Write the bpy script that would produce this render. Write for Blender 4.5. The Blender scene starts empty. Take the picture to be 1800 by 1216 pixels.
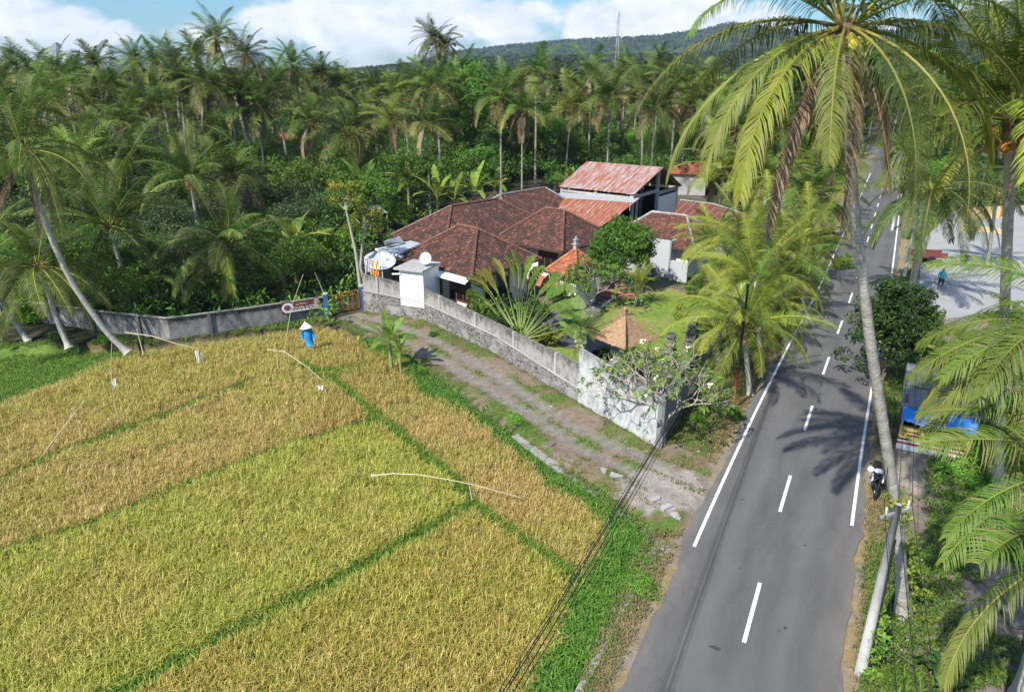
import bpy, math, random
import numpy as np
from mathutils import Vector, Matrix
R = math.radians
C = bpy.context.scene.collection
rng = np.random.default_rng(7)
random.seed(7)
# ---------------------------------------------------------------- camera, sky, sun, exposure
FPX, PITCH, HC = 1250.0, math.atan((608-128)/1250.0), 16.0
cam = bpy.data.cameras.new('camera'); co = bpy.data.objects.new('camera', cam); C.objects.link(co)
cam.sensor_width = 36; cam.lens = FPX/1800*36; cam.clip_start = .1; cam.clip_end = 20000
co.location = (0, 0, HC); co.rotation_euler = (math.pi/2-PITCH, 0, 0)
bpy.context.scene.camera = co
SH = (math.sin(R(40)), math.cos(R(40)))        # ground direction shadows fall
ELEV = R(46)
w = bpy.data.worlds.new('World'); bpy.context.scene.world = w; w.use_nodes = True
def sky_nodes():
    nt = w.node_tree; nt.nodes.clear(); N = nt.nodes.new; L = nt.links.new
    out = N('ShaderNodeOutputWorld'); bg = N('ShaderNodeBackground'); bg.inputs[1].default_value = .105
    sky = N('ShaderNodeTexSky'); sky.sky_type = 'NISHITA'; sky.sun_disc = False
    sky.sun_elevation = ELEV; sky.sun_rotation = math.atan2(-SH[0], -SH[1]); sky.air_density = 1.3; sky.dust_density = .6; sky.ozone_density = 1.6
    tc = N('ShaderNodeTexCoord'); sp = N('ShaderNodeSeparateXYZ'); L(tc.outputs['Generated'], sp.inputs[0])
    def m(op, a, b=None, c=None, clamp=False):
        n = N('ShaderNodeMath'); n.operation = op; n.use_clamp = clamp
        for i, v in enumerate((a, b, c)):
            if v is None: continue
            if isinstance(v, (int, float)): n.inputs[i].default_value = v
            else: L(v, n.inputs[i])
        return n.outputs[0]
    az = m('ARCTAN2', sp.outputs[0], sp.outputs[1]); el = m('ARCSINE', sp.outputs[2])
    cb = N('ShaderNodeCombineXYZ'); L(m('MULTIPLY', az, 5.2), cb.inputs[0]); L(m('MULTIPLY', el, 9.5), cb.inputs[1]); cb.inputs[2].default_value = 3.3
    def noise(vec, sc, det, ro=.55, dist=0):
        n = N('ShaderNodeTexNoise'); n.inputs['Scale'].default_value = sc; n.inputs['Detail'].default_value = det
        n.inputs['Roughness'].default_value = ro; n.inputs['Distortion'].default_value = dist; L(vec, n.inputs['Vector']); return n.outputs['Fac']
    n1 = noise(cb.outputs[0], 1.9, 10, .56, .25)
    ad = N('ShaderNodeVectorMath'); ad.operation = 'ADD'; L(cb.outputs[0], ad.inputs[0]); ad.inputs[1].default_value = (-.05, -.09, 0)
    n2 = noise(ad.outputs[0], 1.9, 10, .56, .25)
    # large cumulus banks: (azimuth, elevation, size az, size el, weight) in radians
    tot = None
    for a, e, sa, se, wt in [(-.60,.06,.10,.07,.30),(-.34,.045,.07,.03,.15),(-.16,.075,.17,.05,.38),(.0,.07,.10,.05,.12),(.19,.06,.10,.03,.30),(.12,.05,.05,.03,.12),(-.42,.085,.07,.022,-.40),(.08,.105,.12,.018,-.35),(.33,.10,.09,.03,-.22),(-.26,.095,.03,.02,-.2),(-.55,.13,.3,.03,-.15),(.42,.03,.2,.02,.2)]:
        u = m('DIVIDE', m('SUBTRACT', az, a), sa); v = m('DIVIDE', m('SUBTRACT', el, e), se)
        g = m('MULTIPLY', m('EXPONENT', m('MULTIPLY', m('ADD', m('MULTIPLY', u, u), m('MULTIPLY', v, v)), -1.0)), wt)
        tot = g if tot is None else m('ADD', tot, g)
    d = m('ADD', n1, tot)
    mr = N('ShaderNodeMapRange'); mr.inputs['From Min'].default_value = .50; mr.inputs['From Max'].default_value = .66; L(d, mr.inputs['Value']); mr.interpolation_type = 'SMOOTHSTEP'
    lit = m('ADD', m('MULTIPLY', m('SUBTRACT', n1, n2), 2.6), .68, clamp=True)
    cr = N('ShaderNodeMix'); cr.data_type = 'RGBA'; L(lit, cr.inputs[0]); cr.inputs[6].default_value = (4.1, 5.0, 6.1, 1); cr.inputs[7].default_value = (8.0, 8.1, 8.15, 1)
    # blue haze band low on the horizon under the clouds
    low = N('ShaderNodeMapRange'); low.inputs['From Min'].default_value = .0; low.inputs['From Max'].default_value = .045; L(el, low.inputs['Value']); low.inputs['To Min'].default_value = .35
    mx = N('ShaderNodeMix'); mx.data_type = 'RGBA'; L(m('MULTIPLY', mr.outputs[0], low.outputs[0]), mx.inputs[0])
    tint = N('ShaderNodeMix'); tint.data_type = 'RGBA'; tint.blend_type = 'MULTIPLY'; tint.inputs[0].default_value = 1; L(sky.outputs[0], tint.inputs[6]); tint.inputs[7].default_value = (.40, .72, 1.05, 1)
    L(tint.outputs[2], mx.inputs[6]); L(cr.outputs[2], mx.inputs[7])
    L(mx.outputs[2], bg.inputs[0]); L(bg.outputs[0], out.inputs[0])
sky_nodes()
sl = bpy.data.lights.new('sun', 'SUN'); so = bpy.data.objects.new('sun', sl); C.objects.link(so)
sl.energy = 5.0; sl.angle = R(.53); sl.color = (1, .955, .88)
so.rotation_euler = Vector((SH[0]*math.cos(ELEV), SH[1]*math.cos(ELEV), -math.sin(ELEV))).to_track_quat('-Z', 'Y').to_euler()
so.location = (-30, -30, 60)
vs = bpy.context.scene.view_settings; vs.view_transform = 'Standard'; vs.look = 'None'; vs.exposure = 0.55; vs.gamma = 1
bpy.context.scene.cycles.max_bounces = 6; bpy.context.scene.cycles.transparent_max_bounces = 4
bpy.context.scene.cycles.volume_bounces = 0
# ---------------------------------------------------------------- helpers
SP, CP = math.sin(PITCH), math.cos(PITCH)
def at(px, py, z=0.0):
    """ground plan point seen at photo pixel (px, py) when it lies at height z"""
    a = (px-900)/FPX; b = -(py-608)/FPX
    dy = CP+b*SP; dz = -SP+b*CP
    t = (z-HC)/dz
    return (a*t, dy*t)
def at3(px, py, z=0.0): p = at(px, py, z); return (p[0], p[1], z)
def atd(px, py, Y):
    """point on the ray of a pixel at forward distance Y"""
    a = (px-900)/FPX; b = -(py-608)/FPX
    t = Y/(CP+b*SP)
    return (a*t, Y, HC+(-SP+b*CP)*t)
def poly(pts, z=0.0): return np.array([at(x, y, z) for x, y in pts])
def inpoly(P, x, y):
    r = np.zeros(np.shape(x), bool); n = len(P); j = n-1
    for i in range(n):
        xi, yi, xj, yj = P[i][0], P[i][1], P[j][0], P[j][1]
        c = ((yi > y) != (yj > y)) & (x < (xj-xi)*(y-yi)/((yj-yi) if yj != yi else 1e-9)+xi)
        r ^= c; j = i
    return r
def pdist(P, x, y):
    d = np.full(np.shape(x), 1e9)
    for (ax, ay), (bx, by) in zip(P[:-1], P[1:]):
        vx, vy = bx-ax, by-ay; l2 = vx*vx+vy*vy+1e-12
        t = np.clip(((x-ax)*vx+(y-ay)*vy)/l2, 0, 1)
        d = np.minimum(d, np.hypot(x-ax-t*vx, y-ay-t*vy))
    return d
_ng = np.random.default_rng(3).random((256, 256))
def vn(x, y, s=1.0, o=0):
    """smooth value noise 0..1, period s metres"""
    x = np.asarray(x)/s+o*17.3+500; y = np.asarray(y)/s+o*9.1+500
    xi = np.floor(x).astype(int); yi = np.floor(y).astype(int); fx = x-xi; fy = y-yi
    fx = fx*fx*(3-2*fx); fy = fy*fy*(3-2*fy); g = lambda a, b: _ng[a & 255, b & 255]
    return (g(xi, yi)*(1-fx)+g(xi+1, yi)*fx)*(1-fy)+(g(xi, yi+1)*(1-fx)+g(xi+1, yi+1)*fx)*fy
def fbm(x, y, s, o=0): return .5*vn(x, y, s, o)+.3*vn(x, y, s/2.1, o+1)+.2*vn(x, y, s/4.3, o+2)
def nrm(v): v = np.asarray(v, float); return v/(np.linalg.norm(v, axis=-1, keepdims=True)+1e-12)
class MB:
    def __init__(s): s.V = []; s.F = []; s.K = []; s.U = []; s.n = 0
    def add(s, v, f, col=(1, 1, 1), mi=0, uv=None):
        v = np.asarray(v, float).reshape(-1, 3); f = np.asarray(f, int)
        if f.ndim == 1: f = f[None]
        s.V.append(v); s.F.append((f+s.n, mi))
        c = np.empty((len(v), 4)); c[:, :3] = np.asarray(col)[..., :3]; c[:, 3] = 1; s.K.append(c)
        u = np.zeros((len(v), 3));
        if uv is not None: u[:, :np.shape(uv)[1]] = uv
        s.U.append(u); s.n += len(v); return s
    def merge(s, o, M=None):
        v = np.concatenate(o.V)
        if M is not None: M = np.array(M); v = v@M[:3, :3].T+M[:3, 3]
        for f, mi in o.F: s.F.append((f+s.n, mi))
        s.V.append(v); s.K.append(np.concatenate(o.K)); s.U.append(np.concatenate(o.U)); s.n += len(v); return s
    def box(s, c, size, rz=0, col=(1, 1, 1), mi=0):
        x, y, z = [q/2 for q in size]; P = np.array([(a, b, d) for a in (-x, x) for b in (-y, y) for d in (-z, z)])
        cs, sn = math.cos(rz), math.sin(rz); Q = P.copy(); Q[:, 0] = P[:, 0]*cs-P[:, 1]*sn; Q[:, 1] = P[:, 0]*sn+P[:, 1]*cs
        return s.add(Q+np.array(c), [(0, 1, 3, 2), (4, 6, 7, 5), (0, 4, 5, 1), (2, 3, 7, 6), (0, 2, 6, 4), (1, 5, 7, 3)], col, mi)
    def beam(s, a, b, w, h, col=(1, 1, 1), mi=0):
        a = np.array(a, float); b = np.array(b, float); d = nrm(b-a); up = np.array((0, 0, 1.)) if abs(d[2]) < .95 else np.array((1., 0, 0))
        r = nrm(np.cross(d, up)); u = np.cross(r, d); P = [p+r*i*w/2+u*j*h/2 for p in (a, b) for i in (-1, 1) for j in (-1, 1)]
        return s.add(P, [(0, 1, 3, 2), (4, 6, 7, 5), (0, 4, 5, 1), (2, 3, 7, 6), (0, 2, 6, 4), (1, 5, 7, 3)], col, mi)
    def tube(s, pts, rad, n=8, col=(1, 1, 1), mi=0, cap=True):
        P = np.array(pts, float); m = len(P); rad = np.broadcast_to(rad, (m,))
        T = nrm(np.gradient(P, axis=0)); ref = np.array((.31, .17, 1.)) if abs(T[:, 2]).mean() < .9 else np.array((1., .2, 0))
        A = nrm(np.cross(T, ref)); B = np.cross(T, A); th = np.linspace(0, 2*math.pi, n, endpoint=False)
        V = P[:, None]+rad[:, None, None]*(A[:, None]*np.cos(th)[None, :, None]+B[:, None]*np.sin(th)[None, :, None])
        i = np.arange(m-1)[:, None]*n; j = np.arange(n)[None]; k = (j+1) % n
        F = np.stack([i+j, i+k, i+n+k, i+n+j], -1).reshape(-1, 4)
        L = np.concatenate([[0], np.cumsum(np.linalg.norm(np.diff(P, axis=0), axis=1))])
        uv = np.stack([np.tile(th, m), np.repeat(L, n)], -1)
        c = col if np.ndim(col) == 1 else np.repeat(np.asarray(col), n, 0)
        s.add(V.reshape(-1, 3), F, c, mi, uv)
        if cap:
            s.F.append((np.arange(n)[None]+s.n-m*n, mi)); s.F.append((np.arange(n)[None, ::-1]+s.n-n, mi))
        return s
    def ball(s, c, r, n=10, col=(1, 1, 1), mi=0):
        m = max(4, n//2+1); ph = np.linspace(-math.pi/2, math.pi/2, m); th = np.linspace(0, 2*math.pi, n, endpoint=False)
        V = np.stack([np.cos(ph)[:, None]*np.cos(th), np.cos(ph)[:, None]*np.sin(th), np.sin(ph)[:, None]*np.ones(n)], -1)*np.broadcast_to(r, (3,))+np.array(c)
        i = np.arange(m-1)[:, None]*n; j = np.arange(n)[None]; k = (j+1) % n
        return s.add(V.reshape(-1, 3), np.stack([i+j, i+k, i+n+k, i+n+j], -1).reshape(-1, 4), col, mi)
    def prism(s, P, z0, z1, col=(1, 1, 1), mi=0):
        n = len(P); z0 = np.broadcast_to(z0, n); z1 = np.broadcast_to(z1, n)
        V = [(x, y, a) for (x, y), a in zip(P, z0)]+[(x, y, a) for (x, y), a in zip(P, z1)]
        s.add(V, [(i, (i+1) % n, (i+1) % n+n, i+n) for i in range(n)], col, mi)
        s.F.append((np.arange(n)[None, ::-1]+s.n-2*n, mi)); s.F.append((np.arange(n)[None]+s.n-n, mi)); return s
    def quad(s, P, uv=None, col=(1, 1, 1), mi=0): return s.add(P, [list(range(len(P)))], col, mi, uv)
    def mesh(s, name, mats):
        me = bpy.data.meshes.new(name)
        V = np.concatenate(s.V); me.vertices.add(len(V)); me.vertices.foreach_set('co', V.astype(np.float32).ravel())
        lv = np.concatenate([f.ravel() for f, _ in s.F]); lt = np.concatenate([np.full(len(f), f.shape[1]) for f, _ in s.F]); mi = np.concatenate([np.full(len(f), k) for f, k in s.F])
        me.loops.add(len(lv)); me.loops.foreach_set('vertex_index', lv.astype(np.int32))
        me.polygons.add(len(lt)); me.polygons.foreach_set('loop_start', np.concatenate([[0], np.cumsum(lt)[:-1]]).astype(np.int32))
        me.polygons.foreach_set('material_index', mi.astype(np.int32)); me.polygons.foreach_set('use_smooth', np.zeros(len(lt), bool))
        me.update(calc_edges=True)
        a = me.attributes.new('Col', 'FLOAT_COLOR', 'POINT'); a.data.foreach_set('color', np.concatenate(s.K).astype(np.float32).ravel())
        u = me.attributes.new('UVm', 'FLOAT_VECTOR', 'POINT'); u.data.foreach_set('vector', np.concatenate(s.U).astype(np.float32).ravel())
        for m in (mats if isinstance(mats, (list, tuple)) else [mats]): me.materials.append(m)
        return me
    def build(s, name, mats, parent=None, smooth=False, loc=(0, 0, 0), rz=0, bevel=0):
        me = s.mesh(name, mats); o = bpy.data.objects.new(name, me); C.objects.link(o)
        if smooth: me.polygons.foreach_set('use_smooth', np.ones(len(me.polygons), bool))
        o.location = loc; o.rotation_euler = (0, 0, rz)
        if parent: o.parent = parent
        if bevel:
            b = o.modifiers.new('bevel', 'BEVEL'); b.width = bevel; b.segments = 2; b.limit_method = 'ANGLE'
        return o
def tag(o, label=None, cat=None, group=None, kind=None):
    if label: o['label'] = label
    if cat: o['category'] = cat
    if group: o['group'] = group
    if kind: o['kind'] = kind
    return o
def thing(name, label, cat, loc=(0, 0, 0), rz=0, group=None):
    o = bpy.data.objects.new(name, None); C.objects.link(o); o.location = loc; o.rotation_euler = (0, 0, rz); o.empty_display_size = .3
    return tag(o, label, cat, group)
def link(name, me, parent=None, loc=(0, 0, 0), rot=(0, 0, 0), sc=1):
    o = bpy.data.objects.new(name, me); C.objects.link(o); o.location = loc; o.rotation_euler = rot
    o.scale = (sc, sc, sc) if isinstance(sc, (int, float)) else sc
    if parent: o.parent = parent
    return o
# ---------------------------------------------------------------- materials
def NT(name):
    m = bpy.data.materials.new(name); m.use_nodes = True; nt = m.node_tree; nt.nodes.clear()
    out = nt.nodes.new('ShaderNodeOutputMaterial'); return m, nt, out
class G:
    def __init__(s, nt): s.nt = nt
    def N(s, t, **k):
        n = s.nt.nodes.new('ShaderNode'+t)
        for a, b in k.items(): setattr(n, a, b)
        return n
    def L(s, a, b): s.nt.links.new(a, b)
    def set(s, sock, v):
        if isinstance(v, bpy.types.NodeSocket): s.L(v, sock)
        else: sock.default_value = v
    def math(s, op, a, b=0., clamp=False):
        n = s.N('Math', operation=op, use_clamp=clamp); s.set(n.inputs[0], a); s.set(n.inputs[1], b); return n.outputs[0]
    def mix(s, f, a, b, bt='MIX'):
        n = s.N('Mix', data_type='RGBA', blend_type=bt); s.set(n.inputs[0], f)
        s.set(n.inputs[6], a if not isinstance(a, tuple) else (*a[:3], 1)); s.set(n.inputs[7], b if not isinstance(b, tuple) else (*b[:3], 1)); return n.outputs[2]
    def noise(s, vec, sc, det=4, ro=.55, out='Fac', dist=0):
        n = s.N('TexNoise'); n.inputs['Scale'].default_value = sc; n.inputs['Detail'].default_value = det; n.inputs['Roughness'].default_value = ro; n.inputs['Distortion'].default_value = dist
        s.L(vec, n.inputs['Vector']); return n.outputs[out]
    def ramp(s, f, a, b, t0=0., t1=1.):
        n = s.N('MapRange'); s.set(n.inputs['Value'], f); n.inputs['From Min'].default_value = a; n.inputs['From Max'].default_value = b
        n.inputs['To Min'].default_value = t0; n.inputs['To Max'].default_value = t1; return n.outputs[0]
    def attr(s, nm, out='Color'): n = s.N('Attribute'); n.attribute_name = nm; return n.outputs[out]
    def obj(s): return s.N('TexCoord').outputs['Object']
    def pos(s): return s.N('NewGeometry').outputs['Position']
    def scale(s, v, sc):
        n = s.N('Mapping'); s.L(v, n.inputs[0]); n.inputs['Scale'].default_value = sc; return n.outputs[0]
    def bump(s, h, dist=.02, st=1.):
        n = s.N('Bump'); n.inputs['Distance'].default_value = dist; n.inputs['Strength'].default_value = st; s.L(h, n.inputs['Height']); return n.outputs[0]
    def bsdf(s, col, rough=.7, normal=None, metal=0., spec=.5):
        n = s.N('BsdfPrincipled'); s.set(n.inputs['Base Color'], (*col[:3], 1) if isinstance(col, tuple) else col); s.set(n.inputs['Roughness'], rough); s.set(n.inputs['Metallic'], metal)
        n.inputs['Specular IOR Level'].default_value = spec
        if normal is not None: s.L(normal, n.inputs['Normal'])
        return n.outputs[0]
def plain(name, col, rough=.6, var=.25, sc=6., bmp=.01, metal=0., usecol=False, dirt=None, spec=.4):
    m, nt, out = NT(name); g = G(nt); v = g.pos()
    n1 = g.noise(v, sc, 5); n2 = g.noise(v, sc*.23, 4)
    base = g.attr('Col') if usecol else (*col, 1)
    f = g.ramp(g.math('ADD', n1, n2), .6, 1.4, 1-var, 1+var)
    cm = g.N('VectorMath', operation='SCALE');
    if usecol: g.L(base, cm.inputs[0])
    else: cm.inputs[0].default_value = col
    g.L(f, cm.inputs['Scale']); c = cm.outputs[0]
    if dirt:
        dcol, dlo, dsc = dirt; dn = g.noise(g.scale(v, (dsc, dsc, dsc*.25)), 1, 6, .65); c = g.mix(g.ramp(dn, dlo, dlo+.18), c, dcol)
    g.L(g.bsdf(c, rough, g.bump(n1, bmp) if bmp else None, metal, spec), out.inputs[0]); return m
def leafmat(name, trans=.3, rough=.45, var=.35, spec=.4):
    m, nt, out = NT(name); g = G(nt)
    oi = g.N('ObjectInfo'); c = g.attr('Col'); n = g.noise(g.pos(), 1.3, 2)
    f = g.math('MULTIPLY', g.ramp(oi.outputs['Random'], 0, 1, 1-var*.6, 1+var*.6), g.ramp(n, .3, .7, 1-var*.5, 1+var*.5))
    cm = g.N('VectorMath', operation='SCALE'); g.L(c, cm.inputs[0]); g.L(f, cm.inputs['Scale'])
    hs = g.N('HueSaturation'); g.L(cm.outputs[0], hs.inputs['Color']); g.L(g.ramp(oi.outputs['Random'], 0, 1, .485, .515), hs.inputs['Hue'])
    b = g.bsdf(hs.outputs[0], rough, None, 0, spec); t = g.N('BsdfTranslucent'); g.L(hs.outputs[0], t.inputs[0])
    mx = g.N('MixShader'); mx.inputs[0].default_value = trans; g.L(b, mx.inputs[1]); g.L(t.outputs[0], mx.inputs[2]); g.L(mx.outputs[0], out.inputs[0]); return m
def tilemat(name, c1, c2, cm_, moss=.5):
    m, nt, out = NT(name); g = G(nt); v = g.attr('UVm', 'Vector')
    br = g.N('TexBrick'); br.offset = .0; br.offset_frequency = 2; g.L(v, br.inputs['Vector']); br.inputs['Scale'].default_value = 1
    br.inputs['Brick Width'].default_value = .24; br.inputs['Row Height'].default_value = .26; br.inputs['Mortar Size'].default_value = .018; br.inputs['Mortar Smooth'].default_value = .6; br.inputs['Bias'].default_value = -.1
    br.inputs['Color1'].default_value = (*c1, 1); br.inputs['Color2'].default_value = (*c2, 1); br.inputs['Mortar'].default_value = (*cm_, 1)
    n = g.noise(g.pos(), .9, 6, .65); c = g.mix(g.ramp(n, .42, .62, 0, moss), br.outputs['Color'], (.035, .028, .024))
    n2 = g.noise(g.pos(), 2.4, 3, .6); n5 = g.noise(g.pos(), 7.5, 3, .6); c = g.mix(g.ramp(g.math('ADD', g.math('MULTIPLY', n2, .5), g.math('MULTIPLY', n5, .5)), .535, .60, 0, .8), c, (c1[0]*2.1, c1[1]*1.9, c1[2]*1.8))
    sx = g.N('SeparateXYZ'); g.L(v, sx.inputs[0])
    wv = g.math('SINE', g.math('MULTIPLY', sx.outputs[0], 2*math.pi/.24)); row = g.math('FRACT', g.math('DIVIDE', sx.outputs[1], .26))
    h = g.math('ADD', g.math('MULTIPLY', wv, .5), g.math('MULTIPLY', row, -.8))
    g.L(g.bsdf(c, .85, g.bump(h, .09, 1), 0, .25), out.inputs[0]); return m
def rustmat(name, rust=.5, grey=(.62, .61, .60), rc=(.42, .115, .038)):
    m, nt, out = NT(name); g = G(nt); v = g.attr('UVm', 'Vector'); sx = g.N('SeparateXYZ'); g.L(v, sx.inputs[0])
    n = g.noise(g.scale(v, (2.9, .30, 1)), 1.2, 7, .66, dist=.3); n3 = g.noise(g.scale(v, (9, .9, 1)), 1, 5, .7)
    f = g.ramp(g.math('ADD', g.math('MULTIPLY', n, .62), g.math('MULTIPLY', n3, .38)), .62-rust*.30, .80-rust*.30)
    f = g.math('MINIMUM', f, 1.)
    n4 = g.noise(g.pos(), 5, 5, .6); rcol = g.mix(n4, rc, (rc[0]*.55, rc[1]*.5, rc[2]*.5)); c = g.mix(f, grey, rcol)
    seam = g.math('LESS_THAN', g.math('ABSOLUTE', g.math('SUBTRACT', g.math('FRACT', g.math('DIVIDE', sx.outputs[0], .78)), .5)), .035)
    c = g.mix(g.math('MULTIPLY', seam, .65), c, (.50, .42, .40))
    wv = g.math('SINE', g.math('MULTIPLY', sx.outputs[0], 2*math.pi/.09))
    g.L(g.bsdf(c, g.ramp(f, 0, 1, .5, .9), g.bump(wv, .018, 1), g.ramp(f, 0, 1, .35, 0)), out.inputs[0]); return m
def stonemat():
    m, nt, out = NT('river stone masonry'); g = G(nt); v = g.attr('UVm', 'Vector')
    vo = g.N('TexVoronoi', feature='DISTANCE_TO_EDGE'); vo.inputs['Scale'].default_value = 4.5; g.L(v, vo.inputs['Vector'])
    vc = g.N('TexVoronoi'); vc.inputs['Scale'].default_value = 4.5; g.L(v, vc.inputs['Vector'])
    sc = g.N('SeparateColor'); g.L(vc.outputs['Color'], sc.inputs[0])
    st = g.mix(sc.outputs[0], (.05, .045, .042), (.20, .185, .175)); n = g.noise(v, .9, 5, .7)
    mort = g.ramp(vo.outputs['Distance'], .06, .10); cover = g.ramp(n, .50, .60)
    mort = g.math('MULTIPLY', mort, g.math('SUBTRACT', 1., cover, True)); c = g.mix(mort, (.30, .28, .265), st)
    g.L(g.bsdf(c, .9, g.bump(mort, .05, .8)), out.inputs[0]); return m
def wallmat(name, col, dark, amt=.5, seam=2.6):
    m, nt, out = NT(name); g = G(nt); v = g.attr('UVm', 'Vector'); sx = g.N('SeparateXYZ'); g.L(v, sx.inputs[0])
    n = g.noise(g.scale(v, (2.2, .7, 1)), 1.4, 7, .7); n2 = g.noise(v, 9, 5, .7)
    topd = g.ramp(sx.outputs[2], .0, .6, .95, 0)      # z component: metres below the coping, for water stains
    st = g.math('ADD', g.ramp(n, .56-amt*.16, .68, 0, .8), g.math('MULTIPLY', topd, g.ramp(n2, .3, .6)), True)
    c = g.mix(st, col, dark); c = g.mix(g.ramp(n2, .55, .7, 0, .35), c, tuple(q*.7 for q in col))
    g.L(g.bsdf(c, .9, g.bump(n2, .01)), out.inputs[0]); return m
def trunkmat(name, c1, c2, period=.11):
    m, nt, out = NT(name); g = G(nt); v = g.attr('UVm', 'Vector'); sx = g.N('SeparateXYZ'); g.L(v, sx.inputs[0])
    n = g.noise(g.pos(), 3.5, 5, .7); ph = g.math('ADD', g.math('DIVIDE', sx.outputs[1], period), g.math('MULTIPLY', n, 2.2))
    ring = g.math('FRACT', ph); dark = g.ramp(ring, .0, .22, 1, 0); c = g.mix(g.ramp(n, .35, .65), c1, c2); c = g.mix(g.math('MULTIPLY', dark, .55), c, tuple(q*.4 for q in c1))
    g.L(g.bsdf(c, .9, g.bump(ring, .03, .9)), out.inputs[0]); return m
def groundmat():
    m, nt, out = NT('ground cover'); g = G(nt); v = g.pos(); n = g.noise(v, 2.2, 8, .7); n2 = g.noise(v, 17, 6, .75)
    f = g.math('MULTIPLY', g.ramp(n, .3, .7, .72, 1.28), g.ramp(n2, .3, .7, .65, 1.35)); cm = g.N('VectorMath', operation='SCALE'); g.L(g.attr('Col'), cm.inputs[0]); g.L(f, cm.inputs['Scale'])
    g.L(g.bsdf(cm.outputs[0], .95, g.bump(g.math('ADD', n, g.math('MULTIPLY', n2, .4)), .08, .8), 0, .2), out.inputs[0]); return m
def asphalt():
    m, nt, out = NT('asphalt'); g = G(nt); v = g.pos(); uv = g.attr('UVm', 'Vector'); sx = g.N('SeparateXYZ'); g.L(uv, sx.inputs[0])
    fine = g.noise(v, 60, 3, .8); big = g.noise(g.scale(uv, (1.1, .22, 1)), 1, 6, .6); dust = g.noise(g.scale(uv, (1, .3, 1)), 1.6, 6, .65)
    f = g.math('MULTIPLY', g.ramp(fine, .3, .7, .82, 1.18), g.ramp(big, .3, .7, .78, 1.2)); cm = g.N('VectorMath', operation='SCALE'); cm.inputs[0].default_value = (.105, .102, .100); g.L(f, cm.inputs['Scale'])
    edge = g.ramp(g.math('ABSOLUTE', sx.outputs[0]), 1.9, 3.1); c = g.mix(g.math('MULTIPLY', edge, g.ramp(dust, .3, .65, .1, .75)), cm.outputs[0], (.21, .18, .15))
    wheel = g.ramp(g.math('ABSOLUTE', g.math('SUBTRACT', g.math('ABSOLUTE', sx.outputs[0]), 1.2)), 0, .6, .38, 0); c = g.mix(wheel, c, (.155, .15, .146))
    vo = g.N('TexVoronoi', feature='DISTANCE_TO_EDGE'); vo.inputs['Scale'].default_value = .16; g.L(g.scale(uv, (1, .6, 1)), vo.inputs['Vector'])
    nz = g.noise(v, 1.1, 6, .6, 'Color'); ad = g.N('VectorMath', operation='ADD'); g.L(g.scale(uv, (1, .6, 1)), ad.inputs[0]); g.L(nz, ad.inputs[1]); g.L(ad.outputs[0], vo.inputs['Vector'])
    c = g.mix(g.ramp(vo.outputs['Distance'], .0, .0025, .28, 0), c, (.035, .034, .033))
    spot = g.noise(v, 3.1, 2, .5); c = g.mix(g.ramp(spot, .72, .76, 0, .5), c, (.05, .05, .05))
    g.L(g.bsdf(c, .88, g.bump(fine, .006, .6), 0, .3), out.inputs[0]); return m
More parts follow.
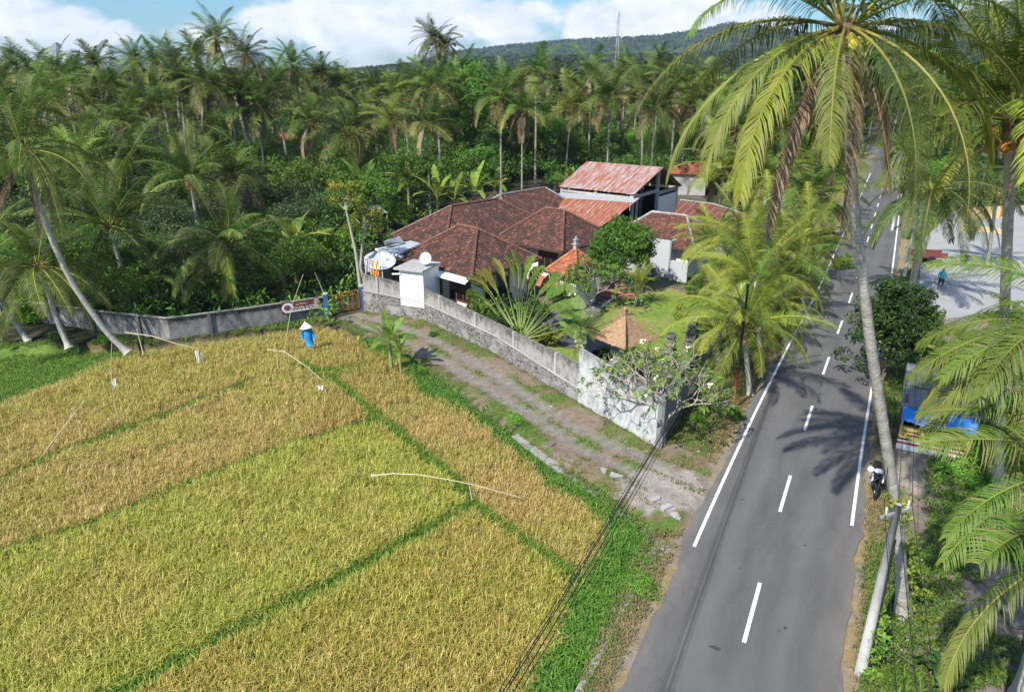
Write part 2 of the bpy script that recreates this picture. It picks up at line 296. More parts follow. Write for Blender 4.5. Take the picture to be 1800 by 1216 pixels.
M = dict(
    leaf=leafmat('leaf', .3, .5, .35, .25), frond=leafmat('palm leaflets', .28, .5, .3, .22), rice=leafmat('rice stalks', .3, .6, .12, .2), far=leafmat('distant leaves', .2, .6, .3, .2),
    palmtrunk=trunkmat('coconut trunk', (.40, .365, .32), (.56, .52, .46)), grovetrunk=trunkmat('grove palm trunk', (.22, .20, .17), (.36, .33, .285)), bark=plain('bark', (.16, .125, .095), .9, .4, 9, .03), palebark=plain('pale bark', (.36, .32, .26), .85, .3, 9, .02),
    ground=groundmat(), asphalt=asphalt(), tile=tilemat('old clay roof tiles', (.165, .072, .048), (.060, .038, .032), (.016, .012, .011), .6), tile_new=tilemat('bright clay roof tiles', (.42, .15, .075), (.32, .11, .055), (.14, .05, .03), .15),
    tile_mid=tilemat('reddish old roof tiles', (.21, .085, .055), (.085, .045, .035), (.022, .015, .013), .4),
    rust=rustmat('rusty corrugated iron', .84), rust2=rustmat('rusty iron with grey top', 1.02), rust3=rustmat('old red rusty iron', 1.2, (.42, .36, .34), (.22, .07, .045)), zinc=rustmat('zinc sheet', -.6, (.55, .56, .57)),
    stone=stonemat(), plaster=wallmat('weathered plaster wall', (.34, .315, .29), (.075, .068, .06), .7), plaster2=wallmat('pale cement render', (.50, .50, .495), (.16, .155, .15), .9), block=wallmat('concrete block wall', (.29, .28, .265), (.05, .047, .043), 1.1),  # block: base and stains deepened to paint in the wall's shade
    white=plain('white paint', (.80, .80, .78), .6, .08, 2, .002), whitewash=wallmat('whitewashed wall', (.66, .68, .70), (.30, .31, .32), .4), cream=plain('cream painted wall', (.66, .64, .55), .7, .12, 2, .003), marking=plain('road paint', (.72, .71, .68), .7, .18, 7, .002, dirt=((.2, .19, .18), .62, 6)),
    brownwood=plain('varnished brown wood', (.16, .055, .028), .5, .3, 8, .004), glass=plain('dark window glass', (.012, .014, .016), .08, .1, 2, 0, spec=.8), metal=plain('galvanised metal', (.45, .46, .47), .45, .2, 5, .003, .5), dark=plain('black plastic and interior dark', (.012, .012, .014), .4, .2, 8, 0), black=plain('black rubber', (.018, .018, .018), .8, .2, 12, .003),
    concrete=plain('grey concrete', (.36, .35, .335), .9, .28, 3, .01, dirt=((.13, .12, .11), .6, 2)), tar=plain('dark tar', (.045, .044, .043), .8, .3, 9, .002), oldcon=plain('mossy old concrete', (.27, .26, .235), .95, .4, 5, .02, dirt=((.07, .075, .04), .50, 3)), yard=plain('pale concrete yard', (.31, .31, .30), .9, .12, 1.7, .003, dirt=((.26, .25, .23), .56, .6)), mat_=plain('rice drying in the sun', (.56, .40, .19), .95, .12, 3, .01), orange=plain('rusty orange paint', (.42, .105, .03), .6, .3, 9, .004), blue=plain('dark blue paint', (.035, .085, .19), .6, .3, 6, .004),
    tarp=plain('blue tarpaulin', (.01, .23, .68), .35, .12, 4, .02), thatch=plain('thatch of palm fibre', (.36, .225, .13), .95, .5, 22, .05), bamboo=plain('bamboo', (.50, .42, .26), .6, .25, 8, .004), redcloth=plain('red awning cloth', (.42, .11, .10), .8, .1, 3, .005), skin=plain('skin', (.22, .12, .075), .6, .08, 9, 0), shirt=plain('turquoise shirt cloth', (.01, .40, .62), .8, .15, 9, .005), scare=plain('blue cloth', (.01, .22, .52), .7, .2, 7, .01), cloth=plain('cloth', (1, 1, 1), .8, .1, 8, .004, usecol=True), paint=plain('painted surface', (1, 1, 1), .55, .08, 5, .002, usecol=True), rock=plain('rough stone', (.15, .14, .13), .95, .45, 7, .04), litter=plain('rubble', (.33, .315, .30), .95, .3, 6, .02), brick=plain('red paving', (.34, .13, .09), .9, .25, 9, .01), cable=plain('black cable', (.014, .014, .015), .6, .1, 3, 0), hillm=None)
# ---------------------------------------------------------------- plan outlines (read off the photo, laid on the ground)
P_FIELD = poly([(575,572),(640,594),(715,626),(758,660),(823,707),(906,767),(974,817),(1106,911),(1136,940),(1080,1060),(1040,1140),(1005,1230)])
P_FIELD = np.vstack([P_FIELD, [(4.2, 10), (3, 2), (-60, 2), (-60, 44)], poly([(0,612),(190,600),(260,606),(400,586)])])
B1 = poly([(-160,1010),(0,962),(150,915),(400,815),(520,772),(655,732)]); B2 = poly([(575,655),(593,667),(650,713),(660,727),(693,747),(740,787),(800,833),(833,877),(860,897),(910,933),(968,973),(1012,1008)])
B3 = poly([(120,1262),(215,1206),(430,1092),(600,1008),(730,932),(833,880)]); B4 = poly([(530,632),(556,648),(600,643),(640,640)]); B5 = poly([(0,838),(80,800),(213,747),(290,722),(367,690),(443,663)])
B6 = poly([(665,722),(700,706),(750,694)])
EDGE_L = poly([(-300,810),(0,708),(100,668),(200,628),(262,612),(340,602),(450,588),(575,568)])
EDGE_R = poly([(580,572),(620,583),(660,613),(707,635),(750,690),(813,712),(867,755),(920,795),(973,845),(1040,882),(1080,918),(1070,968),(1045,1000),(1012,1041),(996,1103),(996,1127),(962,1158),(934,1216),(915,1260)])
P_DRIVE = poly([(575,562),(642,590),(719,622),(763,656),(829,703),(912,763),(979,813),(1111,906),(1142,938),(1215,930),(1250,830),(1230,770),(1158,788),(1015,708),(870,622),(745,562),(640,547)])
T1 = poly([(610,548),(690,570),(747,590),(827,633),(943,707),(1027,760),(1147,813),(1240,850)]); T2 = poly([(600,556),(680,585),(747,617),(860,683),(927,727),(977,760),(1027,793),(1110,827),(1220,880)])
P_LAWN = poly([(1040,575),(1062,556),(1055,535),(1090,522),(1180,505),(1260,540),(1250,640),(1180,650),(1120,615),(1070,597)]); P_LAWN2 = poly([(900,600),(975,600),(1010,612),(1060,622),(1040,690),(990,680),(860,605)])
P_COURT = poly([(1080,522),(1050,514),(1000,535),(930,535),(925,575),(985,604),(1050,622),(1092,612),(1078,596),(1030,580),(1040,556),(1058,540)])
P_YARD = poly([(1606,520),(1618,468),(1612,430),(1680,368),(1900,355),(2050,480),(1800,545),(1660,560)])
P_GREEN = np.vstack([poly([(0,706),(100,667),(200,628),(262,611),(215,606),(100,604),(0,600)]), [(-60, 46), (-60, 25)]])
P_COMP = poly([(640,547),(745,560),(870,620),(1015,706),(1158,788),(1222,690),(1300,560),(1400,420),(1330,370),(1200,330),(980,320),(860,345),(690,420)])
CURB = poly([(1158,950),(1132,998),(1123,1019),(1095,1066),(1070,1118),(1052,1152),(1021,1211),(990,1270)])
# road centre line in plan
RC = poly([(1307,1131),(1336,1022),(1370,900),(1391,838),(1414,756),(1431,713),(1446,660),(1458,630),(1470,592),(1480,568),(1495,527),(1526,430),(1540,372),(1551,342),(1560,300),(1563,272)])
d0 = nrm(RC[1]-RC[0]); RC = np.vstack([RC[0]-d0*45, RC[0]-d0*20, RC[::2], RC[-1:], RC[-1]+np.array([8, 60]), RC[-1]+np.array([-5, 160]), RC[-1]+np.array([-60, 320])])
def smooth_line(P, step):
    P = np.array(P); s = np.concatenate([[0], np.cumsum(np.hypot(*np.diff(P, axis=0).T))]); q = np.arange(0, s[-1], 1.)
    X = np.interp(q, s, P[:, 0]); Y = np.interp(q, s, P[:, 1]); k = np.hanning(15); k /= k.sum()
    X = np.convolve(np.pad(X, 7, 'reflect', reflect_type='odd'), k, 'valid'); Y = np.convolve(np.pad(Y, 7, 'reflect', reflect_type='odd'), k, 'valid')
    r = np.arange(0, q[-1], step); return np.stack([np.interp(r, q, X), np.interp(r, q, Y)], -1)
ROAD = smooth_line(RC, .5); RT = nrm(np.gradient(ROAD, axis=0)); RN = np.stack([RT[:, 1], -RT[:, 0]], -1)   # RN points right
def road_s(pt): i = int(np.argmin(np.hypot(*(ROAD-np.array(pt)).T))); return i, float((np.array(pt)-ROAD[i])@RN[i])
HW_L = 2.82; HW_R = 2.86
# ---------------------------------------------------------------- ground sheet
def ground():
    xs = np.concatenate([-np.geomspace(6000, 62, 26), np.arange(-60, 62, .38), np.geomspace(62, 6000, 26)])
    ys = np.concatenate([[-400, -100, -30, -8], np.arange(0, 92, .38), np.geomspace(92, 9000, 40)])
    X, Y = np.meshgrid(xs, ys); n = X.shape
    near = (abs(X) < 61) & (Y > -1) & (Y < 91)
    dr = pdist(ROAD[::6], X, Y)
    fld = inpoly(P_FIELD, X, Y) & (Y < 60)
    Z = np.where(fld, -.62, -.03)+(fbm(X, Y, 1.2)-.5)*.10*(dr > 3.6)*(Y < 120)
    Z = np.where(dr < 3.3, -.06, Z)
    Z = np.where(inpoly(P_COURT, X, Y) | inpoly(P_YARD, X, Y), -.06, Z)
    Z = np.where(near, Z, np.where(Y > 88, -.05, Z))
    col = np.zeros(n+(3,)); nz = fbm(X, Y, 2.6, 3); nf = fbm(X, Y, .9, 8)
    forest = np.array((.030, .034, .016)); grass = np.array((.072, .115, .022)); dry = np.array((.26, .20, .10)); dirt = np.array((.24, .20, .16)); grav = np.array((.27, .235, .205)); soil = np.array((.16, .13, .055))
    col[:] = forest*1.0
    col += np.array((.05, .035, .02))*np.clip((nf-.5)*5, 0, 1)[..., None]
    def put(mask, c): col[mask] = (c[mask] if np.ndim(c) == 3 else c)
    mixc = lambda f, a, b: a+(b-a)*np.clip(f, 0, 1)[..., None]
    put(fld, mixc((nz-.4)*4, soil, soil*1.5)); put(inpoly(P_GREEN, X, Y), grass*1.6)
    side = dr < 11
    sgn = np.zeros(n)
    i = np.argmin((X[..., None]-ROAD[::24, 0])**2+(Y[..., None]-ROAD[::24, 1])**2, -1); sgn = ((X-ROAD[::24][i][..., 0])*RN[::24][i][..., 0]+(Y-ROAD[::24][i][..., 1])*RN[::24][i][..., 1])
    verge = mixc((nf-.30)*5, dry*.85, grass*1.2)
    put(side & ~fld, verge)
    put((dr < 3.6+(nf-.5)*1.4) & ~fld, mixc((nf-.35)*4, dirt, dry))
    rs = (sgn > 4.3) & (sgn < 24) & (Y < 48); put(rs, mixc((nz-.42)*7, grass*1.05, dirt*.75))
    put(rs & (nz > .66), dirt*.9)
    bay = np.hypot(X-at(1545, 770)[0], (Y-at(1545, 770)[1])*.45) < 2.3; put(bay & (dr > 3), dirt*1.25)
    put(inpoly(P_COMP, X, Y), mixc((nz-.3)*3, grass*.5, dirt*.6))
    drv = inpoly(P_DRIVE, X, Y); g_ = (fbm(X, Y, 1.3, 21)-.45)*9; put(drv, mixc(g_, np.array((.20, .155, .11)), grass*1.35)); put(drv & (fbm(X, Y, .7, 33) > .62), dry*.65)
    tr = np.minimum(pdist(T1, X, Y), pdist(T2, X, Y)); tm = drv & (tr < .36+(nf-.5)*.25); put(tm, grav*.78)
    Z = np.where(drv & (tr > .55), Z+.07, Z)
    put(np.hypot(X-at(1165,860)[0], Y-at(1165,860)[1]) < 1.3+nf, grav*1.1)
    put(inpoly(P_LAWN, X, Y) | inpoly(P_LAWN2, X, Y), mixc((nz-.5)*4, np.array((.15, .225, .035)), np.array((.25, .24, .08))))
    far = Y > 170; put(far, np.array((.035, .05, .018)))
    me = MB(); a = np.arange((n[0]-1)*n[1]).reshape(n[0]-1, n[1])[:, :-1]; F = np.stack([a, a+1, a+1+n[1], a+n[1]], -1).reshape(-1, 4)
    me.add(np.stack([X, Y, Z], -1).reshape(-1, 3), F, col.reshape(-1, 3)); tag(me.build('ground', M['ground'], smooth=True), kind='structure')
ground()
def ribbon(name, i0, i1, o0, o1, z, mat, step=1, jit=0, mb=None, gap=None):
    mb_ = mb or MB(); idx = np.arange(i0, i1+1, step); j = (rng.random(len(idx))-.5)*jit; j2 = (rng.random(len(idx))-.5)*jit
    if jit: j = j+(vn(idx*.5, idx*0., 2.3, 4)-.5)*jit*2.2; j2 = j2+(vn(idx*.5, idx*0., 2.1, 9)-.5)*jit*2.2
    A = ROAD[idx]+RN[idx]*(o0+j)[:, None]; B = ROAD[idx]+RN[idx]*(o1+j2)[:, None]; n = len(idx); cols = 9 if jit else 2
    t = np.linspace(0, 1, cols); V = A[:, None]+(B-A)[:, None]*t[None, :, None]; Z = np.full(V.shape[:2], z)
    crown = (1-(2*t-1)**2)*.05 if jit else 0*t
    V3 = np.dstack([V, Z+crown[None]]); k = np.arange(n-1)[:, None]*cols+np.arange(cols-1); F = np.stack([k, k+1, k+cols+1, k+cols], -1).reshape(-1, 4)
    uv = np.stack([np.broadcast_to(o0+(o1-o0)*t, (n, cols)), np.broadcast_to((idx*.5)[:, None], (n, cols))], -1).reshape(-1, 2)
    if gap is not None: F = F[gap(idx)[:-1]]
    mb_.add(V3.reshape(-1, 3), F, (1, 1, 1), 0, uv)
    if mb is None: return tag(mb_.build(name, mat, smooth=True), kind='structure')
def crown_z(o): t = (o+HW_L)/(HW_L+HW_R); return .0+(1-(2*t-1)**2)*.05
ribbon('road', 0, len(ROAD)-2, -HW_L, HW_R, 0., M['asphalt'], jit=.16)
mk = MB()
iS, _ = road_s(at(1307, 1131)); per = 7.65
s0 = iS*.5
_i, oL = road_s(at(1222, 955)); _j, oR = road_s(at(1497, 918))
for k in range(-6, 34):
    a = s0+k*per; b = a+3.05; ss = np.arange(a, b+.01, .5)
    if a < 0 or b > len(ROAD)*.5-2: continue
    P = np.stack([np.interp(ss/.5, np.arange(len(ROAD)), ROAD[:, q]) for q in (0, 1)], -1); Nn = np.stack([np.interp(ss/.5, np.arange(len(ROAD)), RN[:, q]) for q in (0, 1)], -1)
    for q in range(len(P)-1):
        w0 = .062; mk.quad([(*(P[q]-Nn[q]*w0), crown_z(0)+.006), (*(P[q]+Nn[q]*w0), crown_z(0)+.006), (*(P[q+1]+Nn[q+1]*w0), crown_z(0)+.006), (*(P[q+1]-Nn[q+1]*w0), crown_z(0)+.006)])
ribbon('', _i, 330, -2.45-.06, -2.45+.06, crown_z(-2.45)+.006, None, mb=mk)
ribbon('', _j, 330, 2.55-.06, 2.55+.06, crown_z(2.55)+.006, None, mb=mk)
tag(mk.build('road_marking', M['marking']), kind='structure')
ts = MB()
for px, py, a, b in [(1444,678,.10,.5),(1441,693,.12,.35),(1438,706,.08,.3),(1434,720,.14,.4),(1475,744,.3,.16),(1304,879,.12,.09),(1336,1030,.16,.12),(1256,1140,.35,.14),(1466,770,.1,.1),(1412,610,.2,.12),(1300,1000,.09,.07),(1415,960,.1,.07),(1380,1105,.08,.1),(1350,930,.14,.05)]:
    x, y = at(px, py); i_, o_ = road_s((x, y)); n_ = 11; t_ = RT[i_]; q_ = RN[i_]; V_ = []
    for k in range(n_): th = 2*math.pi*k/n_; rr = .6+.6*rng.random(); V_.append((x+(q_[0]*math.cos(th)*a+t_[0]*math.sin(th)*b)*rr*.6, y+(q_[1]*math.cos(th)*a+t_[1]*math.sin(th)*b)*rr*.6, crown_z(o_)+.005))
    ts.add(V_, [list(range(n_))[::-1] if False else list(range(n_))])
tag(ts.build('tar_stain', M['tar']), kind='structure')
def slab(name, P, z0, z1, mat, kind='structure'):
    m_ = MB(); m_.prism([tuple(p) for p in P], z0, z1); return tag(m_.build(name, mat), kind=kind)
slab('courtyard_paving', P_COURT, -.2, .01, M['asphalt']); slab('concrete_yard', P_YARD, -.2, .012, M['yard'])
for k, q in enumerate([[(1692,366),(1768,362),(1775,384),(1684,387)], [(1690,394),(1758,402),(1760,412),(1684,404)]]):
    slab('rice_drying_mat', poly(q), .016, .04, M['mat_'], None)
for o, l in zip([o for o in bpy.data.objects if o.name.startswith('rice_drying_mat')], ['beige square of rice grain drying at the far end of the pale yard', 'narrow beige strip of rice grain drying nearer on the pale yard']): tag(o, l, 'drying mat')
# kerb line beside the courtyard paving
kb = MB()
kp = poly([(1078,526),(1058,541),(1040,557)]); kq = poly([(1030,580),(1078,597),(1093,612)])
for P in (kp, kq):
    for a, b in zip(P[:-1], P[1:]): kb.beam((*a, .04), (*b, .04), .14, .16)
tag(kb.build('courtyard_kerb', M['concrete']), kind='structure')
# ---------------------------------------------------------------- blades (rice, grass)
def blades(P, z0, n, h, spread, wid, lean, cols, droop=.5, zt=None, colv=.25, seed=1):
    """n bent blades per root point; cols: list of (colour, share)"""
    r = np.random.default_rng(seed); N = len(P)*n
    if N == 0: return None
    bx = np.repeat(P, n, 0)+(r.random((N, 2))-.5)*2*spread; hh = (np.repeat(h, n) if np.ndim(h) else h)*(.7+.5*r.random(N))
    th = r.random(N)*2*math.pi; ln = lean*(.3+r.random(N)); dx, dy = np.cos(th), np.sin(th); px, py = -dy, dx
    z0 = np.repeat(z0, n) if np.ndim(z0) else z0
    b = np.stack([bx[:, 0], bx[:, 1], np.zeros(N)+z0], -1)
    m = b+np.stack([dx*ln*hh*.35, dy*ln*hh*.35, hh*.72], -1); t = m+np.stack([dx*ln*hh*.75, dy*ln*hh*.75, hh*(.34-droop*ln)], -1)
    wv = np.stack([px, py, np.zeros(N)], -1)*(wid*(.7+.6*r.random(N)))[:, None]
    V = np.stack([b-wv*.6, b+wv*.6, m-wv, m+wv, t], 1)
    i = np.arange(N)*5; mb = MB()
    cs = np.array([c for c, _ in cols]); pr = np.array([p for _, p in cols]); pick = r.choice(len(cs), N, p=pr/pr.sum()) if np.ndim(pr) == 1 else None
    c = cs[pick]*(1-colv+2*colv*r.random(N))[:, None]
    base = c*.72+np.array((.02, .03, .008))*.5       # blade colour darker and slightly greener at the foot
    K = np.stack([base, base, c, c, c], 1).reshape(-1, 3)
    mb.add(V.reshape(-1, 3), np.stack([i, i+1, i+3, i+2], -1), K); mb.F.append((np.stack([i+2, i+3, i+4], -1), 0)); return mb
def scatter(xmin, xmax, ymin, ymax, sp, seed, density=None):
    r = np.random.default_rng(seed); X, Y = np.meshgrid(np.arange(xmin, xmax, sp), np.arange(ymin, ymax, sp)); X = X+(r.random(X.shape)-.5)*sp*.9; Y = Y+(r.random(Y.shape)-.5)*sp*.9
    return X.ravel(), Y.ravel()
GOLD = [((0.656, 0.482, 0.167), 4), ((0.539, 0.394, 0.144), 2.4), ((0.492, 0.422, 0.100), 2.4), ((0.293, 0.310, 0.062), 1.6), ((0.774, 0.632, 0.302), 1.5)]
OLIVE = [((0.577, 0.447, 0.122), 3.2), ((0.479, 0.410, 0.087), 3.2), ((0.348, 0.350, 0.058), 2.4), ((0.674, 0.538, 0.209), 2.2), ((0.219, 0.236, 0.041), 1.0)]
NEAR_ = [((0.623, 0.494, 0.131), 3.3), ((0.506, 0.451, 0.087), 2.8), ((0.342, 0.352, 0.058), 2.2), ((0.751, 0.642, 0.228), 2.2), ((0.210, 0.241, 0.040), 1.1)]
def rice():
    EL = np.vstack([EDGE_L, EDGE_R, [(-.5, 8), (-50, 8)], [(-50, 20)]])
    rows = []
    X, Y = scatter(-50, 9, 9, 56, .165, 11)
    vis = (np.abs(X) < .78*Y+4) & (Y > 11); X, Y = X[vis], Y[vis]
    k = inpoly(EL, X, Y); X, Y = X[k], Y[k]
    thin = rng.random(len(X)) < np.clip(1.28-Y/62., .45, 1); X, Y = X[thin], Y[thin]
    wob = (fbm(X, Y, 1.1, 5)-.5)*.28
    keep = (pdist(B1, X, Y) > .22+wob) & (pdist(B2, X, Y) > .27+wob) & (pdist(B3, X, Y) > .28+wob) & (pdist(B4, X, Y) > .30+wob) & (pdist(B5, X, Y) > .26+wob) & (pdist(B6, X, Y) > .12+wob)
    keep &= (pdist(EDGE_R, X, Y) > .1+wob)
    X, Y = X[keep], Y[keep]
    # which paddy: test against boundary polygons
    bl = np.array([(-60., 2.)])
    PN = np.vstack([B3[:1]+[[-40, -14]], B3, B2[7:], poly([(1012,1041),(934,1216)]), [(0, 2), (-40, 2)]])
    PM = np.vstack([B1[:1]+[[-30, -6]], B1, B2[3:8], B3[::-1], [(-60, 6)]])
    PS = np.vstack([B6[::-1], B2[3:], poly([(1120,960),(1000,800),(760,690)])])
    inN = inpoly(PN, X, Y); inS = inpoly(PS, X, Y) & ~inN; inM = inpoly(PM, X, Y) & ~inN & ~inS; top = ~(inN | inM | inS)
    small = top & (X > np.interp(Y, [at(593,667)[1], at(575,640)[1]], [at(593,667)[0], at(560,640)[0]])) & (Y < at(600,600)[1])
    for nm, k, cols, n, s in (('paddy_rice', inN, NEAR_, 15, 1), ('paddy_rice', inM, OLIVE, 14, 2), ('paddy_rice', inS, GOLD, 13, 3), ('paddy_rice', top & ~small, GOLD, 10, 4), ('paddy_rice', small, GOLD, 10, 5)):
        P = np.stack([X[k], Y[k]], -1); pat = fbm(P[:, 0], P[:, 1], 3.2, 40+s)
        h = .70*(.76+.46*fbm(P[:, 0], P[:, 1], 1.1, 30)); A = pat > .5+.1*(rng.random(len(P))-.5)*2
        z = -.62
        mb = MB(); ca = cols; cb = [(tuple(np.array(c)*(.93, 1.02, .85)), w_*(1 if i < 1 else 1.25)) for i, (c, w_) in enumerate(cols)]
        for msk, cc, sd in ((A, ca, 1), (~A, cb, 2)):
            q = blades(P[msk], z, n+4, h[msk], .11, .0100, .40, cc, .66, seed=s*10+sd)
            if q: mb.merge(q)
        lab = ['nearest paddy of ripe rice', 'olive green paddy in the middle of the field', 'golden rice strip beside the driveway edge', 'large golden paddy below the block wall', 'small golden paddy near the banana plant'][s-1]
        o = mb.build(nm, M['rice']); tag(o, lab, 'rice', kind='stuff')
rice()
def grassy(name, label, X, Y, z, n, h, w_, cols, lean=.6, spread=.12, seed=5, drp=.5, mat='rice'):
    P = np.stack([X, Y], -1); mb = blades(P, z, n, h, spread, w_, lean, cols, drp, seed=seed)
    if mb: tag(mb.build(name, M[mat]), label, 'grass', kind='stuff')
GRN = [((.15, .30, .035), 3), ((.21, .35, .045), 2), ((.09, .18, .03), 2), ((.26, .33, .06), 1)]
LUSH = [((0.102, 0.227, 0.028), 3), ((0.162, 0.277, 0.043), 2.4), ((0.068, 0.168, 0.024), 1.6), ((0.255, 0.319, 0.076), .8)]
VERG = [((.11, .17, .035), 3), ((.17, .22, .05), 2), ((.32, .26, .12), 1.3), ((.38, .31, .17), .6)]
DRYG = [((.36, .27, .13), 3), ((.26, .22, .09), 2), ((.15, .19, .05), 1.4)]
def near_bunds():
    X, Y = scatter(-40, 9, 11, 56, .16, 21); wob = (fbm(X, Y, .9, 5)-.5)*.3
    m = (pdist(B1, X, Y) < .17+wob*.5) | (pdist(B2, X, Y) < .36+wob) | (pdist(B3, X, Y) < .46+wob) | (pdist(B4, X, Y) < .4+wob) | (pdist(B5, X, Y) < .22+wob)
    m &= inpoly(P_FIELD, X, Y)
    m |= (pdist(poly([(560,648),(600,646)]), X, Y) < .7) | (pdist(poly([(650,722),(665,726)]), X, Y) < .5)
    grassy('bund_grass', 'green grass growing on the low bunds between the rice paddies', X[m], Y[m], -.62, 11, .56, .012, GRN, .5, .1, 6)
    X, Y = scatter(-14, 9, 11, 50, .17, 22); m = inpoly(P_FIELD, X, Y)
    Er = np.vstack([EDGE_R, [(-.5, 8), (9, 8)], CURB[::-1], poly([(1138,933),(1107,909),(975,815),(908,764),(825,704),(760,657),(715,622),(640,592)])])
    m = inpoly(Er, X, Y)
    hh = .55+.35*fbm(X[m], Y[m], 1.5, 9)+.12*(Y[m] < 26)
    grassy('tall_grass', 'tall bright green grass in the ditch between rice field and road', X[m], Y[m], -.62, 13, hh, .016, LUSH, .95, .14, 7, .6)
    X, Y = scatter(-48, -10, 28, 52, .24, 23); m = inpoly(P_GREEN, X, Y) | (inpoly(poly([(180,602),(262,612),(340,603),(450,589),(575,570),(574,556),(440,578),(300,600),(200,590)]), X, Y) & (fbm(X, Y, 1.2, 6) > .36))
    grassy('pasture_grass', 'short green grass left of the golden rice below the block wall', X[m], Y[m], np.where(inpoly(P_FIELD, X[m], Y[m]), -.62, -.05), 7, .24, .016, [((.14, .27, .04), 3), ((.20, .31, .05), 2), ((.10, .20, .03), 2)], 1.1, .16, 8)
    X, Y = scatter(2, 22, 12, 58, .155, 24); dr = pdist(ROAD[::4], X, Y); f = fbm(X, Y, .9, 8)
    left = (X < np.interp(Y, ROAD[:, 1], ROAD[:, 0]))
    m = left & (dr > 3.15+f*.8) & (dr < 9) & ~inpoly(P_FIELD, X, Y) & ~inpoly(P_DRIVE, X, Y) & ~inpoly(P_COMP, X, Y) & (pdist(CURB, X, Y) > .16) & (f > .27)
    grassy('verge_grass', 'mixed green and dry grass on the left verge of the road', X[m], Y[m], -.03, 10, .25, .012, VERG, .8, .12, 9)
    e = ~inpoly(P_FIELD, X, Y) & ~inpoly(P_DRIVE, X, Y) & ~inpoly(P_COMP, X, Y) & (dr > 2.92+f*.25) & (dr < 3.9) & (f > .3) & (np.hypot(X-at(1215,860)[0], Y-at(1215,860)[1]) > 2.6)
    grassy('dry_verge_grass', 'dry straw coloured grass along the left edge of the asphalt', X[e], Y[e], -.03, 9, .16, .012, DRYG, 1., .12, 19)
    X, Y = scatter(8, 40, 10, 60, .2, 25); dr = pdist(ROAD[::4], X, Y); f = fbm(X, Y, .9, 8); g2 = fbm(X, Y, 2.6, 3)
    right = (X > np.interp(Y, ROAD[:, 1], ROAD[:, 0])) & (dr > 2.95+f*.5+1.9*(np.abs(Y-26) < 4.5)) & (X < .9*Y+4) & ~inpoly(P_YARD, X, Y)
    m = right & ((g2 < .60) | (dr < 6)) & (rng.random(len(X)) < .8) & (dr < 20)
    grassy('ground_cover', 'green weeds and grass under the palms on the right of the road', X[m], Y[m], 0, 9, .2+.12*f[m], .02, [((.10, .20, .025), 3), ((.16, .27, .035), 2), ((.07, .13, .025), 2), ((.25, .24, .08), .5)], 1.0, .14, 10)
    X, Y = scatter(-16, 12, 24, 58, .17, 26); f = fbm(X, Y, 1.3, 21); m = inpoly(P_DRIVE, X, Y) & (f > .46) & (np.minimum(pdist(T1, X, Y), pdist(T2, X, Y)) > .5)
    grassy('driveway_grass', 'patchy low grass between the wheel tracks of the driveway', X[m], Y[m], 0, 7, .10, .013, VERG, 1.0, .12, 11)
near_bunds()

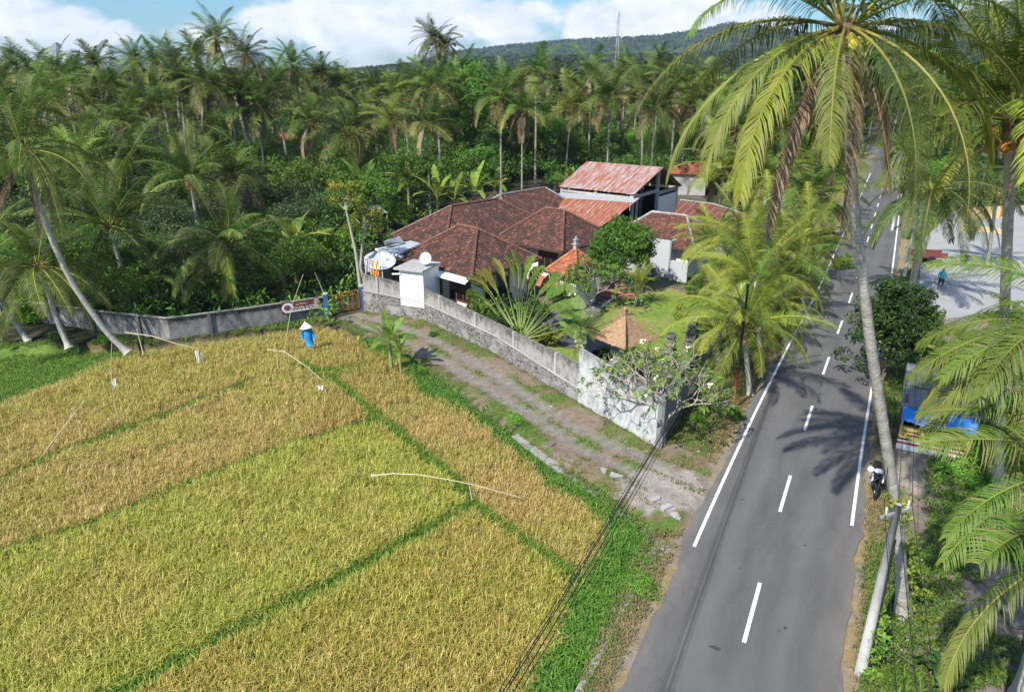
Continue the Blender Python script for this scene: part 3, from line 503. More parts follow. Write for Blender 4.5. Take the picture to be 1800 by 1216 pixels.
# ---------------------------------------------------------------- palms
PG = dict(g=(.080, .150, .022), y=(.20, .26, .040), d=(.048, .092, .018), b=(.27, .185, .11), o=(.40, .30, .045))
def frond_mb(L=4.6, e0=40., e1=-40., n=56, ll=.95, wd=.042, col=PG['g'], tip=PG['y'], seed=0, segs=3, dead=False, vfold=.25, hang=1., rach=.035, sway=0.):
    r = np.random.default_rng(seed); mb = MB(); m = 15; t = np.linspace(0, 1, m)
    e = np.radians(e0+(e1-e0)*t**1.15); ds = L/(m-1)
    x = np.concatenate([[0], np.cumsum(np.cos((e[1:]+e[:-1])/2)*ds)]); z = np.concatenate([[0], np.cumsum(np.sin((e[1:]+e[:-1])/2)*ds)])
    y = sway*t**2*L*.2
    P = np.stack([x, y, z], -1); rc = np.array((.30, .27, .055)) if not dead else np.array((.22, .15, .09))
    rc2 = np.outer(1-t, rc)+np.outer(t, np.array(tip)*1.1 if not dead else rc)
    mb.tube(P, np.linspace(rach, .007, m), 4, rc2)
    tt = np.linspace(.14, 1., n)+(r.random(n)-.5)*.006; tt = np.clip(tt, 0, 1)
    for s in (-1, 1):
        p0 = np.stack([np.interp(tt, t, P[:, k]) for k in range(3)], -1); ea = np.interp(tt, t, e)
        T = np.stack([np.cos(ea), 0*ea, np.sin(ea)], -1); Nn = np.stack([-np.sin(ea), 0*ea, np.cos(ea)], -1); S = np.array((0, s, 0.))
        prof = np.clip(.45+1.5*np.sin(np.pi*np.clip(tt*.92+.05, 0, 1))**.9*.62, 0, 1)*(1-.45*tt**3); ln = ll*prof*np.where(r.random(n) < .07, .45, .80+.34*r.random(n))
        fw = .30+.75*tt**1.6+(r.random(n)-.5)*(.34 if segs == 3 else .2)+(1.5 if dead else (.4 if e0 < 15 and segs == 3 else 0))+(.22*np.sin(tt*(31+seed % 9)+seed+s)*(segs == 3)); D = nrm(S[None]+T*fw[:, None]+Nn*(vfold*(1-.7*tt)+(r.random(n)-.5)*.10)[:, None])
        pts = [p0]; d = D; cur = p0; k_ = [.40, .35, .25] if segs == 3 else [.55, .45]
        for q, f in enumerate(k_):
            if q: d = nrm(d+np.array((0, 0, -1.))*(hang*(.42+.25*r.random(n)))[:, None]*(1.3 if dead else 1))
            cur = cur+d*(ln*f)[:, None]; pts.append(cur)
        # leaflet breadth lies across it
        W = nrm(T-(T*D).sum(-1, keepdims=True)*D+Nn*.25*s); wv = wd*(.8+.4*r.random(n))
        prof_w = [.7, 1., .62] if segs == 3 else [.8, 1.]
        rows = []
        for q in range(len(pts)-1): rows += [pts[q]-W*(wv*prof_w[q])[:, None]*.5, pts[q]+W*(wv*prof_w[q])[:, None]*.5]
        rows.append(pts[-1]); V = np.stack(rows, 1); nv = V.shape[1]; i = np.arange(n)*nv
        cc = np.array(col)*(.75+.5*r.random((n, 1))); ce = cc*(1-tt[:, None]**2*.55)+np.array(tip)*(tt[:, None]**2*.55); ce = np.where(r.random((n, 1)) < (.06 if segs == 3 else 0), np.array((.26, .20, .10)), ce)
        K = np.repeat(ce[:, None], nv, 1); K[:, -1] = K[:, -1]*.5+np.array(tip)*.5
        if dead: K = K*(.7+.5*r.random((n, 1, 1)))
        F = [(np.stack([i+2*q, i+2*q+1, i+2*q+3, i+2*q+2], -1)) for q in range((nv-1)//2-1)]
        mb.add(V.reshape(-1, 3), np.concatenate(F), K.reshape(-1, 3)); mb.F.append((np.stack([i+nv-3, i+nv-2, i+nv-1], -1)+mb.n-n*nv, 0))
    return mb
LVL = [(84, 48), (68, 10), (50, -18), (32, -56), (12, -74), (-12, -82)]      # young to old
FR = {}
def frond_mesh(level, var, kind='g', L=4.6):
    key = (level, var, kind)
    if key in FR: return FR[key]
    e0, e1 = LVL[level] if level < 6 else (-50, -89)
    dead = kind == 'b'
    col = {'g': PG['g'], 'y': (.20, .27, .030), 'd': PG['d'], 'b': PG['b']}[kind]; tip = {'g': PG['y'], 'y': (.36, .36, .05), 'd': (.14, .17, .04), 'b': (.36, .26, .17)}[kind]
    if level >= 4 and kind == 'g': col = (.12, .175, .028); tip = (.33, .31, .08)
    me = frond_mb(L, e0+var*4-4, e1+var*5-5, 100 if not dead else 70, .88 if not dead else .62, .025, col, tip, 100+level*7+var*31, 3, dead, .26 if level < 4 else .05, .95 if level < 3 else 1.7, .04, sway=(var-1)*.5).mesh('frond', M['frond']); FR[key] = me; return me
TRM = {}
def trunk_obj(pts, r0, r1, parent, base):
    P = np.array(pts, float)-np.array(base); k = 26; s = np.linspace(0, 1, len(P)); q = np.linspace(0, 1, k)
    # smooth through control points
    X = np.stack([np.interp(q, s, P[:, j]) for j in range(3)], -1); kk = np.array([.25, .5, .25])
    for _ in range(3): X[1:-1] = .25*X[:-2]+.5*X[1:-1]+.25*X[2:]
    rr = r0+(r1-r0)*q**.6; rr[0] *= 1.55; rr[1] *= 1.18
    Y = np.stack([np.interp(np.linspace(0, 1, 70), q, X[:, j]) for j in range(3)], -1); R_ = np.interp(np.linspace(0, 1, 70), q, rr)*(1+.035*np.sin(np.arange(70)*2.4))
    mb = MB(); mb.tube(Y, R_, 10); return mb.build('trunk', M['palmtrunk'], parent, smooth=True)
def nuts(mb, n, col, r, seed, rad=.13):
    g = np.random.default_rng(seed)
    for k in range(n):
        a = g.random()*6.28; q = .22+.3*g.random(); mb.ball((math.cos(a)*q, math.sin(a)*q, -.25-.45*g.random()), (rad, rad, rad*1.2), 8, np.array(col)*(.8+.4*g.random()))
    return mb
def boot(mb, seed):      # brown fibre, sheaths and frond bases round the growing point
    g = np.random.default_rng(seed)
    mb.ball((0, 0, -.12), (.24, .24, .42), 8, (.15, .10, .06))
    for k in range(14):
        a = g.random()*6.28; l = .35+.5*g.random(); u = g.random()*1.2-.5
        mb.beam((math.cos(a)*.1, math.sin(a)*.1, -.1), (math.cos(a)*l, math.sin(a)*l, -.1+l*u), .07, .03, (.26+.1*g.random(), .19, .11))
def near_palm(name, label, base, top, fronds, group=None, tr=(.17, .13), trunk_pts=None, L=4.6, ncoc=8, coc=(.42, .36, .03), sc=1., kind='g', cat='palm tree'):
    root = thing(name, label, cat, base, 0, group)
    pts = trunk_pts or [base, tuple(np.array(base)*.66+np.array(top)*.34+np.array((0, 0, .0))), tuple(np.array(base)*.33+np.array(top)*.67), top]
    trunk_obj(pts, tr[0], tr[1], root, base)
    tp = tuple(np.array(top)-np.array(base))
    b = MB(); boot(b, len(label)); b.build('crown_base', M['cloth'], root, True, tp)
    g = np.random.default_rng(len(label)+int(abs(base[0])*10))
    for f in fronds:
        az, lv, kd, s = f
        me = frond_mesh(lv, int(g.integers(0, 3)), kd); a = R(az)
        link('dead_frond' if kd == 'b' else 'frond', me, root, (tp[0]+math.cos(a)*.12, tp[1]+math.sin(a)*.12, tp[2]+.05), ((g.random()-.5)*.7, 0, a), s*sc*L/4.6)
    for k in range(ncoc):
        a = g.random()*6.28 if ncoc < 18 else -1.57+(g.random()-.5)*4.4; q = .28+(.22 if ncoc < 18 else .42)*g.random(); c = MB(); c.ball((0, 0, 0), (.115, .115, .14), 10, np.array(coc)*(.7+.6*g.random()))
        c.build('coconut', M['cloth'], root, True, (tp[0]+math.cos(a)*q, tp[1]+math.sin(a)*q, tp[2]-.2-.45*g.random()))
    return root
def ring(n, a0=0., lv=(0, 1, 2, 3, 4, 5), sd=1, kinds='g', s=1.):
    g = np.random.default_rng(sd); out = []
    for k in range(n):
        q = k/n; l = lv[min(len(lv)-1, int(q*len(lv)))]; out.append(((a0+k*137.5) % 360, l, kinds if len(kinds) == 1 else kinds[int(g.integers(len(kinds)))], s*(.85+.25*g.random())))
    return out
def crown_mesh(seed, n=22, L=4.3, nl=24, kind='g', bottom=-15, dead=2, nutc=(.42, .30, .04), flop=1.):
    g = np.random.default_rng(seed); mb = MB()
    for k in range(n+dead):
        q = k/n; dd = k >= n
        e0 = 82-(82-bottom)*q**.9 if not dd else -45; e1 = e0-(38+55*min(q, 1)*flop) if not dd else -88; e1 = max(e1, -88)
        col = np.array(PG[kind])*(.72+.45*g.random()); tip = np.array(PG['y'])*.78
        if q > .7: col = col*.55+np.array((.17, .16, .04))*.5; tip = (.36, .29, .10)
        if dd: col = PG['b']; tip = (.34, .25, .16)
        fm = frond_mb(L*(.8+.25*g.random())*(.8 if dd else 1), e0, e1, nl, 1.0, .07, col, tip, seed*50+k, 2, dd, .25, .8, .035, (g.random()-.5)*1.2)
        a = R(k*137.5+g.random()*25); ro = Matrix.Rotation(a, 4, 'Z')@Matrix.Rotation((g.random()-.5)*.8, 4, 'X'); mb.merge(fm, ro)
    nuts(mb, 6, nutc, 1, seed); boot(mb, seed); return mb.mesh('crown', M['frond'])
CR = [crown_mesh(s, n, L, 26, k, b, d, nc, fl) for s, n, L, k, b, d, nc, fl in [(1,20,4.2,'g',-10,2,(.40,.30,.04),1.),(2,24,4.4,'g',-30,3,(.5,.22,.03),1.1),(3,18,3.9,'d',5,1,(.30,.28,.04),.8),(4,22,4.3,'g',-20,3,(.42,.33,.05),1.),(5,26,4.5,'d',-25,2,(.5,.26,.03),1.),(6,16,3.8,'g',0,4,(.36,.3,.04),1.2),(7,21,4.2,'y',-12,1,(.45,.35,.05),.9)][:7]]
TK = []
def std_trunk(seed, lean):
    g = np.random.default_rng(seed); t = np.linspace(0, 1, 14); x = lean*(t**1.7); y = (g.random()-.5)*.06*np.sin(t*3.1)
    mb = MB(); rr = .0125*(1-.35*t); rr[0] *= 1.6; mb.tube(np.stack([x, y, t], -1), rr, 7); return mb.mesh('trunk', M['grovetrunk'])
TK = [std_trunk(1, .0), std_trunk(2, .06), std_trunk(3, .13), std_trunk(4, .22)]; TL = [0, .06, .13, .22]
def palm(base, h, label, group=None, cv=0, tv=1, rz=0., s=1., name='coconut_palm', cat='palm tree'):
    root = thing(name, label, cat, base, rz, group)
    link('trunk', TK[tv], root, (0, 0, 0), (0, 0, 0), (h, h, h) if h > 9 else (max(h, 5.5)*1.15, max(h, 5.5)*1.15, h))
    lx = TL[tv]*(h if h > 9 else max(h, 5.5)*1.15)
    link('crown', CR[cv], root, (lx, 0, h+.1), (0, TL[tv]*.5, random.random()*6.28), s)
    return root
# ---------------------------------------------------------------- broadleaf trees, shrubs, bananas
GREENS = dict(mid=((.075, .17, .022), (.14, .25, .036)), dark=((.035, .085, .018), (.065, .13, .024)), bright=((.12, .25, .028), (.20, .33, .045)), grey=((.06, .10, .035), (.10, .14, .05)), lime=((.20, .28, .03), (.33, .34, .05)))
def leaves(centers, rad, n, size, cols, seed, up=.5, asp=.42, outward=True, fold=.12, shade=None):
    """n leaf-sized faces round every clump centre"""
    r = np.random.default_rng(seed); K = len(centers); N = K*n; c = np.repeat(centers, n, 0); rr = np.repeat(np.broadcast_to(rad, K), n)
    d = nrm(r.normal(size=(N, 3))); p = c+d*(rr*(.35+.65*r.random(N)**.5))[:, None]*np.array((1, 1, .75))
    nn = nrm(d*.6+np.array((0, 0, up))+r.normal(size=(N, 3))*.45); tx = nrm(np.cross(nn, r.normal(size=(N, 3)))); ty = np.cross(nn, tx)
    tx = nrm(tx+np.array((0, 0, -.35))); s = size*(.65+.7*r.random(N)); a = tx*s[:, None]; b = ty*(s*asp)[:, None]; f = nn*(s*fold)[:, None]
    V = np.stack([p-a*.5, p+b*.5+f*0-a*.05, p+a*.5-f*2, p-b*.5-a*.05], 1)
    cc = np.array(cols[0])+(np.array(cols[1])-np.array(cols[0]))*np.repeat(r.random(K), n)[:, None]; cc = cc*(.7+.6*r.random((N, 1)))
    mb = MB(); i = np.arange(N)*4; mb.add(V.reshape(-1, 3), np.stack([i, i+1, i+2, i+3], -1), np.repeat(cc, 4, 0)); return mb
def limb(mb, a, b, r0, r1, seed, col=(1, 1, 1), wob=.08):
    r = np.random.default_rng(seed); t = np.linspace(0, 1, 6); a = np.array(a, float); b = np.array(b, float); L = np.linalg.norm(b-a)
    P = a+(b-a)*t[:, None]+(r.random((6, 3))-.5)*wob*L*np.sin(t*math.pi)[:, None]; mb.tube(P, r0+(r1-r0)*t, 6, col); return P
def tree_meshes(seed, H=7., cw=3., ch=2.6, K=42, n=70, size=.30, cols='mid', tr=.16, cz=None, asp=.45, lobes=True, up=.5):
    r = np.random.default_rng(seed); cz = cz or H-ch
    d = nrm(r.normal(size=(K, 3))); d[:, 2] = np.where(d[:, 2] < -.35, -d[:, 2], d[:, 2]); rad = .55+.45*r.random(K)
    lob = 1+.28*np.sin(3*np.arctan2(d[:, 1], d[:, 0])+seed)*np.cos(d[:, 2]*2.5+seed) if lobes else 1
    c = np.stack([d[:, 0]*cw*rad*lob, d[:, 1]*cw*rad*lob, cz+d[:, 2]*ch*rad*lob], -1)
    crown = leaves(c, cw*.26*(.7+.6*r.random(K)), n, size, GREENS[cols] if isinstance(cols, str) else cols, seed, up, asp)
    tb = MB(); top = (r.normal()*.15, r.normal()*.15, cz-ch*.2); P = limb(tb, (0, 0, 0), top, tr, tr*.55, seed)
    for k in range(9):
        q = c[int(r.integers(K))]; limb(tb, P[3+int(r.integers(3))], q, tr*.42, tr*.08, seed+k, wob=.2)
    return crown.mesh('crown', M['leaf']), tb.mesh('trunk', M['bark'])
TREES = {}
for nm, a in dict(bushy=(11, 6.5, 3.2, 2.8, 52, 90, .26, 'mid', .15), dark=(12, 8, 3.4, 3.2, 60, 90, .26, 'dark', .2), bright=(13, 5, 2.5, 2.1, 44, 90, .24, 'bright', .11), grey=(14, 5.5, 3.4, 2.0, 46, 80, .24, 'grey', .13), tall=(15, 11, 4.2, 4.6, 90, 90, .34, 'mid', .28), lime=(16, 4, 1.8, 1.7, 30, 90, .22, 'lime', .08), airy=(17, 6, 3, 2.4, 34, 70, .2, 'mid', .1), mango=(18, 5.8, 2.5, 2.6, 120, 110, .28, ((.07,.17,.022),(.13,.25,.036)), .16, 3.1, .34, False), gloss=(19, 6.3, 2.35, 3.3, 130, 110, .22, ((.025,.070,.014),(.055,.12,.02)), .14, 2.6, .5, True)).items(): TREES[nm] = tree_meshes(*a)
def tree(kind, base, s, label, group=None, name='broadleaf_tree', cat='tree', rz=None, sz=None):
    root = thing(name, label, cat, base, random.random()*6.28 if rz is None else rz, group); cr, tk = TREES[kind]
    link('trunk', tk, root, sc=(s, s, s*(sz or 1))); link('crown', cr, root, sc=(s, s, s*(sz or 1))); return root
def shrub_mesh(seed, rx=1., rz=.8, K=16, n=80, size=.16, cols='mid', up=.5):
    r = np.random.default_rng(seed); d = nrm(r.normal(size=(K, 3))); d[:, 2] = abs(d[:, 2]); c = d*np.array((rx, rx, rz))*(.4+.5*r.random((K, 1)))+np.array((0, 0, rz*.25))
    f = leaves(c, rx*.32, n, size, GREENS[cols] if isinstance(cols, str) else cols, seed, up); sb = MB()
    for k in range(6): limb(sb, (0, 0, 0), c[k % K], .03, .008, seed+k, wob=.15)
    return f.mesh('foliage', M['leaf']), sb.mesh('stem', M['bark'])
SHR = {k: shrub_mesh(*a) for k, a in dict(green=(31, 1., .85, 18, 90, .15, 'mid'), dark=(32, 1., .9, 18, 90, .15, 'dark'), bright=(33, 1., .8, 16, 90, .15, 'bright'), lime=(34, .8, .8, 14, 80, .15, 'lime'), fern=(35, 1.1, .7, 20, 70, .10, 'bright')).items()}
def shrub(kind, base, s, label, group=None, name='shrub', cat='shrub'):
    root = thing(name, label, cat, base, random.random()*6.28, group); f, st = SHR[kind]; link('stem', st, root, sc=s); link('foliage', f, root, sc=s); return root
def banana_leaf(mb, L, e0, e1, az, w, col, seed, org=(0, 0, 0), tear=.3, side=None):
    r = np.random.default_rng(seed); m = 12; t = np.linspace(0, 1, m); e = np.radians(e0+(e1-e0)*t**1.3); ds = L/(m-1)
    x = np.concatenate([[0], np.cumsum(np.cos((e[1:]+e[:-1])/2)*ds)]); z = np.concatenate([[0], np.cumsum(np.sin((e[1:]+e[:-1])/2)*ds)])
    ca, sa = math.cos(az), math.sin(az); T = np.stack([np.cos(e)*ca, np.cos(e)*sa, np.sin(e)], -1); P = np.stack([x*ca, x*sa, z], -1)+np.array(org)
    S = np.array((-sa, ca, 0)); N_ = np.cross(T, S); mb.tube(P, np.linspace(.035, .008, m), 4, (.30, .34, .08))
    wd = w*np.clip(np.sin(np.pi*np.clip((t-.13)/.87, 0, 1))**.55, 0, 1)
    if side is not None: S = nrm(np.cross(T[m//2], side)*.85+np.array(side)*.5)
    for s in (-1, 1):
        for k in range(1, m-1):
            g = .0 if r.random() > tear else .35*r.random(); dr = (r.random()*.35*tear*2)
            a, b = P[k], P[k+1]-(P[k+1]-P[k])*g*.6; wa, wb = wd[k], wd[k+1]
            V = [a, b, b+(S*s*math.cos(.35+dr)-N_[k]*s*0-np.array((0, 0, 1))*math.sin(-.25+dr))*wb+T[k]*.06, a+(S*s*math.cos(.35+dr)-np.array((0, 0, 1))*math.sin(-.25+dr))*wa+T[k]*.06]
            c = np.array(col)*(.8+.4*r.random()); ed = c*.7+np.array((.22, .17, .05))*.3; mb.add(V, [0, 1, 2, 3], np.array([c, c, ed, ed]))
BN = []
def banana_mesh(seed, n=9, L=2.3, h=2.2, col=(.11, .21, .03), tear=.35, w=.30):
    r = np.random.default_rng(seed); mb = MB()
    for k in range(n):
        q = k/n; c = np.array(col)*(.75+.5*r.random());
        if r.random() < .15: c = np.array((.36, .36, .05))
        banana_leaf(mb, L*(.75+.35*r.random()), 82-62*q, 50-105*q, R(k*137.5+30*r.random()), w*(.8+.4*r.random()), c, seed*30+k, (0, 0, h), tear)
    st = MB(); st.tube([(0, 0, 0), (.03, 0, h*.5), (0, 0, h+.1)], [.13, .11, .07], 8, (.25, .24, .10)); return mb.mesh('leaves', M['leaf']), st.mesh('stem', M['cloth'])
BN = [banana_mesh(1), banana_mesh(2, 8, 2.0, 1.6, (.15, .27, .035)), banana_mesh(3, 10, 2.6, 2.8, (.09, .18, .028)), banana_mesh(4, 8, 2.2, 2., (.19, .30, .04), .5)]
def banana(base, s, v, label, group=None):
    root = thing('banana_plant', label, 'banana plant', base, random.random()*6.28, group); link('stem', BN[v][1], root, sc=s); link('leaves', BN[v][0], root, sc=s); return root
# ---------------------------------------------------------------- buildings
def slope(mb, P, mi=0):
    P = np.array(P, float); u = nrm(P[1]-P[0]); n = nrm(np.cross(P[1]-P[0], P[2]-P[1])); v = np.cross(n, u); uv = np.stack([(P-P[0])@u, (P-P[0])@v], -1)+7.13
    mb.quad(P, uv, (1, 1, 1), mi)
def hip(root, W, D, ze, zr, rl, axis, mat, over=0., capcol=(.16, .075, .05), white=False, crest=False, bow=.0):
    c = [(0, 0, ze), (W, 0, ze), (W, D, ze), (0, D, ze)]
    if axis == 'u': a, b = (W/2-rl/2, D/2, zr), (W/2+rl/2, D/2, zr)
    else: a, b = (W/2, D/2-rl/2, zr), (W/2, D/2+rl/2, zr)
    mb = MB()
    if rl < .05: F = [[c[0], c[1], a], [c[1], c[2], a], [c[2], c[3], a], [c[3], c[0], a]]
    elif axis == 'u': F = [[c[0], c[1], b, a], [c[1], c[2], b], [c[2], c[3], a, b], [c[3], c[0], a]]
    else: F = [[c[0], c[1], a], [c[1], c[2], b, a], [c[2], c[3], b], [c[3], c[0], a, b]]
    for f in F: slope(mb, f)
    o = mb.build('roof', M[mat], root)
    cp = MB()
    for p, q in ([(a, b)] if rl > .05 else [])+[(c[0], a), (c[1], a if (axis == 'v' and rl > .05) else b), (c[2], b), (c[3], b if (axis == 'v' and rl > .05) else a)]:
        n = max(4, int(np.linalg.norm(np.array(q)-np.array(p))/.33)); p, q = np.array(p), np.array(q)
        for k in range(n):
            s, e = p+(q-p)*k/n, p+(q-p)*(k+1.12)/n; k2 = .75+.5*random.random(); cp.tube([s+(0, 0, .05), e+(0, 0, .03)], [.115, .085], 6, (capcol[0]*k2, capcol[1]*k2, capcol[2]*k2))
    if crest:
        for k in range(14):
            p = np.array(a)+(np.array(b)-np.array(a))*k/13; cp.beam(p, p+(0, 0, .22+.16*(k in (0, 13))), .09, .07, (.28, .10, .06))
    cp.build('ridge_cap', M['paint'], o)
    ev = MB(); t = .13
    for p, q in zip(c, c[1:]+c[:1]): ev.beam((p[0], p[1], ze-t/2-.01), (q[0], q[1], ze-t/2-.01), .05, t, (.7, .7, .68) if white else (.07, .045, .035))
    ev.quad([(0, 0, ze-t), (0, D, ze-t), (W, D, ze-t), (W, 0, ze-t)], None, (.5, .48, .44) if white else (.10, .07, .055)); ev.build('eave_board', M['paint'], o)
    return o
def windowpart(root, x, y, z, w_, h, rz=0., n=3, frame='brownwood'):
    f = MB(); cs, sn = math.cos(rz), math.sin(rz)
    for k in range(n+1): q = -w_/2+w_*k/n; f.box((x+cs*q, y+sn*q, z), (.09, .10, h), rz)
    for s in (-1, 1): f.box((x, y, z+s*h/2), (w_+.09, .12, .09), rz)
    o = f.build('window', M[frame], root); g = MB(); g.box((x, y, z), (w_, .04, h), rz); g.build('pane', M['glass'], o); return o
def walls(root, W, D, ins, ze, mat, z0=-.1):
    m_ = MB(); P = [(ins, ins), (W-ins, ins), (W-ins, D-ins), (ins, D-ins)]
    s = 0
    for p, q in zip(P, P[1:]+P[:1]):
        L = math.dist(p, q); m_.quad([(*p, z0), (*q, z0), (*q, ze), (*p, ze)], [(s, 0, ze-z0), (s+L, 0, ze-z0), (s+L, ze-z0, 0.6), (s, ze-z0, .6)]); s += L
    return m_.build('wall', M[mat], root)
def house(label, c0, ang, W, D, ze, zr, rl, axis='u', mat='tile', wall='cream', ins=.8, wins=(), name='tiled_house', crest=False, white=False, capcol=(.16, .075, .05), cat='house'):
    r = thing(name, label, cat, (*c0, 0), R(ang)); hip(r, W, D, ze, zr, rl, axis, mat, crest=crest, white=white, capcol=capcol); walls(r, W, D, ins, ze-.1, wall)
    for s, q, w_, h, z in wins:
        if s == 0: windowpart(r, q, ins-.03, z, w_, h)
        elif s == 1: windowpart(r, W-ins+.03, q, z, w_, h, math.pi/2)
    return r
hA = house('dark tiled hip roof house with red ridge crest beside the satellite dish', (-8.7, 52.4), -43.3, 8.2, 7.2, 3.0, 5.35, 2.0, ins=.75, wins=((0, 6.2, 2.1, 1.9, 1.75), (0, 3.6, 1.2, 1.7, 1.75), (1, 3.2, 2.4, 1.7, 1.7)), crest=True)
gt = MB(); slope(gt, [(3.6, -.55, 2.72), (8.15, -.55, 2.72), (8.15, .03, 2.93), (3.6, .03, 2.93)]); gt.beam((3.6, -.55, 2.68), (8.15, -.55, 2.68), .05, .12); gt.build('awning', M['white'], hA)
house('long dark tiled house behind the red crested roof by banana plants', (-10.3, 59.9), -47, 7.4, 12.6, 3.1, 5.6, 5.2, 'v', ins=.8)
house('dark tiled pavilion house with white walls facing the garden', (-1.6, 58.9), -41, 7.3, 7.4, 3.0, 5.4, 1.9, ins=.8, wins=((0, 1.6, 1.7, 1.6, 1.75), (0, 5.3, 1.9, 1.6, 1.75)), white=False)
house('rearmost dark tiled roof with grey ridge next to the rusty shed', (-5.0, 69.3), -43, 6.8, 10.6, 3.0, 5.1, 6.6, 'v', capcol=(.2, .19, .18))
hF = house('reddish tiled house with tall whitewashed garden wall in front', (8.3, 61.0), -36, 8.0, 7.0, 2.6, 4.6, 3.2, mat='tile_mid', ins=.9, capcol=(.34, .32, .30), wall='cream')
m_ = MB(); s_ = [((-.6, -.12), (6.0, -.12)), ((6.0, -.12), (6.0, 1.1))]
for p, q in s_:
    L = math.dist(p, q); d = nrm(np.array(q)-np.array(p)); n_ = np.array((-d[1], d[0]))*.14
    P = [p, q, tuple(np.array(q)+n_), tuple(np.array(p)+n_)]; m_.prism(P, -.1, 3.15)
uvk = None; o = m_.build('parapet_wall', M['white'], hF)
o.data.materials[0] = M['whitewash']
lw = MB(); lw.box((6.9, -.3, .75), (1.5, .2, 1.7)); lw.build('low_wall', M['whitewash'], hF)
dp = MB(); dp.tube([(.2, 3.5, 4.5), (.2, 3.5, 6.1)], .02, 5, (.7, .7, .7)); dp.tube([(-.2, 3.5, 5.9), (.6, 3.5, 6.05)], .015, 5, (.7, .7, .7)); dp.build('roof_aerial', M['paint'], hF)
pv = house('small bright orange tiled garden pavilion with stone finial', (2.4, 50.7), -45, 3.1, 3.2, 2.45, 4.05, 0., mat='tile_new', ins=.45, wins=(), name='garden_pavilion', capcol=(.42, .15, .07), cat='pavilion', wall='white')
fi = MB(); fi.box((1.55, 1.6, 4.2), (.26, .26, .34)); fi.box((1.55, 1.6, 4.42), (.4, .4, .08)); fi.box((1.55, 1.6, 4.58), (.24, .24, .26)); fi.box((1.55, 1.6, 4.75), (.34, .34, .07)); fi.ball((1.55, 1.6, 4.86), (.09, .09, .14), 8); fi.build('finial', M['concrete'], pv)
wn = MB(); wn.box((.9, .42, 1.9), (.4, .08, .5)); wn.box((1.8, .42, 1.6), (.5, .08, .9)); wn.build('opening', M['dark'], pv)
aw = thing('red_awning', 'faded red cloth awning at the foot of the orange roof', 'awning', at3(960, 515)); b_ = np.array(at3(960, 515))
am = MB(); P = [np.array(at3(948, 482, 2.3))-b_, np.array(at3(988, 497, 2.0))-b_, np.array(at3(962, 506, 1.9))-b_, np.array(at3(940, 501, 1.95))-b_]; am.quad(P); am.quad([p-(0, 0, .03) for p in P[::-1]]); am.build('canopy', M['redcloth'], aw)

for p in P[1:]: pm = MB(); pm.tube([(p[0], p[1], 0), (p[0], p[1], p[2])], .025, 6); pm.build('pole', M['metal'], aw)
# the big rusty shed
u_ = np.array((math.cos(R(-35.8)), math.sin(R(-35.8)), 0)); v_ = np.array((-u_[1], u_[0], 0))
sh = thing('rusty_shed', 'tall open shed under a rusty corrugated gable roof', 'shed', (4.8, 74.7, 0)); org = np.array((4.8, 74.7, 0))
def sp_(a, b, z): return u_*a+v_*b+np.array((0, 0, z))
f = MB(); slope(f, [sp_(0, 0, 5), sp_(8.7, 0, 5), sp_(8.9, 5.9, 7), sp_(-.1, 5.9, 7)]); slope(f, [sp_(8.9, 11.2, 4.5), sp_(-.1, 11.2, 4.5), sp_(-.1, 5.9, 7), sp_(8.9, 5.9, 7)])
ro = f.build('roof', M['rust'], sh)
sl_ = ro.modifiers.new('thick', 'SOLIDIFY'); sl_.thickness = .03
f = MB()
for a in (.2, 3, 5.8, 8.6):
    f.beam(sp_(a, .1, 4.88), sp_(a, 5.9, 6.86), .07, .13, (.2, .15, .11)); f.beam(sp_(a, 11, 4.45), sp_(a, 5.9, 6.86), .07, .13, (.2, .15, .11))
for b in np.linspace(.4, 10.8, 9): z = (4.9+(b/5.9)*2-.02 if b < 5.9 else 6.9-(b-5.9)/5.3*2.5)-.06; f.beam(sp_(0, b, z), sp_(8.85, b, z), .05, .07, (.22, .17, .13))
f.build('rafters', M['paint'], ro)
for a in (.3, 4.3, 8.4):
    for b in (.3, 5.9, 10.8):
        c_ = MB(); c_.box(sp_(a, b, 2.3 if b > 6 else (2.42 if b < 1 else 3.3)), (.28, .28, 4.6 if b > 6 else (4.85 if b < 1 else 6.6)), R(-35.8)); c_.build('post', M['concrete'], sh)
f = MB(); f.beam(sp_(8.4, .3, 4.62), sp_(8.4, 5.9, 4.62), .2, .3); f.beam(sp_(8.4, 5.9, 4.3), sp_(8.4, 10.8, 4.3), .2, .3); f.beam(sp_(.3, .3, 4.6), sp_(8.4, .3, 4.6), .16, .2); f.build('tie_beam', M['concrete'], sh)
f = MB(); f.prism([tuple(sp_(8.35, 6.1, 0)[:2]), tuple(sp_(8.5, 6.1, 0)[:2]), tuple(sp_(8.5, 10.7, 0)[:2]), tuple(sp_(8.35, 10.7, 0)[:2])], 0, 3.9); f.build('end_wall', M['white'], sh)
f = MB(); f.prism([tuple(sp_(0, 10.9, 0)[:2]), tuple(sp_(8.4, 10.9, 0)[:2]), tuple(sp_(8.4, 11.05, 0)[:2]), tuple(sp_(0, 11.05, 0)[:2])], 0, 4.2); f.prism([tuple(sp_(-.1, 0.5, 0)[:2]), tuple(sp_(.05, .5, 0)[:2]), tuple(sp_(.05, 10.8, 0)[:2]), tuple(sp_(-.1, 10.8, 0)[:2])], 0, 4.3); f.build('inner_wall', M['dark'], sh)  # near-black walls put the shade of the shed's inside into their colour
lt = thing('rusty_lean_to', 'lower rusty iron roof with a plain grey strip along its top', 'lean-to', (5, 72, 0)); q = np.array((5, 72, 0))
f = MB(); tl, tr_, mr_, br_, bl_ = [np.array(p)-q for p in ((5.1, 74.5, 4.45), (12.45, 69.9, 4.6), (9.9, 67.0, 3.35), (7.9, 64.9, 2.7), (.9, 69.6, 2.6))]
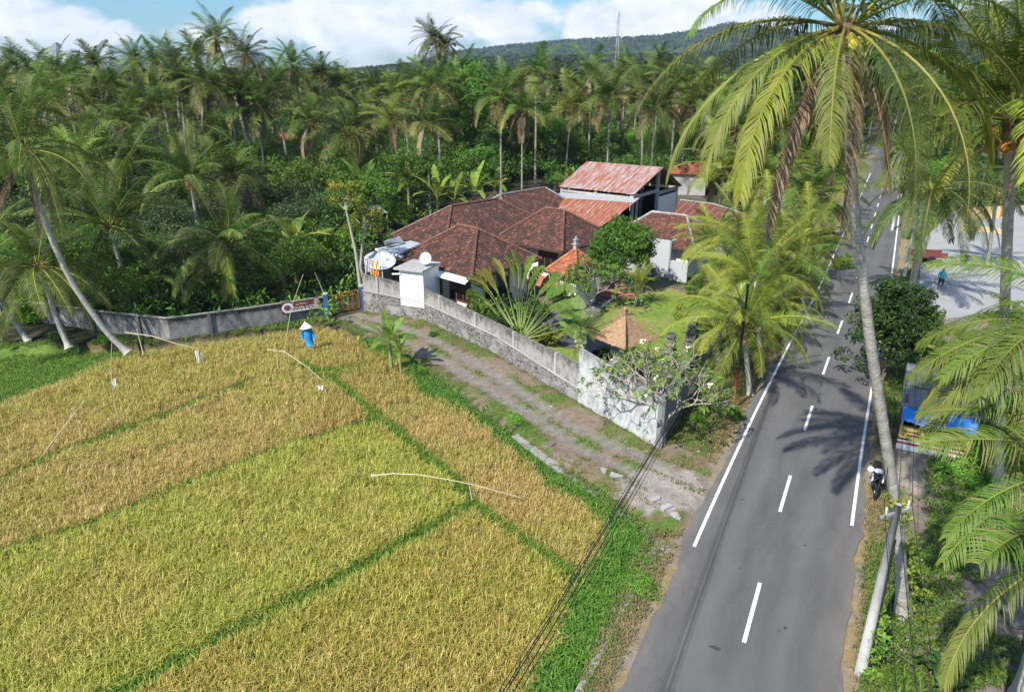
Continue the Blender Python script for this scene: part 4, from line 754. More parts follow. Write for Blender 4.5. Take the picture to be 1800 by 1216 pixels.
mid = lambda a, b, t: a+(b-a)*t
slope(f, [bl_, br_, mr_, mid(tl, tr_, .97)*0+mid(bl_, tl, .45)]); slope(f, [mid(bl_, tl, .45), mr_, tr_+(mr_-tr_)*.25, mid(bl_, tl, .8)])
fr = f.build('roof', M['rust2'], lt); f = MB(); slope(f, [mid(bl_, tl, .8), tr_+(mr_-tr_)*.25, tr_, tl]); f.build('top_strip', M['zinc'], fr)
f = MB()
for p in (mr_, br_, bl_, tl, tr_): f = MB(); f.box((p[0]*.97, p[1]*.97, p[2]/2-.06), (.16, .16, p[2]-.1), R(-36)); f.build('post', M['concrete'], lt)
f = MB(); f.prism([tuple(mid(tr_, mr_, .1)[:2]), tuple(mid(tr_, mr_, .9)[:2]), tuple(mid(tr_, mr_, .9)[:2]-np.array((.12, -.05))), tuple(mid(tr_, mr_, .1)[:2]-np.array((.12, -.05)))], 0, 2.2); f.build('side_wall', M['concrete'], lt)
rr_ = thing('red_iron_roof', 'old dark red iron roof behind the reddish tiled house', 'roof', (18, 68, 0)); q = np.array((18, 68, 0))
P = [np.array(p)-q for p in ((15, 68, 2.4), (20.4, 63.2, 2.3), (22.8, 67.2, 3.3), (19.7, 70.1, 4.0), (17, 72.4, 4.0))]; f = MB(); slope(f, [P[0], P[1], P[3], P[4]]); slope(f, [P[1], P[2], P[3]]); f.build('roof', M['rust3'], rr_)
f = MB(); f.beam(P[4]+(0, 0, .03), P[3]+(0, 0, .03), .2, .06); f.beam(P[3]+(0, 0, .03), P[2]+(0, 0, .03), .25, .06); f.beam(P[2]+(0, 0, .03), P[2]+np.array((2.6, -2.4, -.5)), .25, .06); f.build('ridge_cap', M['concrete'], rr_)
f = MB(); f.prism([(-2.2, .3), (2.1, -3.8), (3.8, -1.0), (1.2, 1.5), (-.6, 3.2)], -.1, 2.2); f.build('wall', M['concrete'], rr_)
# broken roof behind the shed
bk = thing('broken_tile_roof', 'half collapsed roof of broken red tiles behind the shed', 'roof', (*at(1195, 340)[:2], 0)); f = MB()
slope(f, [(-2, -1.5, 2.9), (3.5, -2.6, 2.9), (4, .8, 4.2), (-1.6, 1.6, 4.2)]); f.build('roof', M['tile_new'], bk); f = MB()
for k in range(6): f.beam((-2+k, -1.5, 2.8), (-1+k, 1.8, 5.2-.3*k), .1, .1)
f.build('rafters', M['bark'], bk); f = MB(); f.box((.8, -.3, 1.4), (5, 2.6, 2.8), R(-10)); f.build('wall', M['concrete'], bk)
# --- service corner on the left
WL = [(640, 547, 2.75, 1.55), (745, 562, 2.25, 1.25), (870, 621, 1.95, 1.15), (1016, 706, 2.05, .75)]
wn_ = [(np.array(at(x, y)), h, s) for x, y, h, s in WL]
def wallrun(root, name, nodes, z0f, z1f, th, mat, z00=0.):
    m_ = MB(); s = 0
    for (p, *a), (q, *b) in zip(nodes[:-1], nodes[1:]):
        L = np.linalg.norm(q-p); d = (q-p)/L; n = np.array((-d[1], d[0])); n = n if n@np.array((.6, .8)) > 0 else -n
        A0, A1, B0, B1 = z0f(*a), z1f(*a), z0f(*b), z1f(*b); f_ = -n*th*.0; bk_ = n*th
        m_.quad([(*(p+f_), A0), (*(q+f_), B0), (*(q+f_), B1), (*(p+f_), A1)], [(s, A0, A1-A0), (s+L, B0, B1-B0), (s+L, B1, 0), (s, A1, 0)])
        m_.quad([(*(q+bk_), B0), (*(p+bk_), A0), (*(p+bk_), A1), (*(q+bk_), B1)], [(s, A0, A1-A0), (s+L, B0, B1-B0), (s+L, B1, 0), (s, A1, 0)])
        m_.quad([(*(p+f_), A1), (*(q+f_), B1), (*(q+bk_), B1), (*(p+bk_), A1)], [(s, 0, 0.1), (s+L, 0, .1), (s+L, .2, .1), (s, .2, .1)])
        for e, z0_, z1_ in ((p, A0, A1), (q, B0, B1)): m_.quad([(*(e+f_), z0_), (*(e+bk_), z0_), (*(e+bk_), z1_), (*(e+f_), z1_)], [(0, z0_, z1_-z0_), (th, z0_, z1_-z0_), (th, z1_, 0), (0, z1_, 0)])
        s += L
    return m_.build(name, M[mat], root)
cw_ = thing('compound_wall', 'long weathered compound wall of river stone topped with cement blocks', 'wall', (0, 0, 0))
off = np.array((.10, .14))
nod2 = [(p+off*.5, h, s) for p, h, s in wn_]
wallrun(cw_, 'stone_base', wn_, lambda h, s: -.1, lambda h, s: s, .34, 'stone'); wallrun(cw_, 'block_panel', nod2, lambda h, s: s-.02, lambda h, s: h, .14, 'plaster')
lg = MB()
for (p, h, s), (q, h2, s2) in zip(wn_[:-1], wn_[1:]): lg.beam((*(p-off*.1), s+.02), (*(q-off*.1), s2+.02), .10, .07)
lg.build('ledge', M['concrete'], cw_)
for (p, h, s), (q, h2, s2) in zip(nod2[:-1], nod2[1:]):
    n = max(2, int(np.linalg.norm(q-p)/3.1))
    for k in range(n):
        t = (k+.5)/n; c = p+(q-p)*t-off*.12; z0_, z1_ = s+(s2-s)*t, h+(h2-h)*t; g_ = MB(); g_.box((c[0], c[1], (z0_+z1_)/2+.02), (.17, .13, z1_-z0_), math.atan2(*(q-p)[::-1])); g_.build('pillar', M['concrete'], cw_)
te = [(np.array(at(1016, 706)), 2.95), (np.array(at(1085, 746)), 2.7), (np.array(at(1158, 789)), 2.4)]
tw = thing('rendered_wall', 'taller patchy grey rendered wall at the road end of the compound', 'wall', (0, 0, 0)); wallrun(tw, 'wall_panel', te, lambda h: -.1, lambda h: h, .2, 'plaster2')
side = [(te[-1][0], 2.4), (te[-1][0]+np.array((1.6, 3.3)), 2.4), (te[-1][0]+np.array((2.5, 5.3)), 2.2)]
m_ = MB()
for (p, h), (q, h2) in zip(side[:-1], side[1:]):
    d = nrm(q-p); n = np.array((d[1], -d[0])); m_.prism([tuple(p+n*.01), tuple(q+n*.01), tuple(q-n*.18), tuple(p-n*.18)], -.1, [h, h2, h2, h])
m_.build('return_wall', M['plaster2'], tw)
# carved stone gate towers
def gate_tower(px, py, h, label):
    r = thing('gate_tower', label, 'gate tower', at3(px, py), R(62), 'stone gate towers'); lv = 7
    for k in range(lv):
        t = k/lv; w_ = 1.1*(1-.62*t); m_ = MB(); m_.box((0, 0, h*(t+.5/lv)), (w_, w_*.8, h/lv*.98)); m_.box((0, 0, h*(t+.93/lv)), (w_*1.16, w_*.96, h/lv*.16))
        for s in (-1, 1): m_.box((s*w_*.55, 0, h*(t+.98/lv)), (.12, w_*.5, .16))
        m_.build('tier', M['rock'], r, bevel=.02)
gate_tower(1172, 676, 2.9, 'carved grey stone gate tower nearer the frangipani tree'); gate_tower(1212, 640, 2.9, 'carved grey stone gate tower half hidden by palm leaves')
gd = thing('iron_gate', 'dark iron gate panel standing open beside the thatched shrine', 'gate', at3(1040, 650), R(20)); f = MB()
for k in range(12): f.tube([(k*.12, 0, .1), (k*.12, 0, 1.25+.25*math.sin(k/11*3.1))], .018, 5)
f.beam((0, 0, .2), (1.35, 0, .2), .04, .04); f.beam((0, 0, 1.2), (1.35, 0, 1.2), .04, .04); f.build('bars', M['dark'], gd); f = MB(); f.box((.66, .02, .7), (1.3, .02, .95)); f.build('panel', M['dark'], gd)
# thatched shrine
sy = at(1092, 664); Zs = lambda py, px=1092: atd(px, py, sy[1])[2]
shn = thing('thatched_shrine', 'small garden shrine with brown thatched roof on a stone base', 'shrine', (*sy, 0), R(38)); zb = Zs(612); ze_ = Zs(589); za = Zs(556)
for k, (w_, z0_, z1_) in enumerate(((1.15, 0, .3), (.8, .3, zb*.45), (.95, zb*.45, zb*.6), (.72, zb*.6, zb*.85), (1.0, zb*.85, zb))):
    m_ = MB(); m_.box((0, 0, (z0_+z1_)/2), (w_, w_, (z1_-z0_)*.98))
    for j in range(9): m_.box(((random.random()-.5)*w_, -w_/2, z0_+(z1_-z0_)*random.random()), (.16, .1, .12), 0)
    m_.build('stone_tier', M['litter'], shn, bevel=.03)
m_ = MB()
for x in (-.42, .42):
    for y in (-.42, .42): m_.box((x, y, (zb+ze_)/2+.1), (.09, .09, ze_-zb+.3))
for z in (zb+.12, zb+.35): [m_.box((0, y, z), (1.0, .05, .08)) for y in (-.46, .46)]; [m_.box((x, 0, z), (.05, 1.0, .08)) for x in (-.46, .46)]
for k in range(7): m_.box((-.42+.14*k, -.45, zb+.24), (.04, .04, .3)); m_.box((-.45, -.42+.14*k, zb+.24), (.04, .04, .3))
m_.build('wooden_house', M['bamboo'], shn)
m_ = MB(); w1 = 1.22; ns = 9
for a in range(4):
    an = a*math.pi/2; ro_ = lambda x, y: (x*math.cos(an)-y*math.sin(an), x*math.sin(an)+y*math.cos(an))
    for k in range(ns):
        t0, t1 = k/ns, (k+1)/ns; r0, r1 = w1*(1-t0)+.12*t0, w1*(1-t1)+.12*t1; f0 = lambda t: ze_+(za-ze_)*(t**1.35*.75+t*.25); j = .03*random.random()
        m_.quad([(*ro_(-r0-j, -r0-j), f0(t0)-.06), (*ro_(r0+j, -r0-j), f0(t0)-.06), (*ro_(r1+.02, -r1-.02), f0(t1)), (*ro_(-r1-.02, -r1-.02), f0(t1))])
    for k in range(26): x = -w1+2*w1*k/25; m_.beam((*ro_(x, -w1+.02), ze_+.02), (*ro_(x*1.02, -w1-.10), ze_-.13-.05*random.random()), .09, .03)
    m_.beam((*ro_(-w1*1.22, -w1*1.22), ze_+.06), (*ro_(-.1, -.1), za+.02), .08, .09)
rf_ = m_.build('thatched_roof', M['thatch'], shn); m_ = MB(); m_.box((0, 0, za+.15), (.22, .22, .45)); m_.ball((0, 0, za+.42), (.17, .17, .14), 8); [m_.beam((0, 0, za+.4), (math.cos(k)*.22, math.sin(k)*.22, za+.52), .03, .03) for k in range(6)]; m_.build('finial', M['thatch'], rf_)
# left service corner
def onwall(px, py, dn=0.):   # point on the compound wall's first run seen at px; height from py
    p, q = wn_[0][0], wn_[1][0]; best = min(np.linspace(0, 1.2, 400), key=lambda t: abs(atd(px, py, (p+(q-p)*t)[1])[0]-(p+(q-p)*t)[0])); c = p+(q-p)*best; return c, atd(px, py, c[1])[2]
a_, zt1 = onwall(702, 472); b_, zt2 = onwall(744, 483); d_ = nrm(b_-a_); n_ = np.array((-d_[1], d_[0])); _, zb1 = onwall(744, 541)
wb = thing('white_annex', 'bright white wash room block built up against the compound wall', 'building', (*a_, 0)); m_ = MB(); P = [tuple(v-a_) for v in (a_-n_*.06, b_-n_*.06, b_+n_*2.2, a_+n_*2.2)]; m_.prism(P, zb1, zt1-.02); m_.build('wall', M['white'], wb)
m_ = MB(); e_ = .28; P2 = [tuple(v-a_) for v in (a_-n_*(.06+e_)-d_*e_, b_-n_*(.06+e_)+d_*e_*.5, b_+n_*2.3+d_*e_*.5, a_+n_*2.3-d_*e_)]; m_.prism(P2, zt1-.02, zt1+.10); m_.build('roof_slab', M['concrete'], wb)
m_ = MB(); m_.tube([tuple(d_*.1-n_*.1)+(zt1-.35,), tuple(-d_*.45-n_*.25)+(zt1-.38,)], .06, 8); m_.build('drain_pipe', M['white'], wb)
dq = b_-d_*.3+n_*.9; ds_ = thing('satellite_dish', 'small white satellite dish standing on the annex roof slab', 'satellite dish', (*dq, zt1+.1)); 
def dish(root, r, depth, dirn, c, mat, n=22, rings=6):
    m_ = MB(); dirn = nrm(dirn); A = nrm(np.cross(dirn, (0, 0, 1))); B = np.cross(dirn, A)
    V = [np.array(c)-dirn*depth]; F = []
    for i in range(1, rings+1):
        t = i/rings
        for k in range(n): th = 2*math.pi*k/n; V.append(np.array(c)+(A*math.cos(th)+B*math.sin(th))*r*t-dirn*depth*(1-t*t))
    V = np.array(V); T = np.array([(0, 1+k, 1+(k+1) % n) for k in range(n)]); m_.add(V, T)
    Q = [(1+(i-1)*n+k, 1+i*n+k, 1+i*n+(k+1) % n, 1+(i-1)*n+(k+1) % n) for i in range(1, rings) for k in range(n)]; m_.F.append((np.array(Q), 0))
    o = m_.build('reflector', M[mat], root, smooth=True); s = o.modifiers.new('thick', 'SOLIDIFY'); s.thickness = .02; return o
dish(ds_, .42, .09, (-.25, -.85, .35), (0, 0, .55), 'white'); m_ = MB(); m_.tube([(0, .05, 0), (0, .05, .5)], .03, 6); m_.tube([(0, -.05, .2), (-.1, -.42, .45)], .012, 5); m_.box((-.1, -.42, .45), (.07, .1, .07)); m_.build('mount', M['metal'], ds_)
mdp = at3(668, 457, 3.35); md = thing('mesh_satellite_dish', 'wide grey mesh satellite dish tipped towards the sky over the laundry corner', 'satellite dish', (mdp[0], mdp[1], 0)); dish(md, 1.15, .28, (.12, -.35, .93), (0, 0, 3.35), 'zinc', 26); m_ = MB(); m_.tube([(0, .2, 0), (0, .1, 3.1)], .045, 8); m_.tube([(0, 0, 3.1), (0, -.1, 4.0)], .015, 5); m_.box((0, -.1, 4.0), (.12, .12, .12)); m_.build('mount', M['metal'], md)
fr_ = thing('flat_roofed_kitchen', 'low kitchen under a flat grey metal sheet roof at the left house corner', 'building', at3(705, 470)); q = np.array(at3(705, 470)); P = [np.array(at3(x, y, 3.2))-q for x, y in ((660, 437), (708, 451), (748, 430), (722, 423))]
m_ = MB(); m_.prism([tuple(p[:2]) for p in P], 3.12, 3.2); m_.build('roof', M['zinc'], fr_); m_ = MB(); m_.beam(P[0]+(0, 0, -.05), P[1]+(0, 0, -.05), .06, .16); m_.build('gutter', M['white'], fr_); m_ = MB(); c_ = sum(P)/4; m_.prism([tuple((c_+(p-c_)*.86)[:2]) for p in P], -.1, 3.12); m_.build('wall', M['dark'], fr_)
P = [np.array(at3(x, y, z))-q for x, y, z in ((676, 431, 3.3), (712, 427, 3.3), (702, 415, 3.8), (674, 425, 3.8))]; m_ = MB(); m_.quad(P)
for k in range(11): t = (k+.5)/11; m_.beam(P[0]+(P[1]-P[0])*t+(0, 0, .02), P[3]+(P[2]-P[3])*t+(0, 0, .02), .05, .04, (1, 1, 1))
sp2 = m_.build('roof_light', M['metal'], fr_)
ln = thing('washing_line', 'metal frame with pale cloths hung to dry behind the wall', 'washing line', at3(655, 500)); q = np.array(at3(655, 500)); yb = 49.6
pa, pb, pc, pd_ = [np.array(atd(x, y, 49.4))-q for x, y in ((641, 452), (643, 480), (671, 462), (672, 486))]; m_ = MB(); m_.tube([pa*(1, 1, 0), pa], .035, 6); m_.tube([pc*(1, 1, 0), pc], .03, 6); m_.tube([pa, pc], .02, 5); m_.build('frame', M['white'], ln)
for t, wd_, hh_, c in ((.22, .5, 1.0, (.52, .50, .60)), (.55, .85, 1.05, (.75, .52, .30)), (.62, .5, .5, (.78, .30, .05))):
    m_ = MB(); p = pa+(pc-pa)*t; n = 8; V = []; F = []
    for i in range(n+1):
        for j in range(5): V.append(p+np.array(((i/n-.5)*wd_*(1-.3*j/4), .06*math.sin(i*1.9+j)-(.12 if hh_ < .6 else 0), -j/4*hh_-(.62 if hh_ < .6 else 0))))
    F = [(i*5+j, i*5+j+1, (i+1)*5+j+1, (i+1)*5+j) for i in range(n) for j in range(4)]; m_.add(V, F, c); m_.build('hanging_cloth', M['cloth'], ln)
ms = thing('open_metal_shed', 'little open shed on thin posts with grey sheet roof in the trees', 'shed', at3(658, 408)); q = np.array(at3(658, 408)); P = [np.array(at3(x, y, z))-q for x, y, z in ((634, 368, 3.1), (682, 375, 2.7), (668, 360, 3.0), (640, 357, 3.3))]; m_ = MB(); slope(m_, P); m_.build('roof', M['zinc'], ms); 
for p in P: m_ = MB(); m_.box((p[0]*.93, p[1]*.93, p[2]/2), (.1, .1, p[2])); m_.build('post', M['concrete'], ms)
# --- block wall on the left with banner and gate
bw = thing('block_wall', 'low stained, shade-darkened concrete block wall behind the rice field', 'wall', (0, 0, 0)); LW = [(572, 552, 1.25), (440, 574, 1.3), (300, 596, 1.4), (200, 585, 1.4), (75, 566, 1.35), (-60, 560, 1.3), (-260, 560, 1.3)]
lwn = [(np.array(at(x, y)), h) for x, y, h in LW]; wallrun(bw, 'wall_panel', lwn, lambda h: -.6, lambda h: h, .16, 'block')
m_ = MB()
for (p, h), (q, h2) in zip(lwn[:-1], lwn[1:]): m_.beam((*p, h+.03), (*q, h2+.03), .2, .06)
m_.build('coping', M['oldcon'], bw)
for (p, h), (q, h2) in zip(lwn[:-1], lwn[1:]):
    n = max(1, int(np.linalg.norm(q-p)/3.2))
    for k in range(n): t = (k+.5)/n; c = p+(q-p)*t; g_ = MB(); g_.box((c[0], c[1]-.03, .4), (.2, .2, 2.02), math.atan2(*(q-p)[::-1])); g_.build('pillar', M['plaster'], bw)
def text(body, size, loc, rot, mat, parent, name='lettering', ext=.004, ital=0.):
    cu = bpy.data.curves.new(name, 'FONT'); cu.body = body; cu.size = size; cu.extrude = ext; cu.align_x = 'CENTER'; cu.shear = ital; o = bpy.data.objects.new(name, cu); C.objects.link(o); bpy.context.view_layer.update()
    me = bpy.data.meshes.new_from_object(o); bpy.data.objects.remove(o); me.materials.clear(); me.materials.append(mat); t = bpy.data.objects.new(name, me); C.objects.link(t); t.parent = parent; t.location = loc; t.rotation_euler = rot; return t
def colmat(nm, c, rough=.6): return plain(nm, c, rough, .06, 4, 0)
M.update(maroon=colmat('maroon print', (.16, .045, .04)), letter=colmat('white lettering', (.75, .75, .72)), lcream=colmat('cream lettering', (.66, .62, .42)), pink=colmat('pink print', (.60, .36, .46)), yellow=colmat('yellow print', (.72, .52, .13)), redp=colmat('red paint', (.50, .06, .06)), greyp=colmat('dark grey paint', (.05, .05, .055)), purple=colmat('purple print', (.20, .07, .12)))
p, q = lwn[0][0], lwn[1][0]; d_ = nrm(p-q); n_ = np.array((d_[1], -d_[0])); n_ = -n_ if n_[1] > 0 else n_
def wx(px): t = min(np.linspace(-.3, 1.2, 600), key=lambda t: abs(atd(px, 545, (q+(p-q)*t)[1])[0]-(q+(p-q)*t)[0])); return q+(p-q)*t
bL, bR = wx(494), wx(560); W_ = np.linalg.norm(bR-bL); cB = (bL+bR)/2+n_*.22; bz = .98
bn = thing('farm_banner', 'maroon printed farm banner hung on the block wall by the gate', 'banner', (*cB, 0), math.atan2(d_[1], d_[0])); H_ = .86
m_ = MB(); N_ = 14; V = []
for i in range(N_+1):
    for j in range(3): V.append(((i/N_-.5)*W_, .02*math.sin(i*1.3+j), bz+(j/2-.5)*H_-(.10*math.sin(i/N_*math.pi) if j == 2 else 0)-.03*(i == 0)))
m_.add(V, [(i*3+j, (i+1)*3+j, (i+1)*3+j+1, i*3+j+1) for i in range(N_) for j in range(2)]); m_.build('cloth_panel', M['maroon'], bn)
rx = (math.pi/2, 0, 0); y0 = -.035
text('Farm', .22, (.2, y0, bz+.08), rx, M['lcream'], bn); text('oci', .18, (-.22, y0, bz+.07), rx, M['lcream'], bn, ital=.35); text('Telur Bebek dan Ternak', .15, (.26, y0, bz-.12), rx, M['letter'], bn)
m_ = MB(); [m_.box((-.62+.27*k, y0, bz-.2), (.2, .01, .05)) for k in range(7)]; m_.box((.22, y0, bz-.32), (1.9, .01, .09)); m_.build('small_print', M['letter'], bn)
m_ = MB(); m_.ball((-W_/2+.42, y0+.01, bz-.04), (.40, .015, .36), 20); m_.build('round_picture', M['letter'], bn); m_ = MB(); m_.ball((-W_/2+.38, y0-.012, bz), (.24, .01, .2), 12); m_.ball((-W_/2+.55, y0-.012, bz-.1), (.15, .01, .1), 10); m_.build('picture_print', M['purple'], bn)
m_ = MB(); m_.box((W_/2-.17, y0, bz-.02), (.3, .012, H_-.1)); m_.build('side_print', M['pink'], bn)
bp = []
for x, y, lb in ((576, 556, 'dark blue gate post at the end of the block wall'), (638, 541, 'dark blue gate post against the compound wall corner')):
    t_ = thing('gate_post', lb, 'gate post', at3(x, y), 0, 'blue gate posts'); m_ = MB(); m_.box((0, 0, .75), (.34, .3, 1.7)); m_.build('shaft', M['blue'], t_, bevel=.02); m_ = MB(); m_.ball((0, 0, 1.66), (.2, .2, .1), 10); m_.build('cap', M['concrete'], t_); bp.append(np.array(at(x, y)))
og = thing('orange_gate', 'rusty orange steel gate closing the track', 'gate', (*bp[0], 0), math.atan2(*(bp[1]-bp[0])[::-1])); Lg = np.linalg.norm(bp[1]-bp[0]); m_ = MB()
for z in (.15, 1.15, 1.42): m_.beam((.25, 0, z), (Lg-.25, 0, z), .05, .05)
for x in (.25, Lg*.42, Lg*.72, Lg-.25): m_.beam((x, 0, .1), (x, 0, 1.45), .09, .05)
m_.build('frame', M['orange'], og); m_ = MB()
for k in range(34): m_.tube([(.25+(Lg-.5)*k/33, 0, .15), (.25+(Lg-.5)*k/33, 0, 1.15)], .007, 4)
for k in range(8): m_.tube([(.25, 0, .2+k*.13), (Lg-.25, 0, .2+k*.13)], .006, 4)
m_.build('wire_mesh', M['bark'], og)
# retaining wall between driveway and field, kerb beside the ditch
rw = thing('retaining_wall', 'low crumbling concrete retaining wall along the driveway above the rice', 'wall', (0, 0, 0)); RWp = poly([(905, 765), (976, 816), (1108, 910), (1138, 934), (1170, 962)]); m_ = MB()
for a, b in zip(RWp[:-1], RWp[1:]):
    k = max(1, int(np.linalg.norm(b-a)/.8))
    for i in range(k): s, e = a+(b-a)*i/k, a+(b-a)*(i+1)/k; m_.beam((*s, -.34), (*e, -.34), .30+.10*random.random(), .62+.12*random.random())
m_.build('coping', M['oldcon'], rw)
dk = thing('ditch_kerb', 'narrow grey kerb beside the grassy ditch on the left verge', 'kerb', (0, 0, 0)); m_ = MB()
for a, b in zip(CURB[:-1], CURB[1:]):
    k = max(1, int(np.linalg.norm(b-a)/.9))
    for i in range(k): s, e = a+(b-a)*i/k, a+(b-a)*(i+1)/k; m_.beam((*s, -.27+.06*random.random()), (*e, -.27+.06*random.random()), .24, .5)
m_.build('edge_stone', M['oldcon'], dk)
# ---------------------------------------------------------------- big coconut palms close to the camera
def F_(az, lv, kd='g', s=1.): return (az, lv, kd, s)
H1b = at3(1588, 1080); H1c = atd(1487, 52, 17.4)
h1pts = [H1b]+[atd(x, y, H1b[1]+(17.4-H1b[1])*t) for x, y, t in ((1584,985,.12),(1578,900,.25),(1563,815,.38),(1550,730,.5),(1537,650,.62),(1524,560,.72),(1514,465,.82),(1500,380,.88),(1492,220,.95))]+[H1c]
near_palm('coconut_palm', 'tall leaning coconut palm with yellow nuts standing over the road', H1b, H1c,
    [F_(-146,5,'y',1.12),F_(-60,5,'g',1.1),F_(-14,5,'y',1.1),F_(-28,4,'g',1.0),F_(172,5,'g',1.12),F_(158,4,'g',1.1),F_(-158,5,'g',1.02),F_(140,5,'d',1.05),F_(48,5,'g',1.0),F_(98,5,'d',1.05),F_(75,5,'d',.95),F_(20,4,'g',1.0),F_(118,4,'g',1.),
     F_(176,2,'g',1.0),F_(196,3,'g',.95),F_(6,2,'g',1.02),F_(28,3,'g',1.05),F_(60,3,'g',1.0),F_(-8,3,'g',.9),F_(150,2,'g',1.),F_(100,2,'g',1.),F_(215,2,'g',.9),F_(120,1,'g'),F_(300,1,'g',.9),F_(230,1,'g',.9),F_(10,1,'g'),F_(90,0,'g'),F_(180,0,'g'),
     F_(-84,5,'d',.98),F_(-119,5,'g',.86),F_(-75,6,'b',.85),F_(-104,6,'b',.95),F_(60,6,'b',.8),F_(-140,6,'b',1.05),F_(15,6,'b',.85),F_(110,6,'b',.9),F_(-62,6,'b',.7)], tr=(.18,.125), trunk_pts=h1pts, L=4.7, ncoc=20, coc=(.46,.38,.035))
def np2(label, b, c, Y, fr, **k):
    base = at3(*b) if b else None; top = atd(*c, Y)
    if base is None: base = (top[0]+k.pop('dx', 0), top[1]+k.pop('dy', 0), 0)
    else: k.pop('dx', 0); k.pop('dy', 0)
    return near_palm('coconut_palm', label, base, top, fr, **k)
np2('coconut palm with orange nuts at the right edge above the yard', (1752, 930), (1778, 215), 18.6, ring(30, 20, (0,0,1,1,2,2,3,3,4), 3, 'gyg', 1.1)+[F_(180,3,'g',.9),F_(192,4,'g',.8),F_(205,5,'y',.6),F_(-90,3,'g',.85),F_(-60,4,'g'),F_(-90,6,'b',.5),F_(190,6,'b',.5)], ncoc=12, coc=(.60,.22,.03), L=4.9, tr=(.17,.13))
np2('palm just outside the right edge sending long fronds over the kiosk', None, (1985, 612), 14.5, [F_(186,3,'g',.95),F_(198,3,'g',1.05),F_(180,4,'g',1.05),F_(210,3,'g',1.),F_(158,3,'g',.9),F_(228,2,'g'),F_(150,4,'g',.9),F_(202,4,'g',.95),F_(240,4,'g',.9),F_(178,4,'g',1.05)]+[F_(180,3,'g',1.),F_(215,4,'g',.95),F_(165,4,'g',1.)]+ring(12, 40, (0,1,2,3), 5, 'g'), ncoc=5, dx=.4, dy=.3, L=4.8)
np2('second palm outside the right edge with fronds over the weedy verge', None, (1975, 865), 12.6, [F_(184,2,'g',1.05),F_(197,3,'g',1.),F_(190,3,'g',.95),F_(215,2,'g'),F_(168,2,'g',.95),F_(235,1,'g')]+ring(6, 70, (0,1,3), 8, 'g'), ncoc=4, dx=.2, L=4.6)
np2('lowest palm at the right edge with one long frond above the big leaved plant', None, (1875, 985), 10.9, [F_(203,2,'g',.98),F_(225,1,'g'),F_(190,5,'g',.8)]+ring(5, 170, (0,1), 9, 'g'), ncoc=3, dx=.3, L=4.3)
np2('dark shaded coconut palm between the poles and the pale yard', (1600, 515), (1638, 335), 50, ring(24, 10, (1,2,3,4,5,5), 11, 'd', 1.3)+[F_(200,5,'d',1.3),F_(-30,5,'d',1.3),F_(-80,5,'d',1.3)], ncoc=5, coc=(.3,.25,.05), tr=(.28,.2))  # darker frond green carries this palm's backlit shade in its colour
np2('thin coconut palm standing on the far side of the yard', (1735, 470), (1752, 345), 60, ring(18, 50, (1,2,3,4,5), 12, 'd'), ncoc=3, L=4.8)
# left hand palms
LP = [('long leaning coconut palm crossing in front of the block wall', (225,620), (42,268), 40.5, [(190,588),(155,540),(122,490),(92,425),(68,360)], ring(22, 5, (0,1,2,3,4,4,5), 21, 'gg', 1.15)+[F_(-40,5,'g',1.25),F_(-110,4,'g',1.2),F_(200,5,'y',1.1),F_(-60,6,'b',1.),F_(-90,6,'b',1.2)], 9),
 ('curved coconut palm rooted beside the left part of the block wall', (122,612), (66,470), 42.5, [(107,580),(94,545),(84,510)], ring(20, 33, (1,2,3,4,4,5), 22, 'gd', 1.15)+[F_(200,4,'g',1.1),F_(-20,4,'g',1.2),F_(-45,4,'g',1.1),F_(-90,5,'g',1.1)], 5),
 ('coconut palm at the far left edge leaning out of the picture', (50,600), (-35,470), 43.3, [(25,565),(2,530),(-15,500)], ring(18, 60, (1,2,3,4,5), 23, 'g', 1.1), 4)]
for lb, b, c, Y, mid_, fr, nc in LP:
    B_ = at3(*b); T_ = atd(*c, Y); near_palm('coconut_palm', lb, B_, T_, fr, trunk_pts=[B_]+[atd(x, y, B_[1]+(Y-B_[1])*(i+1)/(len(mid_)+1)) for i, (x, y) in enumerate(mid_)]+[T_], ncoc=nc, tr=(.19,.14), coc=(.5,.38,.05), L=4.7)
np2('stout low coconut palm with upright fronds behind the block wall', None, (193,400), 48.5, ring(24, 0, (0,1,2,2,3,4,5), 24, 'gd', 1.25)+[F_(150,5,'b',1.1)], ncoc=5, dx=.5, L=5.)
np2('shady coconut palm with drooping tips behind the wall left of the banner', None, (398,432), 49, ring(24, 15, (0,1,2,3,3,4,5), 25, 'dg', 1.2)+[F_(-70,5,'y',1.),F_(-110,5,'g',1.1)], ncoc=4, dx=.2, L=4.6)
np2('coconut palm with a small orange nut cluster above the wall palms', None, (335,318), 62, ring(20, 35, (0,1,2,3,4), 26, 'g', 1.1), ncoc=8, coc=(.6,.22,.03), L=4.6)
